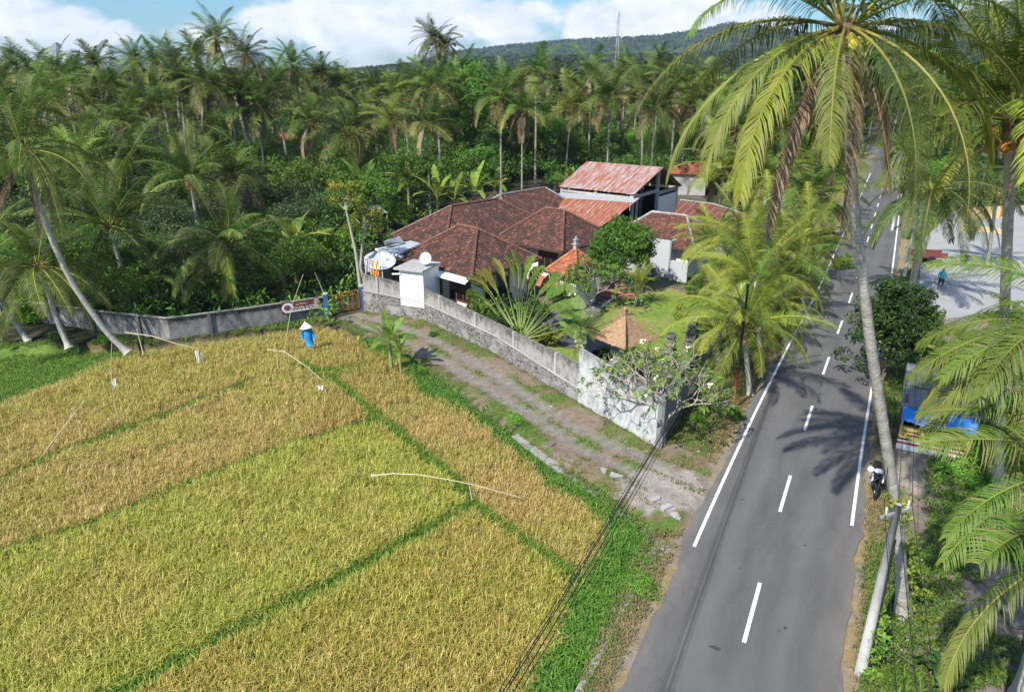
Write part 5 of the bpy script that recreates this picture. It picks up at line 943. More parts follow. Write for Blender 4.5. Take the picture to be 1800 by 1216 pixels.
# dwarf palms in the garden beside the road
DW = 'yellow green dwarf palms along the road edge'
for lb, b, c, Y, k, s in [('dwarf palm with bright yellow green crown beside the reddish tiled house', (1300,560), (1305,432), 51, 'y', .95), ('dwarf palm leaning over the road edge behind the others', (1385,545), (1372,462), 47, 'y', .95), ('dwarf palm in the middle of the roadside row', (1335,610), (1330,500), 42, 'y', .9), ('low feathery palm next to the garden lawn', (1262,610), (1258,535), 42.5, 'g', .62), ('dwarf palm with hanging golden fronds above the white edge line', (1318,694), (1308,578), 37, 'y', .9), ('short palm with dusty dull green fronds near the utility pole', (1262,640), (1262,590), 38.5, 'g', .55), ('dwarf palm rising in front of the reddish tiled house', (1245,520), (1250,428), 51, 'y', .72), ('dwarf palm between the red iron roof and the road', (1352,500), (1345,398), 56, 'y', .85), ('dwarf palm with fronds over the white edge line', (1420,560), (1402,500), 47, 'g', .7), ('dwarf palm squeezed behind the golden one', (1350,600), (1352,545), 43, 'g', .7), ('farthest dwarf palm of the roadside row', (1425,500), (1418,430), 56, 'y', .95),('small dwarf palm squeezed between lawn and roadside row', (1290,560), (1285,478), 47, 'y', .7)]:
    np2(lb, b, c, Y, ring(19, 25+b[0], (0,1,2,2,3,3,4), b[0], 'yyg' if k == 'y' else 'g', s), ncoc=3, coc=(.6,.3,.04), group=DW, name=None) if False else near_palm('dwarf_palm', lb, at3(*b), atd(*c, at(*b)[1]), ring(27, 25+b[0], (0,1,2,2,3,3,4,5), b[0], 'yyyg' if k == 'y' else 'gy', s*1.18), DW, ncoc=3, coc=(.6,.3,.04), tr=(.15,.12), L=4.)
# ---------------------------------------------------------------- placed crowns of the palm grove: crown pixel, distance, trunk px offset
GR = 'palms of the grove rising into the sky'
GV = [(380,70,98,0,2.1,'tallest coconut palm of the grove standing clear against the clouds'),(432,100,94,4,3,'tall palm leaning right beside the tallest one of the grove'),(168,112,110,2,0,'palm with a tufted crown on the skyline left of centre'),(238,108,112,1,1,'narrow crowned skyline palm with a bare spike'),(277,114,110,3,0,None),(309,108,108,4,1,None),(346,98,106,2,2,None),(515,118,110,1,1,'lone skyline palm with twin thin trunks near the middle'),(566,136,115,2,0,'pale fronded palm right of the lone skyline palm'),(765,72,122,4,1,'left one of two tall palms standing together above the hill line'),(781,84,124,5,0,'right one of two tall palms standing together above the hill line'),(100,125,112,0,1,None),(62,128,112,4,0,None),(125,138,105,2,0,None),(30,122,115,5,1,None),(5,130,118,2,0,None),
 (196,152,96,3,1,'palm with a pale frond on its left in the left of the grove'),(215,215,80,5,0,'low palm with yellowish spreading fronds in the left of the grove'),(162,182,92,1,2,None),(320,152,90,2,1,None),(360,150,88,3,2,None),(95,170,85,0,1,None),(547,220,84,5,0,'palm with a yellow frond to the right near the red roofs'),(612,236,84,4,0,'palm with thick hanging skirt left of the bright roadside ones'),(640,205,96,1,1,'palm with brown nut stalks in the middle of the grove'),(688,213,92,6,0,'bright palm on a straight pale trunk left of the dense tree'),(750,222,84,2,0,'palm with hanging brown leaves beside the grey feathery plant'),(735,150,120,3,0,None),(705,165,115,0,1,None),
 (880,172,101,3,0,'bright palm on a slim white trunk behind the long tiled house'),(918,195,99,5,0,'palm with a slightly bent white trunk behind the long tiled house'),(943,128,112,5,0,'tall palm with orange dead leaves behind the white trunked pair'),(1005,192,104,6,1,'palm with twin leaning pale trunks behind the rusty shed'),(1073,172,103,4,0,'full bushy palm directly behind the rusty shed'),(1152,190,100,4,0,'palm with a grey skirt of dead leaves and orange nuts behind the shed'),(1128,150,118,1,1,None),(1190,150,112,3,0,None),(1040,130,124,0,0,None),(985,150,122,2,1,None),(1100,120,135,0,0,None),(1160,112,138,1,0,None),(1215,180,104,5,1,None),(1240,150,112,6,0,None),
 (30,200,72,5,1,None),(130,290,66,6,0,None),(452,190,92,1,0,None),(480,150,105,3,1,None),(270,190,84,0,1,None),(420,170,92,2,1,None),(595,150,118,5,0,None),(655,160,118,2,0,None),(815,130,128,3,1,None),(1275,215,96,1,2,'palm with leaning pale trunk left of the road beyond the sheds'),(1300,230,92,0,3,'second leaning pale palm left of the road beyond the sheds'),(1340,185,105,4,1,None),(1370,230,90,1,1,None),(1405,205,100,2,0,None),(1460,240,112,3,1,None),(1440,180,120,5,0,None),(1270,300,78,6,0,None),(1350,315,74,6,1,None),(1420,350,68,1,0,None),(1452,305,84,6,0,None)]
PLACED = []
CV2 = ['with spreading fronds', 'with a full crown', 'with upright fronds', 'with brown hanging fronds', 'with a dark crown', 'with a ragged dead skirt', 'with yellow green fronds']
def GL(px, py): return ('skyline' if py < 160 else 'lower')+' grove palm '+('at the far left' if px < 150 else 'left of the tallest palms' if px < 370 else 'between the tallest palms and the hill' if px < 800 else 'under the hill line' if px < 1230 else 'left of the road crown')
for i, (px, py, Y, cv, tv, lb) in enumerate(GV):
    tv = int(tv); c = atd(px, py, Y); h = max(4, c[2]); rz = random.choice((0, math.pi)) if tv < 2 else (math.pi if px in (380, 1300, 1275) else 0)
    x = c[0]-math.cos(rz)*TL[tv]*(h if h > 9 else max(h, 5.5)*1.15); PLACED.append((x, Y))
    palm((x, Y, 0), h, lb or (GL(px, py)+' '+CV2[cv]), None if lb else GL(px, py)+' '+CV2[cv], cv, tv, rz, (1.1 if py < 125 else 1.25 if px < 860 else 1.42))
# ---------------------------------------------------------------- the dense grove behind
RDX = ROAD[::4]
def blocked(x, y, m=0.):
    if pdist(RDX, np.array([x]), np.array([y]))[0] < 5.5+m: return True
    for P in (P_COMP, P_YARD, P_DRIVE, P_FIELD, P_GREEN):
        if inpoly(P, np.array([x]), np.array([y]))[0]: return True
    if pdist(np.array([p for p, _ in lwn]), np.array([x]), np.array([y]))[0] < 1.3+m or (y < 60 and x < -13 and y < np.interp(x, [-60, -31.9, -22, -13], [46, 45.6, 44, 49])): return True
    for p in (P_COMP,):
        if pdist(np.vstack([p, p[:1]]), np.array([x]), np.array([y]))[0] < 1.5+m: return True
    return False
CVL = ['spreading green palm', 'full crowned orange nutted palm', 'dark palm with upright fronds', 'palm with brown hanging fronds', 'dark heavy crowned palm', 'thin palm with dead skirt', 'yellow green palm']
pts = list(PLACED); n_p = 0; gp = np.random.default_rng(91)
for k in range(9000):
    if n_p >= 125: break
    Y = 62+112*gp.random()**.85; X = (gp.random()*2-1)*(Y*.76+3)
    if X > 60 and Y < 80: continue
    sp = 5.2+Y*.018
    if any((X-a)**2+(Y-b)**2 < sp*sp for a, b in pts) or blocked(X, Y, 1): continue
    if Y < 88 and X < 6 and gp.random() < .82: continue
    pts.append((X, Y)); n_p += 1; h = 8+6.5*gp.random()**.8 if Y > 85 else 6+6*gp.random()
    z_ = 'left of the houses' if X < -8 else ('behind the houses' if X < 28 else 'along the far road')
    cv_ = int(gp.integers(0, 7)); dp_ = 'in the front rows' if Y < 85 else ('in the middle rows' if Y < 115 else 'in the back rows'); lb_ = CVL[cv_]+' '+dp_+' '+z_
    palm((X, Y, 0), h, lb_, lb_.replace('palm', 'palms', 1), cv_, int(gp.integers(0, 3)), gp.random()*6.28, 1.12+.3*gp.random())
n_t = 0
kinds = ['bushy', 'bushy', 'grey', 'bright', 'airy', 'bright', 'tall']
adj = dict(bushy='mid green bushy tree', dark='dark green rounded tree', grey='grey green spreading tree', bright='bright green small tree', airy='thin airy tree', tall='tall full crowned tree')
tp_ = []
for k in range(9000):
    if n_t >= 250: break
    Y = 50+100*gp.random()**1.15; X = (gp.random()*2-1)*(Y*.76+3)
    if any((X-a)**2+(Y-b)**2 < 7+Y*.06 for a, b in tp_) or blocked(X, Y, 1.2): continue
    if X > 22 and Y < 70: continue
    tp_.append((X, Y)); n_t += 1; kd = kinds[int(gp.integers(7))] if Y > 62 else kinds[int(gp.integers(6))]; dq_ = 'in front' if Y < 65 else ('midway' if Y < 95 else 'far back'); z_ = 'left of the houses' if X < -8 else ('behind the houses' if X < 28 else 'by the far road')
    s_ = (.6+.35*gp.random()) if Y < 62 else (.8+.5*gp.random()); s_ *= .8 if kd == 'tall' else 1
    tree(kd, (X, Y, 0), s_, adj[kd]+' '+dq_+' among the palms '+z_, adj[kd]+'s '+dq_+' '+z_)
# placed broadleaf trees
def T(kd, px, py, s, lb, **k): return tree(kd, at3(px, py), s, lb, **k)
r_ = tree('tall', (atd(835, 300, 112)[0], 112, 0), 1.3, 'great dense tree with a broad crown rising left of the white trunked palms', sz=1.25)
tree('tall', (atd(805, 300, 108)[0], 108, 0), 1.05, 'lower dense tree leaning against the great dense one')
T('mango', 1087, 512, 1., 'dense dark green mango tree in the garden')
T('bright', 700, 410, .62, 'white flowering bushy tree at the corner of the long tiled house'); T('bright', 560, 450, .75, 'bright green tree above the banner wall'); T('bright', 590, 430, .8, 'yellow green leafy tree left of the thin pale trunks')
T('bushy', 235, 560, .62, 'bushy green tree right behind the block wall'); T('bushy', 1010, 335, .55, 'small round tree just left of the shed roof'); T('bright', 975, 340, .6, 'bright papaya like tree beyond the rear tiled roof')
# thin pale trunked trees
def thin_tree(lb, base, path, Y, cr, sz):
    root = thing('thin_tree', lb, 'tree', at3(*base)); B_ = np.array(at3(*base)); P = [np.zeros(3)]+[np.array(atd(x, y, B_[1]))-B_ for x, y in path]; m_ = MB(); q = np.linspace(0, 1, len(P)); qq = np.linspace(0, 1, 16)
    X = np.stack([np.interp(qq, q, np.array(P)[:, j]) for j in range(3)], -1); m_.tube(X, np.linspace(.16, .05, 16), 8)
    cs = []
    for k in range(9): e = X[-1]+np.array((random.uniform(-1.2, 1.2), random.uniform(-1, 1), random.uniform(-.2, 1.1))); limb(m_, X[-1-k % 3], e, .05, .015, k); cs.append(e)
    m_.build('trunk', M['palebark'], root, True); leaves(np.array(cs), .55, 90, .26, cr, 77+int(sz*10), .6, .4).build('crown', M['leaf'], root)
thin_tree('thin pale trunked tree with sparse yellow green top left of the kitchen', (640, 540), [(633,500),(625,440),(612,385),(604,350)], 0, GREENS['lime'], 1); thin_tree('shorter forked pale tree beside the taller thin one', (652, 528), [(634,470),(637,430),(642,392)], 0, GREENS['lime'], 2)
# bananas
for i, (px, py, s, v, lb) in enumerate([(283,545,1.,0,'banana plant behind the block wall with a ragged yellow leaf'),(330,560,.9,2,'dark banana plant deep in shade behind the block wall'),(523,500,1.5,0,'big banana plant with broad blue green leaves above the banner'),(548,485,1.2,3,'banana plant with yellowing leaves above the banner'),(640,400,1.6,2,'banana plant between the little shed and the thin trees'),(770,395,1.55,3,'banana plant at the left end of the clump behind the long roof'),(800,392,1.6,1,'tall banana plant in the middle of the clump behind the long roof'),(835,388,1.6,3,'bright banana plant at the right end of the clump behind the long roof'),(870,370,1.3,0,'banana plant partly hidden beyond the rear roof'),(720,385,1.4,2,'banana plant left of the roof clump'),(688,645,.95,1,'small banana plant growing on the edge of the driveway'),(705,655,.6,3,'young banana shoot on the driveway edge'),(1290,375,1.6,0,'banana plant beyond the red iron roof'),(1320,390,1.4,2,'dark banana plant beyond the grey roof ridge'),(620,320,1.8,0,'distant banana plant left of the bright palm trunk'),(590,360,1.5,2,'banana plant below the skirted palm'),(1000,345,1.3,1,'banana plant beside the small round tree'),(505,410,1.2,3,'banana plant with a torn leaf left of the bright tree'),(1690,800,1.2,2,'banana plant growing beside the kiosk')]): banana(at3(px, py), s, v, lb)
# traveller's palm fan in the garden
tb_ = np.array(at3(915, 605)); tv = thing('travellers_palm', 'large fan shaped traveller palm rising above the compound wall', 'palm tree', tuple(tb_)); m_ = MB(); fn = R(-38); dn = np.array((math.cos(fn), math.sin(fn), 0)); bn_ = np.array((-dn[1], dn[0], 0))
g = np.random.default_rng(5); pts_ = []
for k in range(22):
    a = R(18+144*(k/21)+g.normal()*2); L1 = 2.5+.5*g.random(); e = dn*math.cos(a)*L1*1.05+np.array((0, 0, .8+math.sin(a)*L1))+bn_*(g.random()-.5)*.4; st = MB(); st.tube([(0, 0, .3), e*.5+(0, 0, .1), e], [.09, .05, .035], 6, (.20, .26, .08)); st.build('leaf_stalk', M['cloth'], tv, True)
    az = fn if math.cos(a) > 0 else fn+math.pi; el = math.degrees(math.asin(min(1, abs(math.sin(a))))); lm = MB(); c = (.10, .19, .03) if g.random() < .75 else (.30, .28, .06); banana_leaf(lm, 2.1+.4*g.random(), el+4, el-28-35*abs(math.cos(a))-15*g.random(), az+(g.random()-.5)*.5, .52, c, 400+k, tuple(e), .4, bn_); lm.build('leaf_blade', M['leaf'], tv)
m_ = MB(); m_.tube([(0, 0, -.05), (0, 0, .9)], [.22, .16], 10, (.25, .22, .13)); m_.build('trunk', M['cloth'], tv)
for px, py, kd, s, lb in [(850,585,'green',2.1,'leafy green shrub spilling over the river stone wall'),(872,596,'dark',1.8,'dark shrub at the foot of the traveller palm, nearest the wall'),(893,575,'bright',2.0,'bright shrub climbing beside the traveller palm on its right'),(958,606,'lime',1.5,'yellow green shrub inside the wall near the small lawn'),(925,598,'bright',1.5,'low bright shrub under the traveller palm'),(990,640,'green',.42,'little rose bush in the small lawn'),(1008,650,'dark',.3,'tiny dark seedling shrub at the small lawn'),(905,748,'fern',.72,'feathery green shrub standing alone on the driveway'),(1225,745,'fern',.6,'grassy shrub at the foot of the utility pole'),(1288,735,'green',.6,'green shrub against the utility pole beside the road'),(1175,690,'dark',.8,'dark shrub behind the corner of the rendered wall'),(1130,1040,'fern',.7,'feathery weed bush growing over the ditch kerb'),(1135,600,'lime',.45,'golden shrub at the edge of the garden lawn'),(1700,820,'bright',1.0,'bright leafy bush below the kiosk fronds'),(1665,840,'bright',.8,'small bright bush left of the big palm trunk'),(1730,865,'green',.8,'green bush at the foot of the palm with orange nuts'),(1120,470,'green',.9,'green shrub below the whitewashed wall'),(1480,470,'bright',1.2,'bright roadside bush on the left verge beyond the dwarf palms'),(1455,430,'green',1.5,'roadside bush under the hanging dead fronds'),(1500,400,'bright',1.2,'farther bright bush at the left road edge'),(1600,420,'green',1.0,'bush on the far right verge near the pole'),(1590,380,'bright',1.0,'far bush by the person at the road edge'),(160,560,'green',1.9,'large bush leaning over the left part of the block wall'),(235,575,'bright',1.5,'bright bush spilling over the block wall behind the leaning palm'),(330,560,'dark',1.7,'dark bush behind the lowest bend of the block wall'),(420,545,'green',1.6,'green bush over the wall left of the banner'),(100,600,'dark',.7,'dark weed clump between the two leaning trunks'),(180,605,'green',.6,'green weed clump at the foot of the block wall'),(60,560,'bright',1.8,'bright bush over the wall at the far left'),
 (1000,590,'dark',.9,'dark shrub beside the courtyard kerb'),(940,555,'green',1.3,'green shrub between traveller palm and courtyard'),(905,520,'green',1.4,'green shrub against the tiled house wall'),(860,540,'dark',1.7,'dark shrub under the eaves of the crested house'),(1200,560,'lime',1.2,'yellow green shrub under the feathery palm'),(1150,480,'dark',1.2,'dark shrub at the foot of the mango tree'),(1235,520,'green',1.4,'green shrub between lawn and dwarf palms'),(1280,620,'bright',1.2,'bright shrub under the golden dwarf palm'),(1350,540,'green',1.4,'green shrub in the roadside palm row'),(1400,490,'bright',1.4,'bright shrub near the far end of the roadside row'),(690,430,'green',1.4,'green shrub behind the grey kitchen roof'),(760,590,'green',.35,'weed tuft growing out of the wall foot'),(735,655,'fern',.5,'feathery weed beside the banana shoot')]: shrub(kd, at3(px, py), s, lb)
# dark broadleaf tree right of the road
T('gloss', 1549, 672, .92, 'dark glossy broadleaf tree growing at the right road edge'); T('dark', 1618, 640, .28, 'smaller dark tree behind the glossy one by the yard', sz=1.)
# ---------------------------------------------------------------- frangipani trees
def frangipani(lb, base, H, spread, seed, depth=5, leafc=((.11,.19,.03),(.18,.26,.05)), flower=.5, nl=9, lean=(0, 0), ls=.3):
    r = np.random.default_rng(seed); root = thing('frangipani_tree', lb, 'tree', base); tb = MB(); lf = MB(); fl = MB(); tips = []
    def grow(p, d, L, rad, k):
        e = p+d*L; m = (p+e)/2+r.normal(size=3)*L*.06; tb.tube([p, m, e], [rad, rad*.86, rad*.78], 6, cap=False)
        if k == 0: tips.append((e, d)); return
        nb = 3 if r.random() < .55 else 2; a0 = r.random()*6.28
        A = nrm(np.cross(d, (.3, .2, 1))); B = np.cross(d, A)
        for j in range(nb):
            a = a0+j*6.283/nb+r.normal()*.3; sp = spread*(.8+.4*r.random()); nd = nrm(d+(A*math.cos(a)+B*math.sin(a))*sp+np.array((lean[0], lean[1], .10)))
            if nd[2] < -.05: nd[2] = .1*r.random()
            grow(e, nrm(nd), L*(.76+.22*r.random()), rad*.70, k-1)
    grow(np.zeros(3), nrm(np.array((lean[0]*1.5, lean[1]*1.5, 1))), H*.30, H*.032, depth)
    for e, d in tips:
        n = int(nl*(.5+.8*r.random())); A = nrm(np.cross(d, (.3, .2, 1))); B = np.cross(d, A); V = []; K = []
        for j in range(n):
            a = j*2.4+r.random(); o = nrm((A*math.cos(a)+B*math.sin(a))+d*(.35+.5*r.random())); s = nrm(np.cross(o, d)); L = ls*(.7+.6*r.random()); w_ = L*.17; b_ = e+o*.02; m_ = b_+o*L*.55; t = b_+o*L+np.array((0, 0, -L*.18))
            V += [b_, m_+s*w_, t, m_-s*w_]; c = np.array(leafc[0])+(np.array(leafc[1])-np.array(leafc[0]))*r.random()
            if r.random() < .04*(flower > 0): c = np.array((.55, .42, .04))
            K += [c*.9, c, c*1.1, c]
        if n: i = np.arange(n)*4; lf.add(V, np.stack([i, i+1, i+2, i+3], -1), np.array(K))
        if r.random() < flower*.16:
            for j in range(7): q = e+d*.12+r.normal(size=3)*.06; fl.ball(q, .05, 6, (.80, .76, .55))
    tb.build('trunk', M['palebark'], root, True); lf.build('crown', M['leaf'], root)
    if fl.n: fl.build('blossoms', M['cloth'], root)
frangipani('large sparse frangipani with white blossoms at the corner of the rendered wall', at3(1166, 782), 3.65, .80, 4, 6, flower=.28, lean=(.02, .10), nl=8, ls=.25)
frangipani('small dense frangipani over a rock bed in front of the orange pavilion', at3(1038, 548), 2.6, .75, 9, 6, flower=.0, nl=14, ls=.24, leafc=((.09,.18,.025),(.15,.25,.04)))
# flowering manila palm, cane palm in the lawn
def small_palm(name, lb, base, top, n, L, kind, sleeve=None, tr=.06, multi=1):
    root = thing(name, lb, 'palm tree', base); g = np.random.default_rng(int(L*77)); h = top[2]
    for s in range(multi):
        dx, dy = (0, 0) if multi == 1 else ((g.random()-.5)*.5, (g.random()-.5)*.5); m_ = MB(); m_.tube([(dx, dy, 0), (dx*1.5, dy*1.5, h*(.7+.3*g.random()))], [tr, tr*.7], 8, (.42, .40, .30) if not sleeve else (.5, .48, .4)); m_.build('trunk', M['cloth'], root, True)
    for k in range(n): q = k/n; me = frond_mesh(min(4, int(q*4)+(0 if multi > 1 else 1)), k % 3, kind); link('frond', me, root, (0, 0, h*(1 if multi == 1 else .45+.5*g.random())), ((g.random()-.5)*.5, 0, R(k*137.5)), L/4.6*(.8+.3*g.random()))
    if sleeve:
        m_ = MB()
        for k in range(26): a = g.random()*6.28; q = .1+.22*g.random(); m_.ball((math.cos(a)*q, math.sin(a)*q, h-.25-.95*g.random()), .085, 6, (.50, .55, .30))
        m_.build('flower_cluster', M['cloth'], root, True)
mp_ = at3(1018, 668); small_palm('manila_palm', 'manila palm with pale hanging flower clusters against the wall corner', mp_, (0, 0, 3.0), 17, 1.9, 'g', True)
cp_ = at3(1122, 538); small_palm('cane_palm', 'clumping cane palm standing on the garden lawn', cp_, (0, 0, 2.3), 20, 1.9, 'y', None, .04, 5)
small_palm('cane_palm', 'young slim palm in front of the red iron roof', at3(1262, 445), (0, 0, 2.6), 14, 2.0, 'g')
small_palm('cycad', 'small dark spiky cycad beside the thatched shrine', at3(1060, 650), (0, 0, 1.1), 16, .8, 'd', None, .07)
# rocks under the little frangipani, clay pot
rk = thing('rock_bed', 'heap of brown rocks round the foot of the small frangipani', 'rocks', at3(1030, 552))
for k in range(9): m_ = MB(); m_.ball((random.uniform(-1, 1), random.uniform(-.5, .5), .22), (.28+.2*random.random(), .25, .22+.2*random.random()), 7); m_.build('rock', M['rock'], rk)
po = thing('clay_jar', 'big round clay jar on a red paved circle under the mango tree', 'jar', at3(1090, 514)); m_ = MB(); zz = np.array([0, .15, .45, .75, .9, 1.0]); m_.tube([(0, 0, z) for z in zz], [.22, .34, .46, .4, .26, .22], 14, (.50, .30, .17)); m_.build('body', M['cloth'], po, True); m_ = MB(); m_.tube([(0, 0, .99), (0, 0, 1.06)], [.27, .27], 14, (.42, .24, .13)); m_.build('rim', M['cloth'], po)
m_ = MB(); m_.tube([(*at(1086, 516), -.02), (*at(1086, 516), .045)], [1.5, 1.5], 24); tag(m_.build('paved_circle', M['brick']), kind='structure')
# ---------------------------------------------------------------- undergrowth and far forest (uncountable)
def under():
    X, Y = scatter(-120, 130, 44, 175, 1.35, 61); k = (np.abs(X) < .78*Y+6); X, Y = X[k], Y[k]
    b = pdist(RDX, X, Y) < 5.2
    for P in (P_COMP, P_YARD, P_DRIVE, P_FIELD, P_GREEN): b |= inpoly(P, X, Y)
    b |= (Y < 60) & (X < -13) & (Y < np.interp(X, [-60, -31.9, -22, -13], [46.5, 46.2, 44.8, 49.6])); b |= (X > 18) & (Y < 62)
    b |= pdist(np.vstack([P_COMP, P_COMP[:1]]), X, Y) < .9
    X, Y = X[~b], Y[~b]; n = fbm(X, Y, 6, 55); z = .4+4.2*np.clip(n-.28, 0, 1)*(.6+.8*rng.random(len(X)))*np.clip((Y-40)/20, .6, 1.6)
    c = np.stack([X, Y, z], -1); g_ = n > .5
    for msk, cols, sd in ((g_, GREENS['mid'], 1), (~g_ & (rng.random(len(X)) < .8), GREENS['bright'], 2)):
        mb = leaves(c[msk], 1.15, 26, .42, cols, 70+sd, .7, .42); tag(mb.build('undergrowth', M['leaf']), ['tangled mid green undergrowth between the trees', 'tangled brighter undergrowth between the trees'][sd-1], 'undergrowth', kind='stuff')
under()
def hillz(x, y):
    """far ridges: rise to the right, about 2 to 4 km out"""
    az = np.arctan2(x, y); d = np.hypot(x, y)
    pxh = 900+np.tan(az)*FPX/CP*.99
    r1 = np.interp(pxh, [560, 640, 740, 800, 900, 1000, 1150, 1230, 1275, 1330, 1420, 1560, 1640, 1700, 1760, 1900, 2200], [0, 2, 13, 28, 38, 44, 50, 58, 67, 60, 50, 52, 66, 78, 85, 80, 62])
    pk = np.exp(-((d-2700)/750.)**2); z = HC*pk+r1*pk*2700/FPX*1.02
    r2 = np.interp(pxh, [620, 720, 900, 1200, 1400, 1700, 2100], [0, 8, 20, 22, 30, 34, 30]); k2 = np.exp(-((d-1500)/380.)**2); z = np.maximum(z, (HC+r2*1500/FPX)*k2)
    return z*(.97+.06*fbm(x, y, 160, 3))-4
def hills():
    a = np.linspace(-.35, .85, 260); d = np.concatenate([np.linspace(700, 2000, 50), np.linspace(2030, 3600, 60)]); A, D = np.meshgrid(a, d); X, Y = D*np.sin(A), D*np.cos(A); Z = hillz(X, Y)+9*fbm(X, Y, 34, 9)+5*fbm(X, Y, 11, 12); n = X.shape
    c = np.array((.030, .052, .020))*(.25+1.5*fbm(X, Y, 32, 5))[..., None]+np.array((.05, .045, .02))*np.clip(fbm(X, Y, 120, 8)-.55, 0, 1)[..., None]*3
    mb = MB(); q = np.arange((n[0]-1)*n[1]).reshape(n[0]-1, n[1])[:, :-1]; mb.add(np.stack([X, Y, Z], -1).reshape(-1, 3), np.stack([q, q+1, q+1+n[1], q+n[1]], -1).reshape(-1, 4), c.reshape(-1, 3)); tag(mb.build('hills', M['ground'], smooth=True), kind='structure')
hills()
def hillforest():
    r = np.random.default_rng(44); n = 9000; d = np.concatenate([1100+700*r.random(n//2), 2100+800*r.random(n-n//2)]); a = -.32+1.1*r.random(n); X, Y = d*np.sin(a), d*np.cos(a); Z = hillz(X, Y)+6; k = Z > 14; X, Y, Z, d = X[k], Y[k], Z[k], d[k]
    mb = leaves(np.stack([X, Y, Z+2], -1), 3+d/420., 9, 6.5, ((.022, .045, .016), (.06, .085, .03)), 8, .9, .7); tag(mb.build('hill_forest', M['far']), 'rough tree cover on the far hillsides', 'forest', kind='stuff')
hillforest()
def farforest():
    r = np.random.default_rng(17); out = MB(); N = 0; pr = []
    for Y0, Y1, num in ((172, 300, 620), (300, 560, 1300), (560, 1150, 1500)):
        Y = Y0+(Y1-Y0)*r.random(num)**.8; X = (r.random(num)*2-1)*(Y*.8); k = pdist(ROAD[::10], X, Y) > 7; X, Y = X[k], Y[k]
        h = 8+7*r.random(len(X)); n = 15; K = len(X)
        base = np.stack([X, Y, h], -1); az = r.random((K, n))*6.28; e0 = np.radians(r.random((K, n))*95-15); L = 4.2*(.8+.4*r.random((K, n)))*(1+Y[:, None]/900)
        p = base[:, None]+np.zeros((K, n, 3)); rows = [p]; el = e0
        for q in range(3): el = el-np.radians(22+10*q); p = p+np.stack([np.cos(az)*np.cos(el), np.sin(az)*np.cos(el), np.sin(el)], -1)*(L/3)[..., None]; rows.append(p)
        S = np.stack([-np.sin(az), np.cos(az), 0*az-.35], -1); wd = [.12, .62, .55, .05]; V = []
        for q in range(4): V += [rows[q]-S*wd[q]*[1, 1, 1][0], rows[q], rows[q]+S*wd[q]*np.array((1, 1, -1))+0]
        V = np.stack(V, 2); i = np.arange(K*n)*12; F = []
        for q in range(3): b = i+q*3; F += [np.stack([b, b+1, b+4, b+3], -1), np.stack([b+1, b+2, b+5, b+4], -1)]
        g = r.random((K, 1, 1, 1)); c = np.array((.06, .10, .03))*(.6+.8*g)+np.array((.10, .09, .03))*(r.random((K, n, 1, 1)) < .25); c = np.broadcast_to(c, (K, n, 12, 3))
        out.add(V.reshape(-1, 3), np.concatenate(F), c.reshape(-1, 3))
        # thin trunks
        T = np.stack([np.stack([X-.18, Y, 0*X], -1), np.stack([X+.18, Y, 0*X], -1), np.stack([X+.15, Y, h], -1), np.stack([X-.15, Y, h], -1)], 1); j = np.arange(K)*4; out.add(T.reshape(-1, 3), np.stack([j, j+1, j+2, j+3], -1), (.22, .2, .17))
    tag(out.build('distant_palm_forest', M['far']), 'mass of far palm crowns reaching back to the foot of the hills', 'forest', kind='stuff')
    r = np.random.default_rng(18); Y = 165+900*r.random(2600)**1.4; X = (r.random(2600)*2-1)*Y*.8; k = pdist(ROAD[::10], X, Y) > 8; X, Y = X[k], Y[k]
    mb = leaves(np.stack([X, Y, 2.5+4*r.random(len(X))], -1), 3.+Y/220, 42, 1.1, GREENS['mid'], 5, .8, .5); tag(mb.build('distant_broadleaf_forest', M['far']), 'mass of far broadleaf trees filling between the distant palm crowns', 'forest', kind='stuff')
farforest()
# ---------------------------------------------------------------- street furniture, poles, wires
def catenary(a, b, sag, n=22): a, b = np.array(a, float), np.array(b, float); t = np.linspace(0, 1, n); P = a+(b-a)*t[:, None]; P[:, 2] -= sag*4*t*(1-t); return P
def pole(lb, base, h, mat='concrete', r=.14, cross=True, red=False, rz=.4):
    root = thing('utility_pole', lb, 'utility pole', base, rz); m_ = MB(); m_.tube([(0, 0, -.1), (0, 0, h)], [r, r*.62], 12); m_.build('shaft', M[mat], root, True)
    if red: m_ = MB(); m_.tube([(0, 0, 0), (0, 0, 2.4)], [r*1.02, r*.96], 12, (.22, .03, .03)); m_.build('painted_foot', M['cloth'], root, True)
    if cross: m_ = MB(); m_.beam((-.55, 0, h-.25), (.55, 0, h-.25), .07, .07); m_.build('cross_arm', M['metal'], root)
    for k in range(3): m_ = MB(); m_.tube([(-.4+k*.4, 0, h-.2), (-.4+k*.4, 0, h+.02)], [.04, .03], 8, (.5, .48, .42)); m_.build('insulator', M['cloth'], root)
    return root
RP = (*at(1288, 722), 0); pole('dark steel utility pole with a red painted foot on the left verge', RP, 6.7, 'dark', .075, cross=False, red=True)
WP = (*at(1512, 1180), 0); wp = pole('whitish concrete utility pole standing close by the leaning palm', WP, 5.6, 'concrete', .15)
m_ = MB(); m_.tube([(.06, -.17, .3), (.05, -.16, 2.), (.02, -.13, 4.6)], .025, 6); m_.tube([(.2, -.05, -.05), (.18, -.1, 1.1)], [.06, .05], 8, mi=0); m_.build('conduit', M['black'], wp)
PX = (*at(1589, 489), 0); pole('slender concrete pole on the far right verge', PX, 6.3, 'concrete', .15, rz=.2); PY = (*at(1568, 405), 0); pole('distant concrete pole beyond the dark shaded palm', PY, 6.8, 'concrete', .15, rz=.2)
P2 = (*(ROAD[300]+RN[300]*-4.3), 0); pole('distant dark pole among the bushes on the left road edge', P2, 6.9, 'dark', .09)
dr_ = nrm(np.array((.436, .9)))
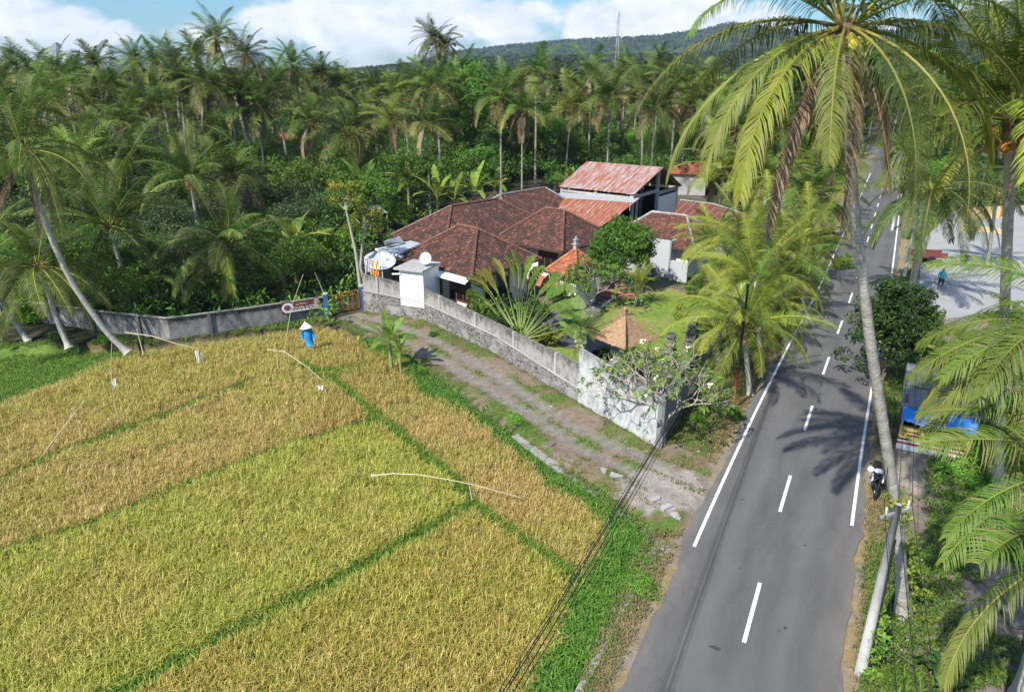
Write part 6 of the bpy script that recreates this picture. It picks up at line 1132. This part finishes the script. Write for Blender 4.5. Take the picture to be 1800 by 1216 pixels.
for k, (dx, dz, r) in enumerate([(0, 0, .012), (.11, -.05, .011), (-.13, -.02, .011), (.24, .03, .008), (-.24, .06, .008)]):
    A = (RP[0]-dr_[0]*40+dx, RP[1]-dr_[1]*40, 6.75+dz); B = (RP[0]+dx*.4, RP[1], 6.62+dz); m_ = MB(); m_.tube(catenary(A, B, .55+.05*k, 60), r, 5)
    m_.tube(catenary(B, (P2[0]+dx*.4, P2[1], 6.6+dz), .8+.06*k, 30), r*.8, 4); tag(m_.build('overhead_cable', M['cable']), 'black cable in the bundle running over the rice field to the red footed pole', 'cable', 'black cables bundled over the field edge')
for k, dx in enumerate((-.4, 0, .4)):
    m_ = MB(); m_.tube(catenary((WP[0]+dx*.9, WP[1], 5.6), (PX[0]+dx*.9, PX[1], 6.3), .5), .010, 4); m_.tube(catenary((WP[0]+dx*.9, WP[1], 5.6), (WP[0]+dx-15, WP[1]-34, 5.9), .5), .010, 4); m_.tube(catenary((PX[0]+dx*.9, PX[1], 6.3), (PY[0]+dx*.9, PY[1], 6.8), .5), .010, 4)
    tag(m_.build('overhead_wire', M['cable']), 'thin black wire strung between the poles right of the road', 'wire', 'thin wires right of the road')
def vine(lb, path, n, rad, sz, cols, seed):
    r = np.random.default_rng(seed); P = np.array(path); t = np.linspace(0, 1, n); s = np.linspace(0, 1, len(P)); c = np.stack([np.interp(t, s, P[:, j]) for j in range(3)], -1)+r.normal(size=(n, 3))*rad*.5
    root = thing('climbing_vine', lb, 'vine', tuple(P[0])); o = leaves(c-P[0], rad, 26, sz, cols, seed, .3, .6).build('foliage', M['leaf'], root); m_ = MB(); m_.tube(P-P[0], .012, 5); m_.build('stem', M['bark'], root)
hp = [np.array(p) for p in h1pts]
vine('yellow green vine climbing the lower trunk of the leaning road palm', [tuple(hp[0]+(.25, -.1, .1)), tuple(hp[1]+(.25, -.1, 0)), tuple(hp[2]+(.2, -.1, 0)), tuple(hp[2]*.6+hp[3]*.4+(.1, -.1, 0))], 22, .24, .14, GREENS['lime'], 3)
vine('round leaved vine and dead stems winding up the whitish concrete pole', [(WP[0]+.15, WP[1]-.1, 0), (WP[0]+.2, WP[1]-.12, 1.2), (WP[0]+.15, WP[1]-.1, 2.2)], 14, .2, .15, GREENS['bright'], 4)
# kiosk with blue tarpaulin
kA, kB = np.array(at(1574, 787)), np.array(at(1640, 801)); ka = math.atan2(*(kB-kA)[::-1]); kz = thing('roadside_kiosk', 'roadside kiosk with corrugated roof, blue tarpaulin and yellow banner', 'kiosk', (*kA, 0), ka); KW = 2.8
def pbox(name, c, s, mat, par=kz): m_ = MB(); m_.box(c, s); return m_.build(name, M[mat], par)
pbox('plinth', (KW/2, .1, .14), (KW, .2, .28), 'white'); pbox('red_stripe', (KW/2, .095, .34), (KW, .2, .12), 'redp'); pbox('white_stripe', (KW/2, .1, .44), (KW, .2, .08), 'white'); pbox('black_stripe', (KW/2, .095, .53), (KW, .2, .10), 'greyp')
bnr = pbox('yellow_banner', (KW/2, .08, .86), (KW, .2, .56), 'yellow')
rq = np.random.default_rng(8)
for row in range(2):   # two rows of print, too small in the photo to read
    m_ = MB(); x = .12
    while x < KW-.2: w_ = .03+.05*rq.random(); m_.box((x+w_/2, -.026, .93-.17*row), (w_, .008, .085)); x += w_+.015+(.10 if rq.random() < .17 else 0)
    m_.build('print_row', M['greyp'], bnr)
m_ = MB(); m_.box((KW/2, 3.1, 1.2), (KW, .1, 2.4)); m_.box((.05, 1.6, 1.2), (.1, 3., 2.4)); m_.box((KW-.05, 1.6, 1.2), (.1, 3., 2.4)); m_.build('wall', M['maroon'], kz)
for x in (.06, KW*.5, KW-.06): m_ = MB(); m_.box((x, .05, 1.1), (.08, .08, 2.2)); m_.build('post', M['bamboo'], kz)
m_ = MB(); n = 20; V = []
for i in range(n+1):
    for j in range(8): s, t = i/n, j/7; V.append((-.05+s*(KW+.1), -.05-.42*t+.05*math.sin(i*1.7+j)*t, 2.16-.42*t-.16*math.sin(s*math.pi*1.5)**2*t+.03*math.sin(i*2.3+j*2)-.08*t*t))
m_.add(V, [(i*8+j, (i+1)*8+j, (i+1)*8+j+1, i*8+j+1) for i in range(n) for j in range(7)]); m_.build('tarpaulin', M['tarp'], kz, True)
m_ = MB(); nn_ = 56
for (y0_, z0_, y1_, z1_) in ((-.15, 2.2, 1.5, 2.55), (1.35, 2.62, 3.4, 2.95)):
    V = []; 
    for i in range(nn_*2+1): x = -.15+(KW+.3)*i/(nn_*2); dz = .028*(1 if i % 2 else -1); V += [(x, y0_, z0_+dz), (x, y1_, z1_+dz)]
    m_.add(V, [(2*i, 2*i+2, 2*i+3, 2*i+1) for i in range(nn_*2)])
m_.build('roof', M['metal'], kz)
# person in the yard, far rider
def person(lb, base, rz, shirt, trousers, hat=None, pose='walk', h=1.68):
    root = thing('person', lb, 'person', base, rz); s = h/1.7
    J = dict(pel=(0,0,.93), sp=(0,0,1.15), ch=(0,.01,1.36), nk=(0,0,1.47), hd=(0,-.02,1.58), ht=(0,-.01,1.66), lh=(-.1,0,.90), lk=(-.12,-.06,.50), la=(-.12,.03,.08), lt=(-.13,-.12,.03), rh=(.1,0,.90), rk=(.12,-.12,.51), ra=(.13,.10,.10), rt=(.14,-.03,.03), ls=(-.19,0,1.40), le=(-.27,.04,1.14), lw=(-.27,-.10,.92), lf=(-.27,-.15,.84), rs=(.19,0,1.40), re=(.28,.03,1.14), rw=(.33,-.12,.95), rf=(.34,-.17,.88))
    names = list(J); E = [('pel','sp'),('sp','ch'),('ch','nk'),('nk','hd'),('hd','ht'),('pel','lh'),('lh','lk'),('lk','la'),('la','lt'),('pel','rh'),('rh','rk'),('rk','ra'),('ra','rt'),('ch','ls'),('ls','le'),('le','lw'),('lw','lf'),('ch','rs'),('rs','re'),('re','rw'),('rw','rf')]
    rad = dict(pel=.14, sp=.12, ch=.15, nk=.055, hd=.095, ht=.08, lh=.095, lk=.062, la=.042, lt=.04, rh=.095, rk=.062, ra=.042, rt=.04, ls=.062, le=.046, lw=.032, lf=.03, rs=.062, re=.046, rw=.032, rf=.03)
    me = bpy.data.meshes.new('body'); me.from_pydata([tuple(np.array(J[n])*s) for n in names], [(names.index(a), names.index(b)) for a, b in E], []); o = bpy.data.objects.new('body', me); C.objects.link(o); o.parent = root; me.materials.append(M['skin'])
    sk = o.modifiers.new('skin', 'SKIN'); lay = me.skin_vertices[0].data
    for n, v in zip(names, lay): v.radius = (rad[n]*s,)*2
    lay[0].use_root = True; ss = o.modifiers.new('sub', 'SUBSURF'); ss.levels = 1; ss.render_levels = 2
    g = lambda n: np.array(J[n])*s
    m_ = MB(); m_.tube([g('pel')-(0, 0, .05), g('sp'), g('ch'), g('ch')+(0, 0, .09)], np.array([.175, .165, .19, .10])*s, 12); m_.tube([g('ls')+(.06, 0, 0), g('le')+(0, 0, .05)], [.095*s, .075*s], 8); m_.tube([g('rs')-(.06, 0, 0), g('re')+(0, 0, .05)], [.095*s, .075*s], 8); m_.build('shirt', M[shirt], root, True)
    m_ = MB()
    for a, b, c in (('lh','lk','la'), ('rh','rk','ra')): m_.tube([g(a)+(0, 0, .06), g(b), g(c)+(0, 0, .22)], np.array([.13, .085, .07])*s, 10)
    m_.build('trousers', M[trousers], root, True); m_ = MB(); m_.ball(g('hd')+(0, .01, .04), (.105*s, .115*s, .10*s), 12); m_.build('hair' if not hat else 'cap', M[hat or 'dark'], root, True)
    if hat: m_ = MB(); m_.box(g('hd')+(0, -.14, .05), (.14, .12, .015)); m_.build('cap_peak', M[hat], root)
person('person in a turquoise shirt and dark cap walking on the pale yard', at3(1651, 508), R(-12), 'shirt', 'greyp', 'blue')
person('person in dark clothes standing far up the right road edge', at3(1584, 345), R(10), 'dark', 'greyp')
# red cart at the yard edge
ct = thing('farm_cart', 'old red brown two wheeled cart body at the near left corner of the yard', 'cart', at3(1630, 462), R(-8)); m_ = MB(); [m_.box(c, s) for c, s in (((0, 0, .62), (2.6, 1.3, .06)), ((0, -.64, .85), (2.6, .04, .45)), ((0, .64, .85), (2.6, .04, .45)), ((-1.29, 0, .85), (.04, 1.3, .45)))]; m_.build('tray', M['maroon'], ct)
for y in (-.72, .72): m_ = MB(); m_.tube([(0, y-.06, .38), (0, y+.06, .38)], .38, 18); m_.build('wheel', M['black'], ct)
m_ = MB(); m_.beam((1.3, -.4, .6), (2.5, -.3, .45), .05, .05); m_.beam((1.3, .4, .6), (2.5, .3, .45), .05, .05); m_.build('shafts', M['bark'], ct)
# scooter
fA, fB = np.array(at(1535, 838)), np.array(at(1537, 886)); dd_ = fB-fA; bk = thing('motor_scooter', 'black and white motor scooter parked on the dirt beside the right edge line', 'motorcycle', (*((fA+fB)/2), 0), math.atan2(dd_[1], dd_[0]))
M['bikewhite'] = plain('white bodywork', (.82, .82, .82), .25, .03, 2, 0); M['bikeblack'] = plain('black bodywork', (.010, .012, .018), .18, .05, 2, 0, spec=.7)
for x, nm in ((.64, 'front_wheel'), (-.62, 'rear_wheel')):
    th = np.linspace(0, 2*math.pi, 25); m_ = MB(); m_.tube([(x+math.cos(a)*.235, 0, .29+math.sin(a)*.235) for a in th], .055, 8, cap=False); w_ = m_.build(nm, M['black'], bk, True); m_ = MB(); m_.tube([(x, -.05, .29), (x, .05, .29)], .06, 10); [m_.beam((x, 0, .29), (x+math.cos(a)*.2, 0, .29+math.sin(a)*.2), .03, .04) for a in np.linspace(0, 5.03, 5)]; m_.build('rim', M['metal'], w_)
def hull(name, secs, mat, par=bk):   # lofted body: (x, z, half width, half height)
    m_ = MB(); n = 12; th = np.linspace(0, 2*math.pi, n, endpoint=False); V = np.concatenate([np.stack([np.full(n, x), np.cos(th)*w_, z+np.sin(th)*h_], -1) for x, z, w_, h_ in secs]); i = np.arange(len(secs)-1)[:, None]*n; j = np.arange(n)[None]; k = (j+1) % n
    m_.add(V, np.stack([i+j, i+k, i+n+k, i+n+j], -1).reshape(-1, 4)); m_.F.append((np.arange(n)[None], 0)); m_.F.append((np.arange(n)[None, ::-1]+(len(secs)-1)*n, 0)); return m_.build(name, M[mat], par, True)
hull('seat', [(-.80,.80,.05,.03),(-.7,.82,.13,.05),(-.35,.80,.15,.06),(0,.77,.12,.05),(.08,.76,.05,.03)], 'black'); hull('rear_body', [(-.9,.70,.04,.03),(-.75,.66,.13,.10),(-.4,.60,.16,.14),(-.05,.52,.12,.16),(.02,.5,.05,.1)], 'bikeblack'); hull('floorboard', [(-.05,.30,.15,.06),(.35,.30,.14,.05)], 'bikeblack')
hull('front_shield', [(.28,.55,.05,.25),(.36,.60,.19,.30),(.45,.62,.17,.26),(.52,.62,.06,.15)], 'bikeblack'); hull('front_mudguard', [(.44,.52,.05,.05),(.6,.60,.09,.04),(.8,.55,.07,.04),(.9,.46,.03,.03)], 'bikeblack'); hull('handlebar_cover', [(.20,.98,.05,.03),(.28,1.0,.15,.06),(.40,.98,.14,.07),(.47,.95,.06,.04)], 'bikewhite')
m_ = MB(); m_.ball((.46, 0, .93), (.05, .10, .06), 10); m_.build('headlight', M['glass'], bk, True)
m_ = MB(); m_.tube([(.24, -.36, 1.0), (.30, -.15, 1.0), (.30, .15, 1.0), (.24, .36, 1.0)], .017, 6); m_.build('handlebar', M['black'], bk)
for s in (-1, 1): m_ = MB(); m_.tube([(.30, s*.2, 1.0), (.27, s*.27, 1.17)], .008, 5); m_.ball((.26, s*.29, 1.2), (.015, .065, .045), 10); m_.build('mirror', M['dark'], bk)
for s in (-1, 1): hull('side_panel', [(.30,.68,.03,.05),(.38,.74,.035,.16),(.46,.72,.03,.12)], 'bikewhite').location = (0, s*.17, 0)
m_ = MB(); m_.ball((.30, -.26, .98), (.13, .12, .11), 12); tag(m_.build('helmet', M['bikewhite'], None, True), 'white helmet hung on the left end of the scooter handlebar', 'helmet'); hm = bpy.data.objects['helmet']; hm.location = bk.location; hm.rotation_euler = bk.rotation_euler; hm.scale = bk.scale = (1.12, 1.12, 1.12)
m_ = MB(); m_.tube([(-.05, .12, .25), (-.02, .3, .01)], .012, 5); m_.build('side_stand', M['metal'], bk); m_ = MB(); m_.tube([(0, -.14, .26), (-.75, -.17, .34)], [.03, .05], 8); m_.build('exhaust', M['metal'], bk)
m_ = MB(); m_.box((-.93, 0, .62), (.02, .16, .1)); m_.build('number_plate', M['dark'], bk)
# scarecrow and bamboo bird scarers in the rice
sc_ = thing('scarecrow', 'scarecrow in a blue shirt with a white conical hat standing in the rice', 'scarecrow', (*at(548, 612), -.6), R(10)); sc_.rotation_euler[1] = -.10; m_ = MB(); m_.tube([(0, 0, 0), (0, 0, 2.5)], .03, 6); m_.beam((-.35, 0, 1.85), (.35, 0, 1.85), .04, .04); m_.build('stake', M['bamboo'], sc_)
m_ = MB(); m_.tube([(0, 0, .85), (.02, 0, 1.2), (0, 0, 1.7), (0, 0, 1.92)], [.25, .22, .24, .10], 12); m_.tube([(-.24, 0, 1.8), (-.36, -.03, 1.25)], [.1, .07], 8); m_.tube([(.24, 0, 1.8), (.36, -.03, 1.2)], [.1, .07], 8); m_.build('shirt', M['scare'], sc_, True)
m_ = MB(); m_.tube([(0, 0, 2.0), (0, 0, 2.36)], [.36, .02], 16); m_.build('hat', M['white'], sc_); m_ = MB(); m_.ball((0, 0, 1.98), (.1, .1, .12), 8); m_.build('head', M['white'], sc_); m_ = MB(); m_.box((.05, -.02, .72), (.2, .04, .3)); m_.build('rag', M['white'], sc_)
def bam(lb, segs, extra=(), name='bamboo_pole', cat='pole'):
    """segs: pole paths as (px, py, forward distance)"""
    P0 = np.array(atd(*segs[0][0])); root = thing(name, lb, cat, (P0[0], P0[1], 0))
    for k, s in enumerate(segs): m_ = MB(); P = np.array([atd(*q) for q in s])-np.array((P0[0], P0[1], 0)); P[:, 2] = np.maximum(P[:, 2], -.62); m_.tube(P, np.linspace(.032, .014, len(P)), 5); m_.build('cane' if k else 'long_cane', M['bamboo'], root)
    for (px, py, Y, w_, h_) in extra:
        m_ = MB(); c = np.array(atd(px, py, Y))-np.array((P0[0], P0[1], 0)); n = 5; V = []
        for i in range(n+1):
            for j in range(4): V.append(c+np.array(((i/n-.5)*w_*(1-.15*j), .05*math.sin(i*2+j), -h_*j/3)))
        m_.add(V, [(i*4+j, i*4+j+1, (i+1)*4+j+1, (i+1)*4+j) for i in range(n) for j in range(3)], (.75, .74, .74)); m_.build('plastic_bag', M['cloth'], root)
Yg = lambda x, y: at(x, y, -.55)[1]
y1 = Yg(210, 752); bam('tall thin crooked bamboo pole with a grey plastic bag halfway up', [[(211,752,y1),(203,715,y1),(197,680,y1),(195,640,y1),(197,594,y1)]], [(199,665,y1,.25,.5)])
y1 = Yg(145, 776); bam('forked stake with a long slanting bamboo cane at the left of the field', [[(50,838,y1-3),(100,765,y1-1),(149,704,y1)],[(146,776,y1),(129,716,y1)]])
y1 = Yg(348, 648); bam('nearly level bamboo cane hung with pale bags below the block wall', [[(219,584,y1+2.2),(265,590,y1+1.5),(310,604,y1+.8),(348,613,y1)],[(252,622,y1+1),(240,578,y1+1.6)]], [(345,616,y1,.22,1.1),(354,620,y1,.10,1.0)])
y1 = Yg(500, 645); bam('tall leaning bamboo cane crossing in front of the farm banner', [[(498,646,y1),(502,600,y1),(512,540,y1),(533,482,y1)]]); y1 = Yg(573, 700); bam('low arching bamboo cane with white rags beside the bund crossing', [[(470,614,y1+3),(500,618,y1+2.4),(540,645,y1+1),(566,668,y1)],[(489,648,y1+2.4),(485,610,y1+2.5)]], [(563,678,y1,.3,.45),(571,684,y1,.12,.6)])
y1 = Yg(828, 893); bam('long pale bamboo cane resting on a stake in the near paddies', [[(655,836,y1+.4),(690,832,y1+.3),(735,834,y1+.2),(785,842,y1),(830,851,y1-.2),(915,874,y1-.5)],[(832,893,y1),(822,832,y1)]], [(654,833,y1+.4,.14,.16)])
bam('pale slanting pole behind the banner wall', [[(572,522,49.5),(553,478,49.5)]])
# rubble, stones, litter
for px, py, s, lb in [(1150,880,.4,'broken concrete slab lying at the road end of the driveway'),(1172,893,.42,'second pale lump of broken concrete by the ditch'),(1186,908,.34,'small pale lump of concrete nearest the road'),(968,784,.36,'single dark boulder beside the driveway grass'),(1080,838,.4,'rusty brown piece of rubble on the driveway'),(1060,828,.3,'small white lump of rubble on the driveway')]:
    m_ = MB(); s *= .62; m_.box((0, 0, .06), (s*1.5, s, s*.5), .4); m_.box((s*.9, s*.5, .05), (s*.7, s*.6, s*.4), 1.1); m_.box((-s*.8, s*.6, .04), (s*.5, s*.4, s*.3), .1); o = m_.build('rubble', M['rock'] if 'dark' in lb else M['litter'], None, False, at3(px, py), px); tag(o, lb, 'rubble')
def pebbles():
    X, Y = scatter(-14, 40, 14, 58, .42, 81); dr = pdist(RDX, X, Y); k = (inpoly(P_DRIVE, X, Y) | ((dr > 3.4) & (dr < 6.5) & ~inpoly(P_FIELD, X, Y))) & (rng.random(len(X)) < .45); X, Y = X[k], Y[k]; n = len(X)
    s = .018+.055*rng.random(n)**4; d = np.array([(1,0,0),(0,1,0),(-1,0,0),(0,-1,0),(0,0,.8)]); V = np.stack([X, Y, np.full(n, .03)], -1)[:, None]+d[None]*s[:, None, None]*(.6+.8*rng.random((n, 5, 1))); i = np.arange(n)*5
    c = np.array((.30, .28, .25))*(.4+1.1*rng.random((n, 1))); mb = MB(); mb.add(V.reshape(-1, 3), np.concatenate([np.stack([i+a, i+(a+1) % 4, i+4], -1) for a in range(4)]), np.repeat(c, 5, 0)); tag(mb.build('pebbles', M['cloth']), 'scattered pebbles and bits of litter on the driveway and verges', 'pebbles', kind='stuff')
    r = np.random.default_rng(4); n = 900; X = 13+22*r.random(n); Y = 14+22*r.random(n); k = pdist(RDX, X, Y) > 3.6; X, Y = X[k], Y[k]; mb = leaves(np.stack([X, Y, np.full(len(X), .12)], -1), .12, 2, .16, ((.25, .16, .08), (.36, .26, .14)), 9, 2., .4); tag(mb.build('leaf_litter', M['leaf']), 'dry fallen leaves under the palms on the right', 'leaf litter', kind='stuff')
pebbles()
stp = thing('stone_heap', 'heap of grey stones under the palms near the right edge', 'stones', at3(1745, 1085))
for k in range(14): m_ = MB(); m_.ball((random.uniform(-1.1, 1.1), random.uniform(-.5, .5), .1), (.16+.14*random.random(), .16, .12), 7); m_.build('stone', M['rock'], stp)
tr0 = thing('taro_plant', 'broad leaved dark green taro at the bottom right corner', 'plant', at3(1660, 1205)); cc = np.random.default_rng(2).normal(size=(16, 3))*(.55, .4, .12)+(0, 0, .55); leaves(cc, .25, 4, .42, ((.05,.13,.03),(.08,.20,.04)), 6, 1.4, .8).build('foliage', M['leaf'], tr0); m_ = MB(); [m_.tube([(0, 0, 0), tuple(c)], .012, 5) for c in cc]; m_.build('stem', M['bark'], tr0)
# far houses and mast
house('low house with orange tiled roof glimpsed among the trees at left', at(475, 262, 2.6), 20, 6.5, 6, 3.4, 5.0, 2.2, mat='tile_new', wall='whitewash', capcol=(.42, .15, .07)); house('second orange tiled house glimpsed right of the first one', at(566, 262, 2.6), -10, 6, 5, 3.4, 5., 1.6, mat='tile_new', wall='whitewash', capcol=(.42, .15, .07))
house('brown tiled house with white walls behind the leaning palms by the road', at(1330, 335, 2.6), -30, 8, 7, 3.2, 5.4, 2.6, mat='tile_mid', wall='whitewash'); house('bright orange roofed house standing far off among the distant palms', (atd(1248, 150, 210)[0], 210), 10, 7, 6, 11.2, 13.6, 1.5, mat='tile_new', wall='whitewash', capcol=(.42, .15, .07))
tm = thing('telecom_mast', 'red and white lattice telecom mast on the horizon', 'mast', (141.5, 1037, 0)); h_ = 92
for s in range(11):
    m_ = MB(); z0_, z1_ = h_*s/11, h_*(s+1)/11; w0_, w1_ = 5.2*(1-z0_/h_*.72), 5.2*(1-z1_/h_*.72); c = (.34, .24, .23) if s % 2 else (.42, .42, .42); cn = [(-1,-1),(1,-1),(1,1),(-1,1)]
    for k in range(4): a, b = cn[k], cn[(k+1) % 4]; m_.beam((a[0]*w0_/2, a[1]*w0_/2, z0_), (a[0]*w1_/2, a[1]*w1_/2, z1_), .42, .42, c); m_.beam((a[0]*w0_/2, a[1]*w0_/2, z0_), (b[0]*w1_/2, b[1]*w1_/2, z1_), .22, .22, c); m_.beam((a[0]*w1_/2, a[1]*w1_/2, z1_), (b[0]*w1_/2, b[1]*w1_/2, z1_), .22, .22, c)
    m_.build('lattice_section', M['cloth'], tm)
m_ = MB(); [m_.tube([(x, y, h_-6), (x, y, h_-2.5)], .6, 8) for x, y in ((1.4, 0), (-1.4, 0), (0, 1.4))]; m_.build('antennas', M['white'], tm)
# ---------------------------------------------------------------- haze
hz_ = MB(); hz_.box((300, 2100, 165), (7800, 4600, 340)); ho = tag(hz_.build('haze', []), kind='stuff', label='thin bluish haze in the air over the far grove and hills', cat='haze')
hm_, hnt, hout = NT('haze'); pv_ = hnt.nodes.new('ShaderNodeVolumePrincipled'); pv_.inputs['Density'].default_value = .00009; pv_.inputs['Color'].default_value = (.62, .76, 1, 1); pv_.inputs['Anisotropy'].default_value = .1; hnt.links.new(pv_.outputs[0], hout.inputs['Volume']); ho.data.materials.append(hm_)
ho.visible_shadow = True

# ---------------------------------------------------------------- labels: tell look-alikes apart by their order across the view
def order_labels():
    by = {}
    for o in bpy.context.scene.objects:
        if o.parent is None and o.get('label') and o.get('category') in ('palm tree', 'tree'): by.setdefault(o['label'], []).append(o)
    W = ['leftmost', 'second', 'third', 'fourth', 'fifth', 'sixth', 'seventh', 'eighth', 'ninth', 'tenth', 'eleventh', 'twelfth', 'thirteenth', 'fourteenth', 'fifteenth', 'sixteenth', 'seventeenth', 'eighteenth', 'nineteenth', 'twentieth', 'twenty-first', 'twenty-second', 'twenty-third', 'twenty-fourth', 'twenty-fifth', 'twenty-sixth', 'twenty-seventh', 'twenty-eighth', 'twenty-ninth', 'thirtieth', 'thirty-first', 'thirty-second', 'thirty-third', 'thirty-fourth', 'thirty-fifth']
    for lb, L in by.items():
        if len(L) < 2: continue
        L.sort(key=lambda o: o.location.x/max(1, o.location.y))
        for i, o in enumerate(L):
            if not o.get('group'): o['group'] = lb
            if len(L) == 2: w_ = ('left one of two: ', 'right one of two: ')[i]
            elif i == 0: w_ = 'leftmost '
            elif i == len(L)-1: w_ = 'rightmost '
            else: w_ = W[min(i, 34)]+' from the left, '
            o['label'] = ' '.join((w_+lb).split()[:16])
order_labels()
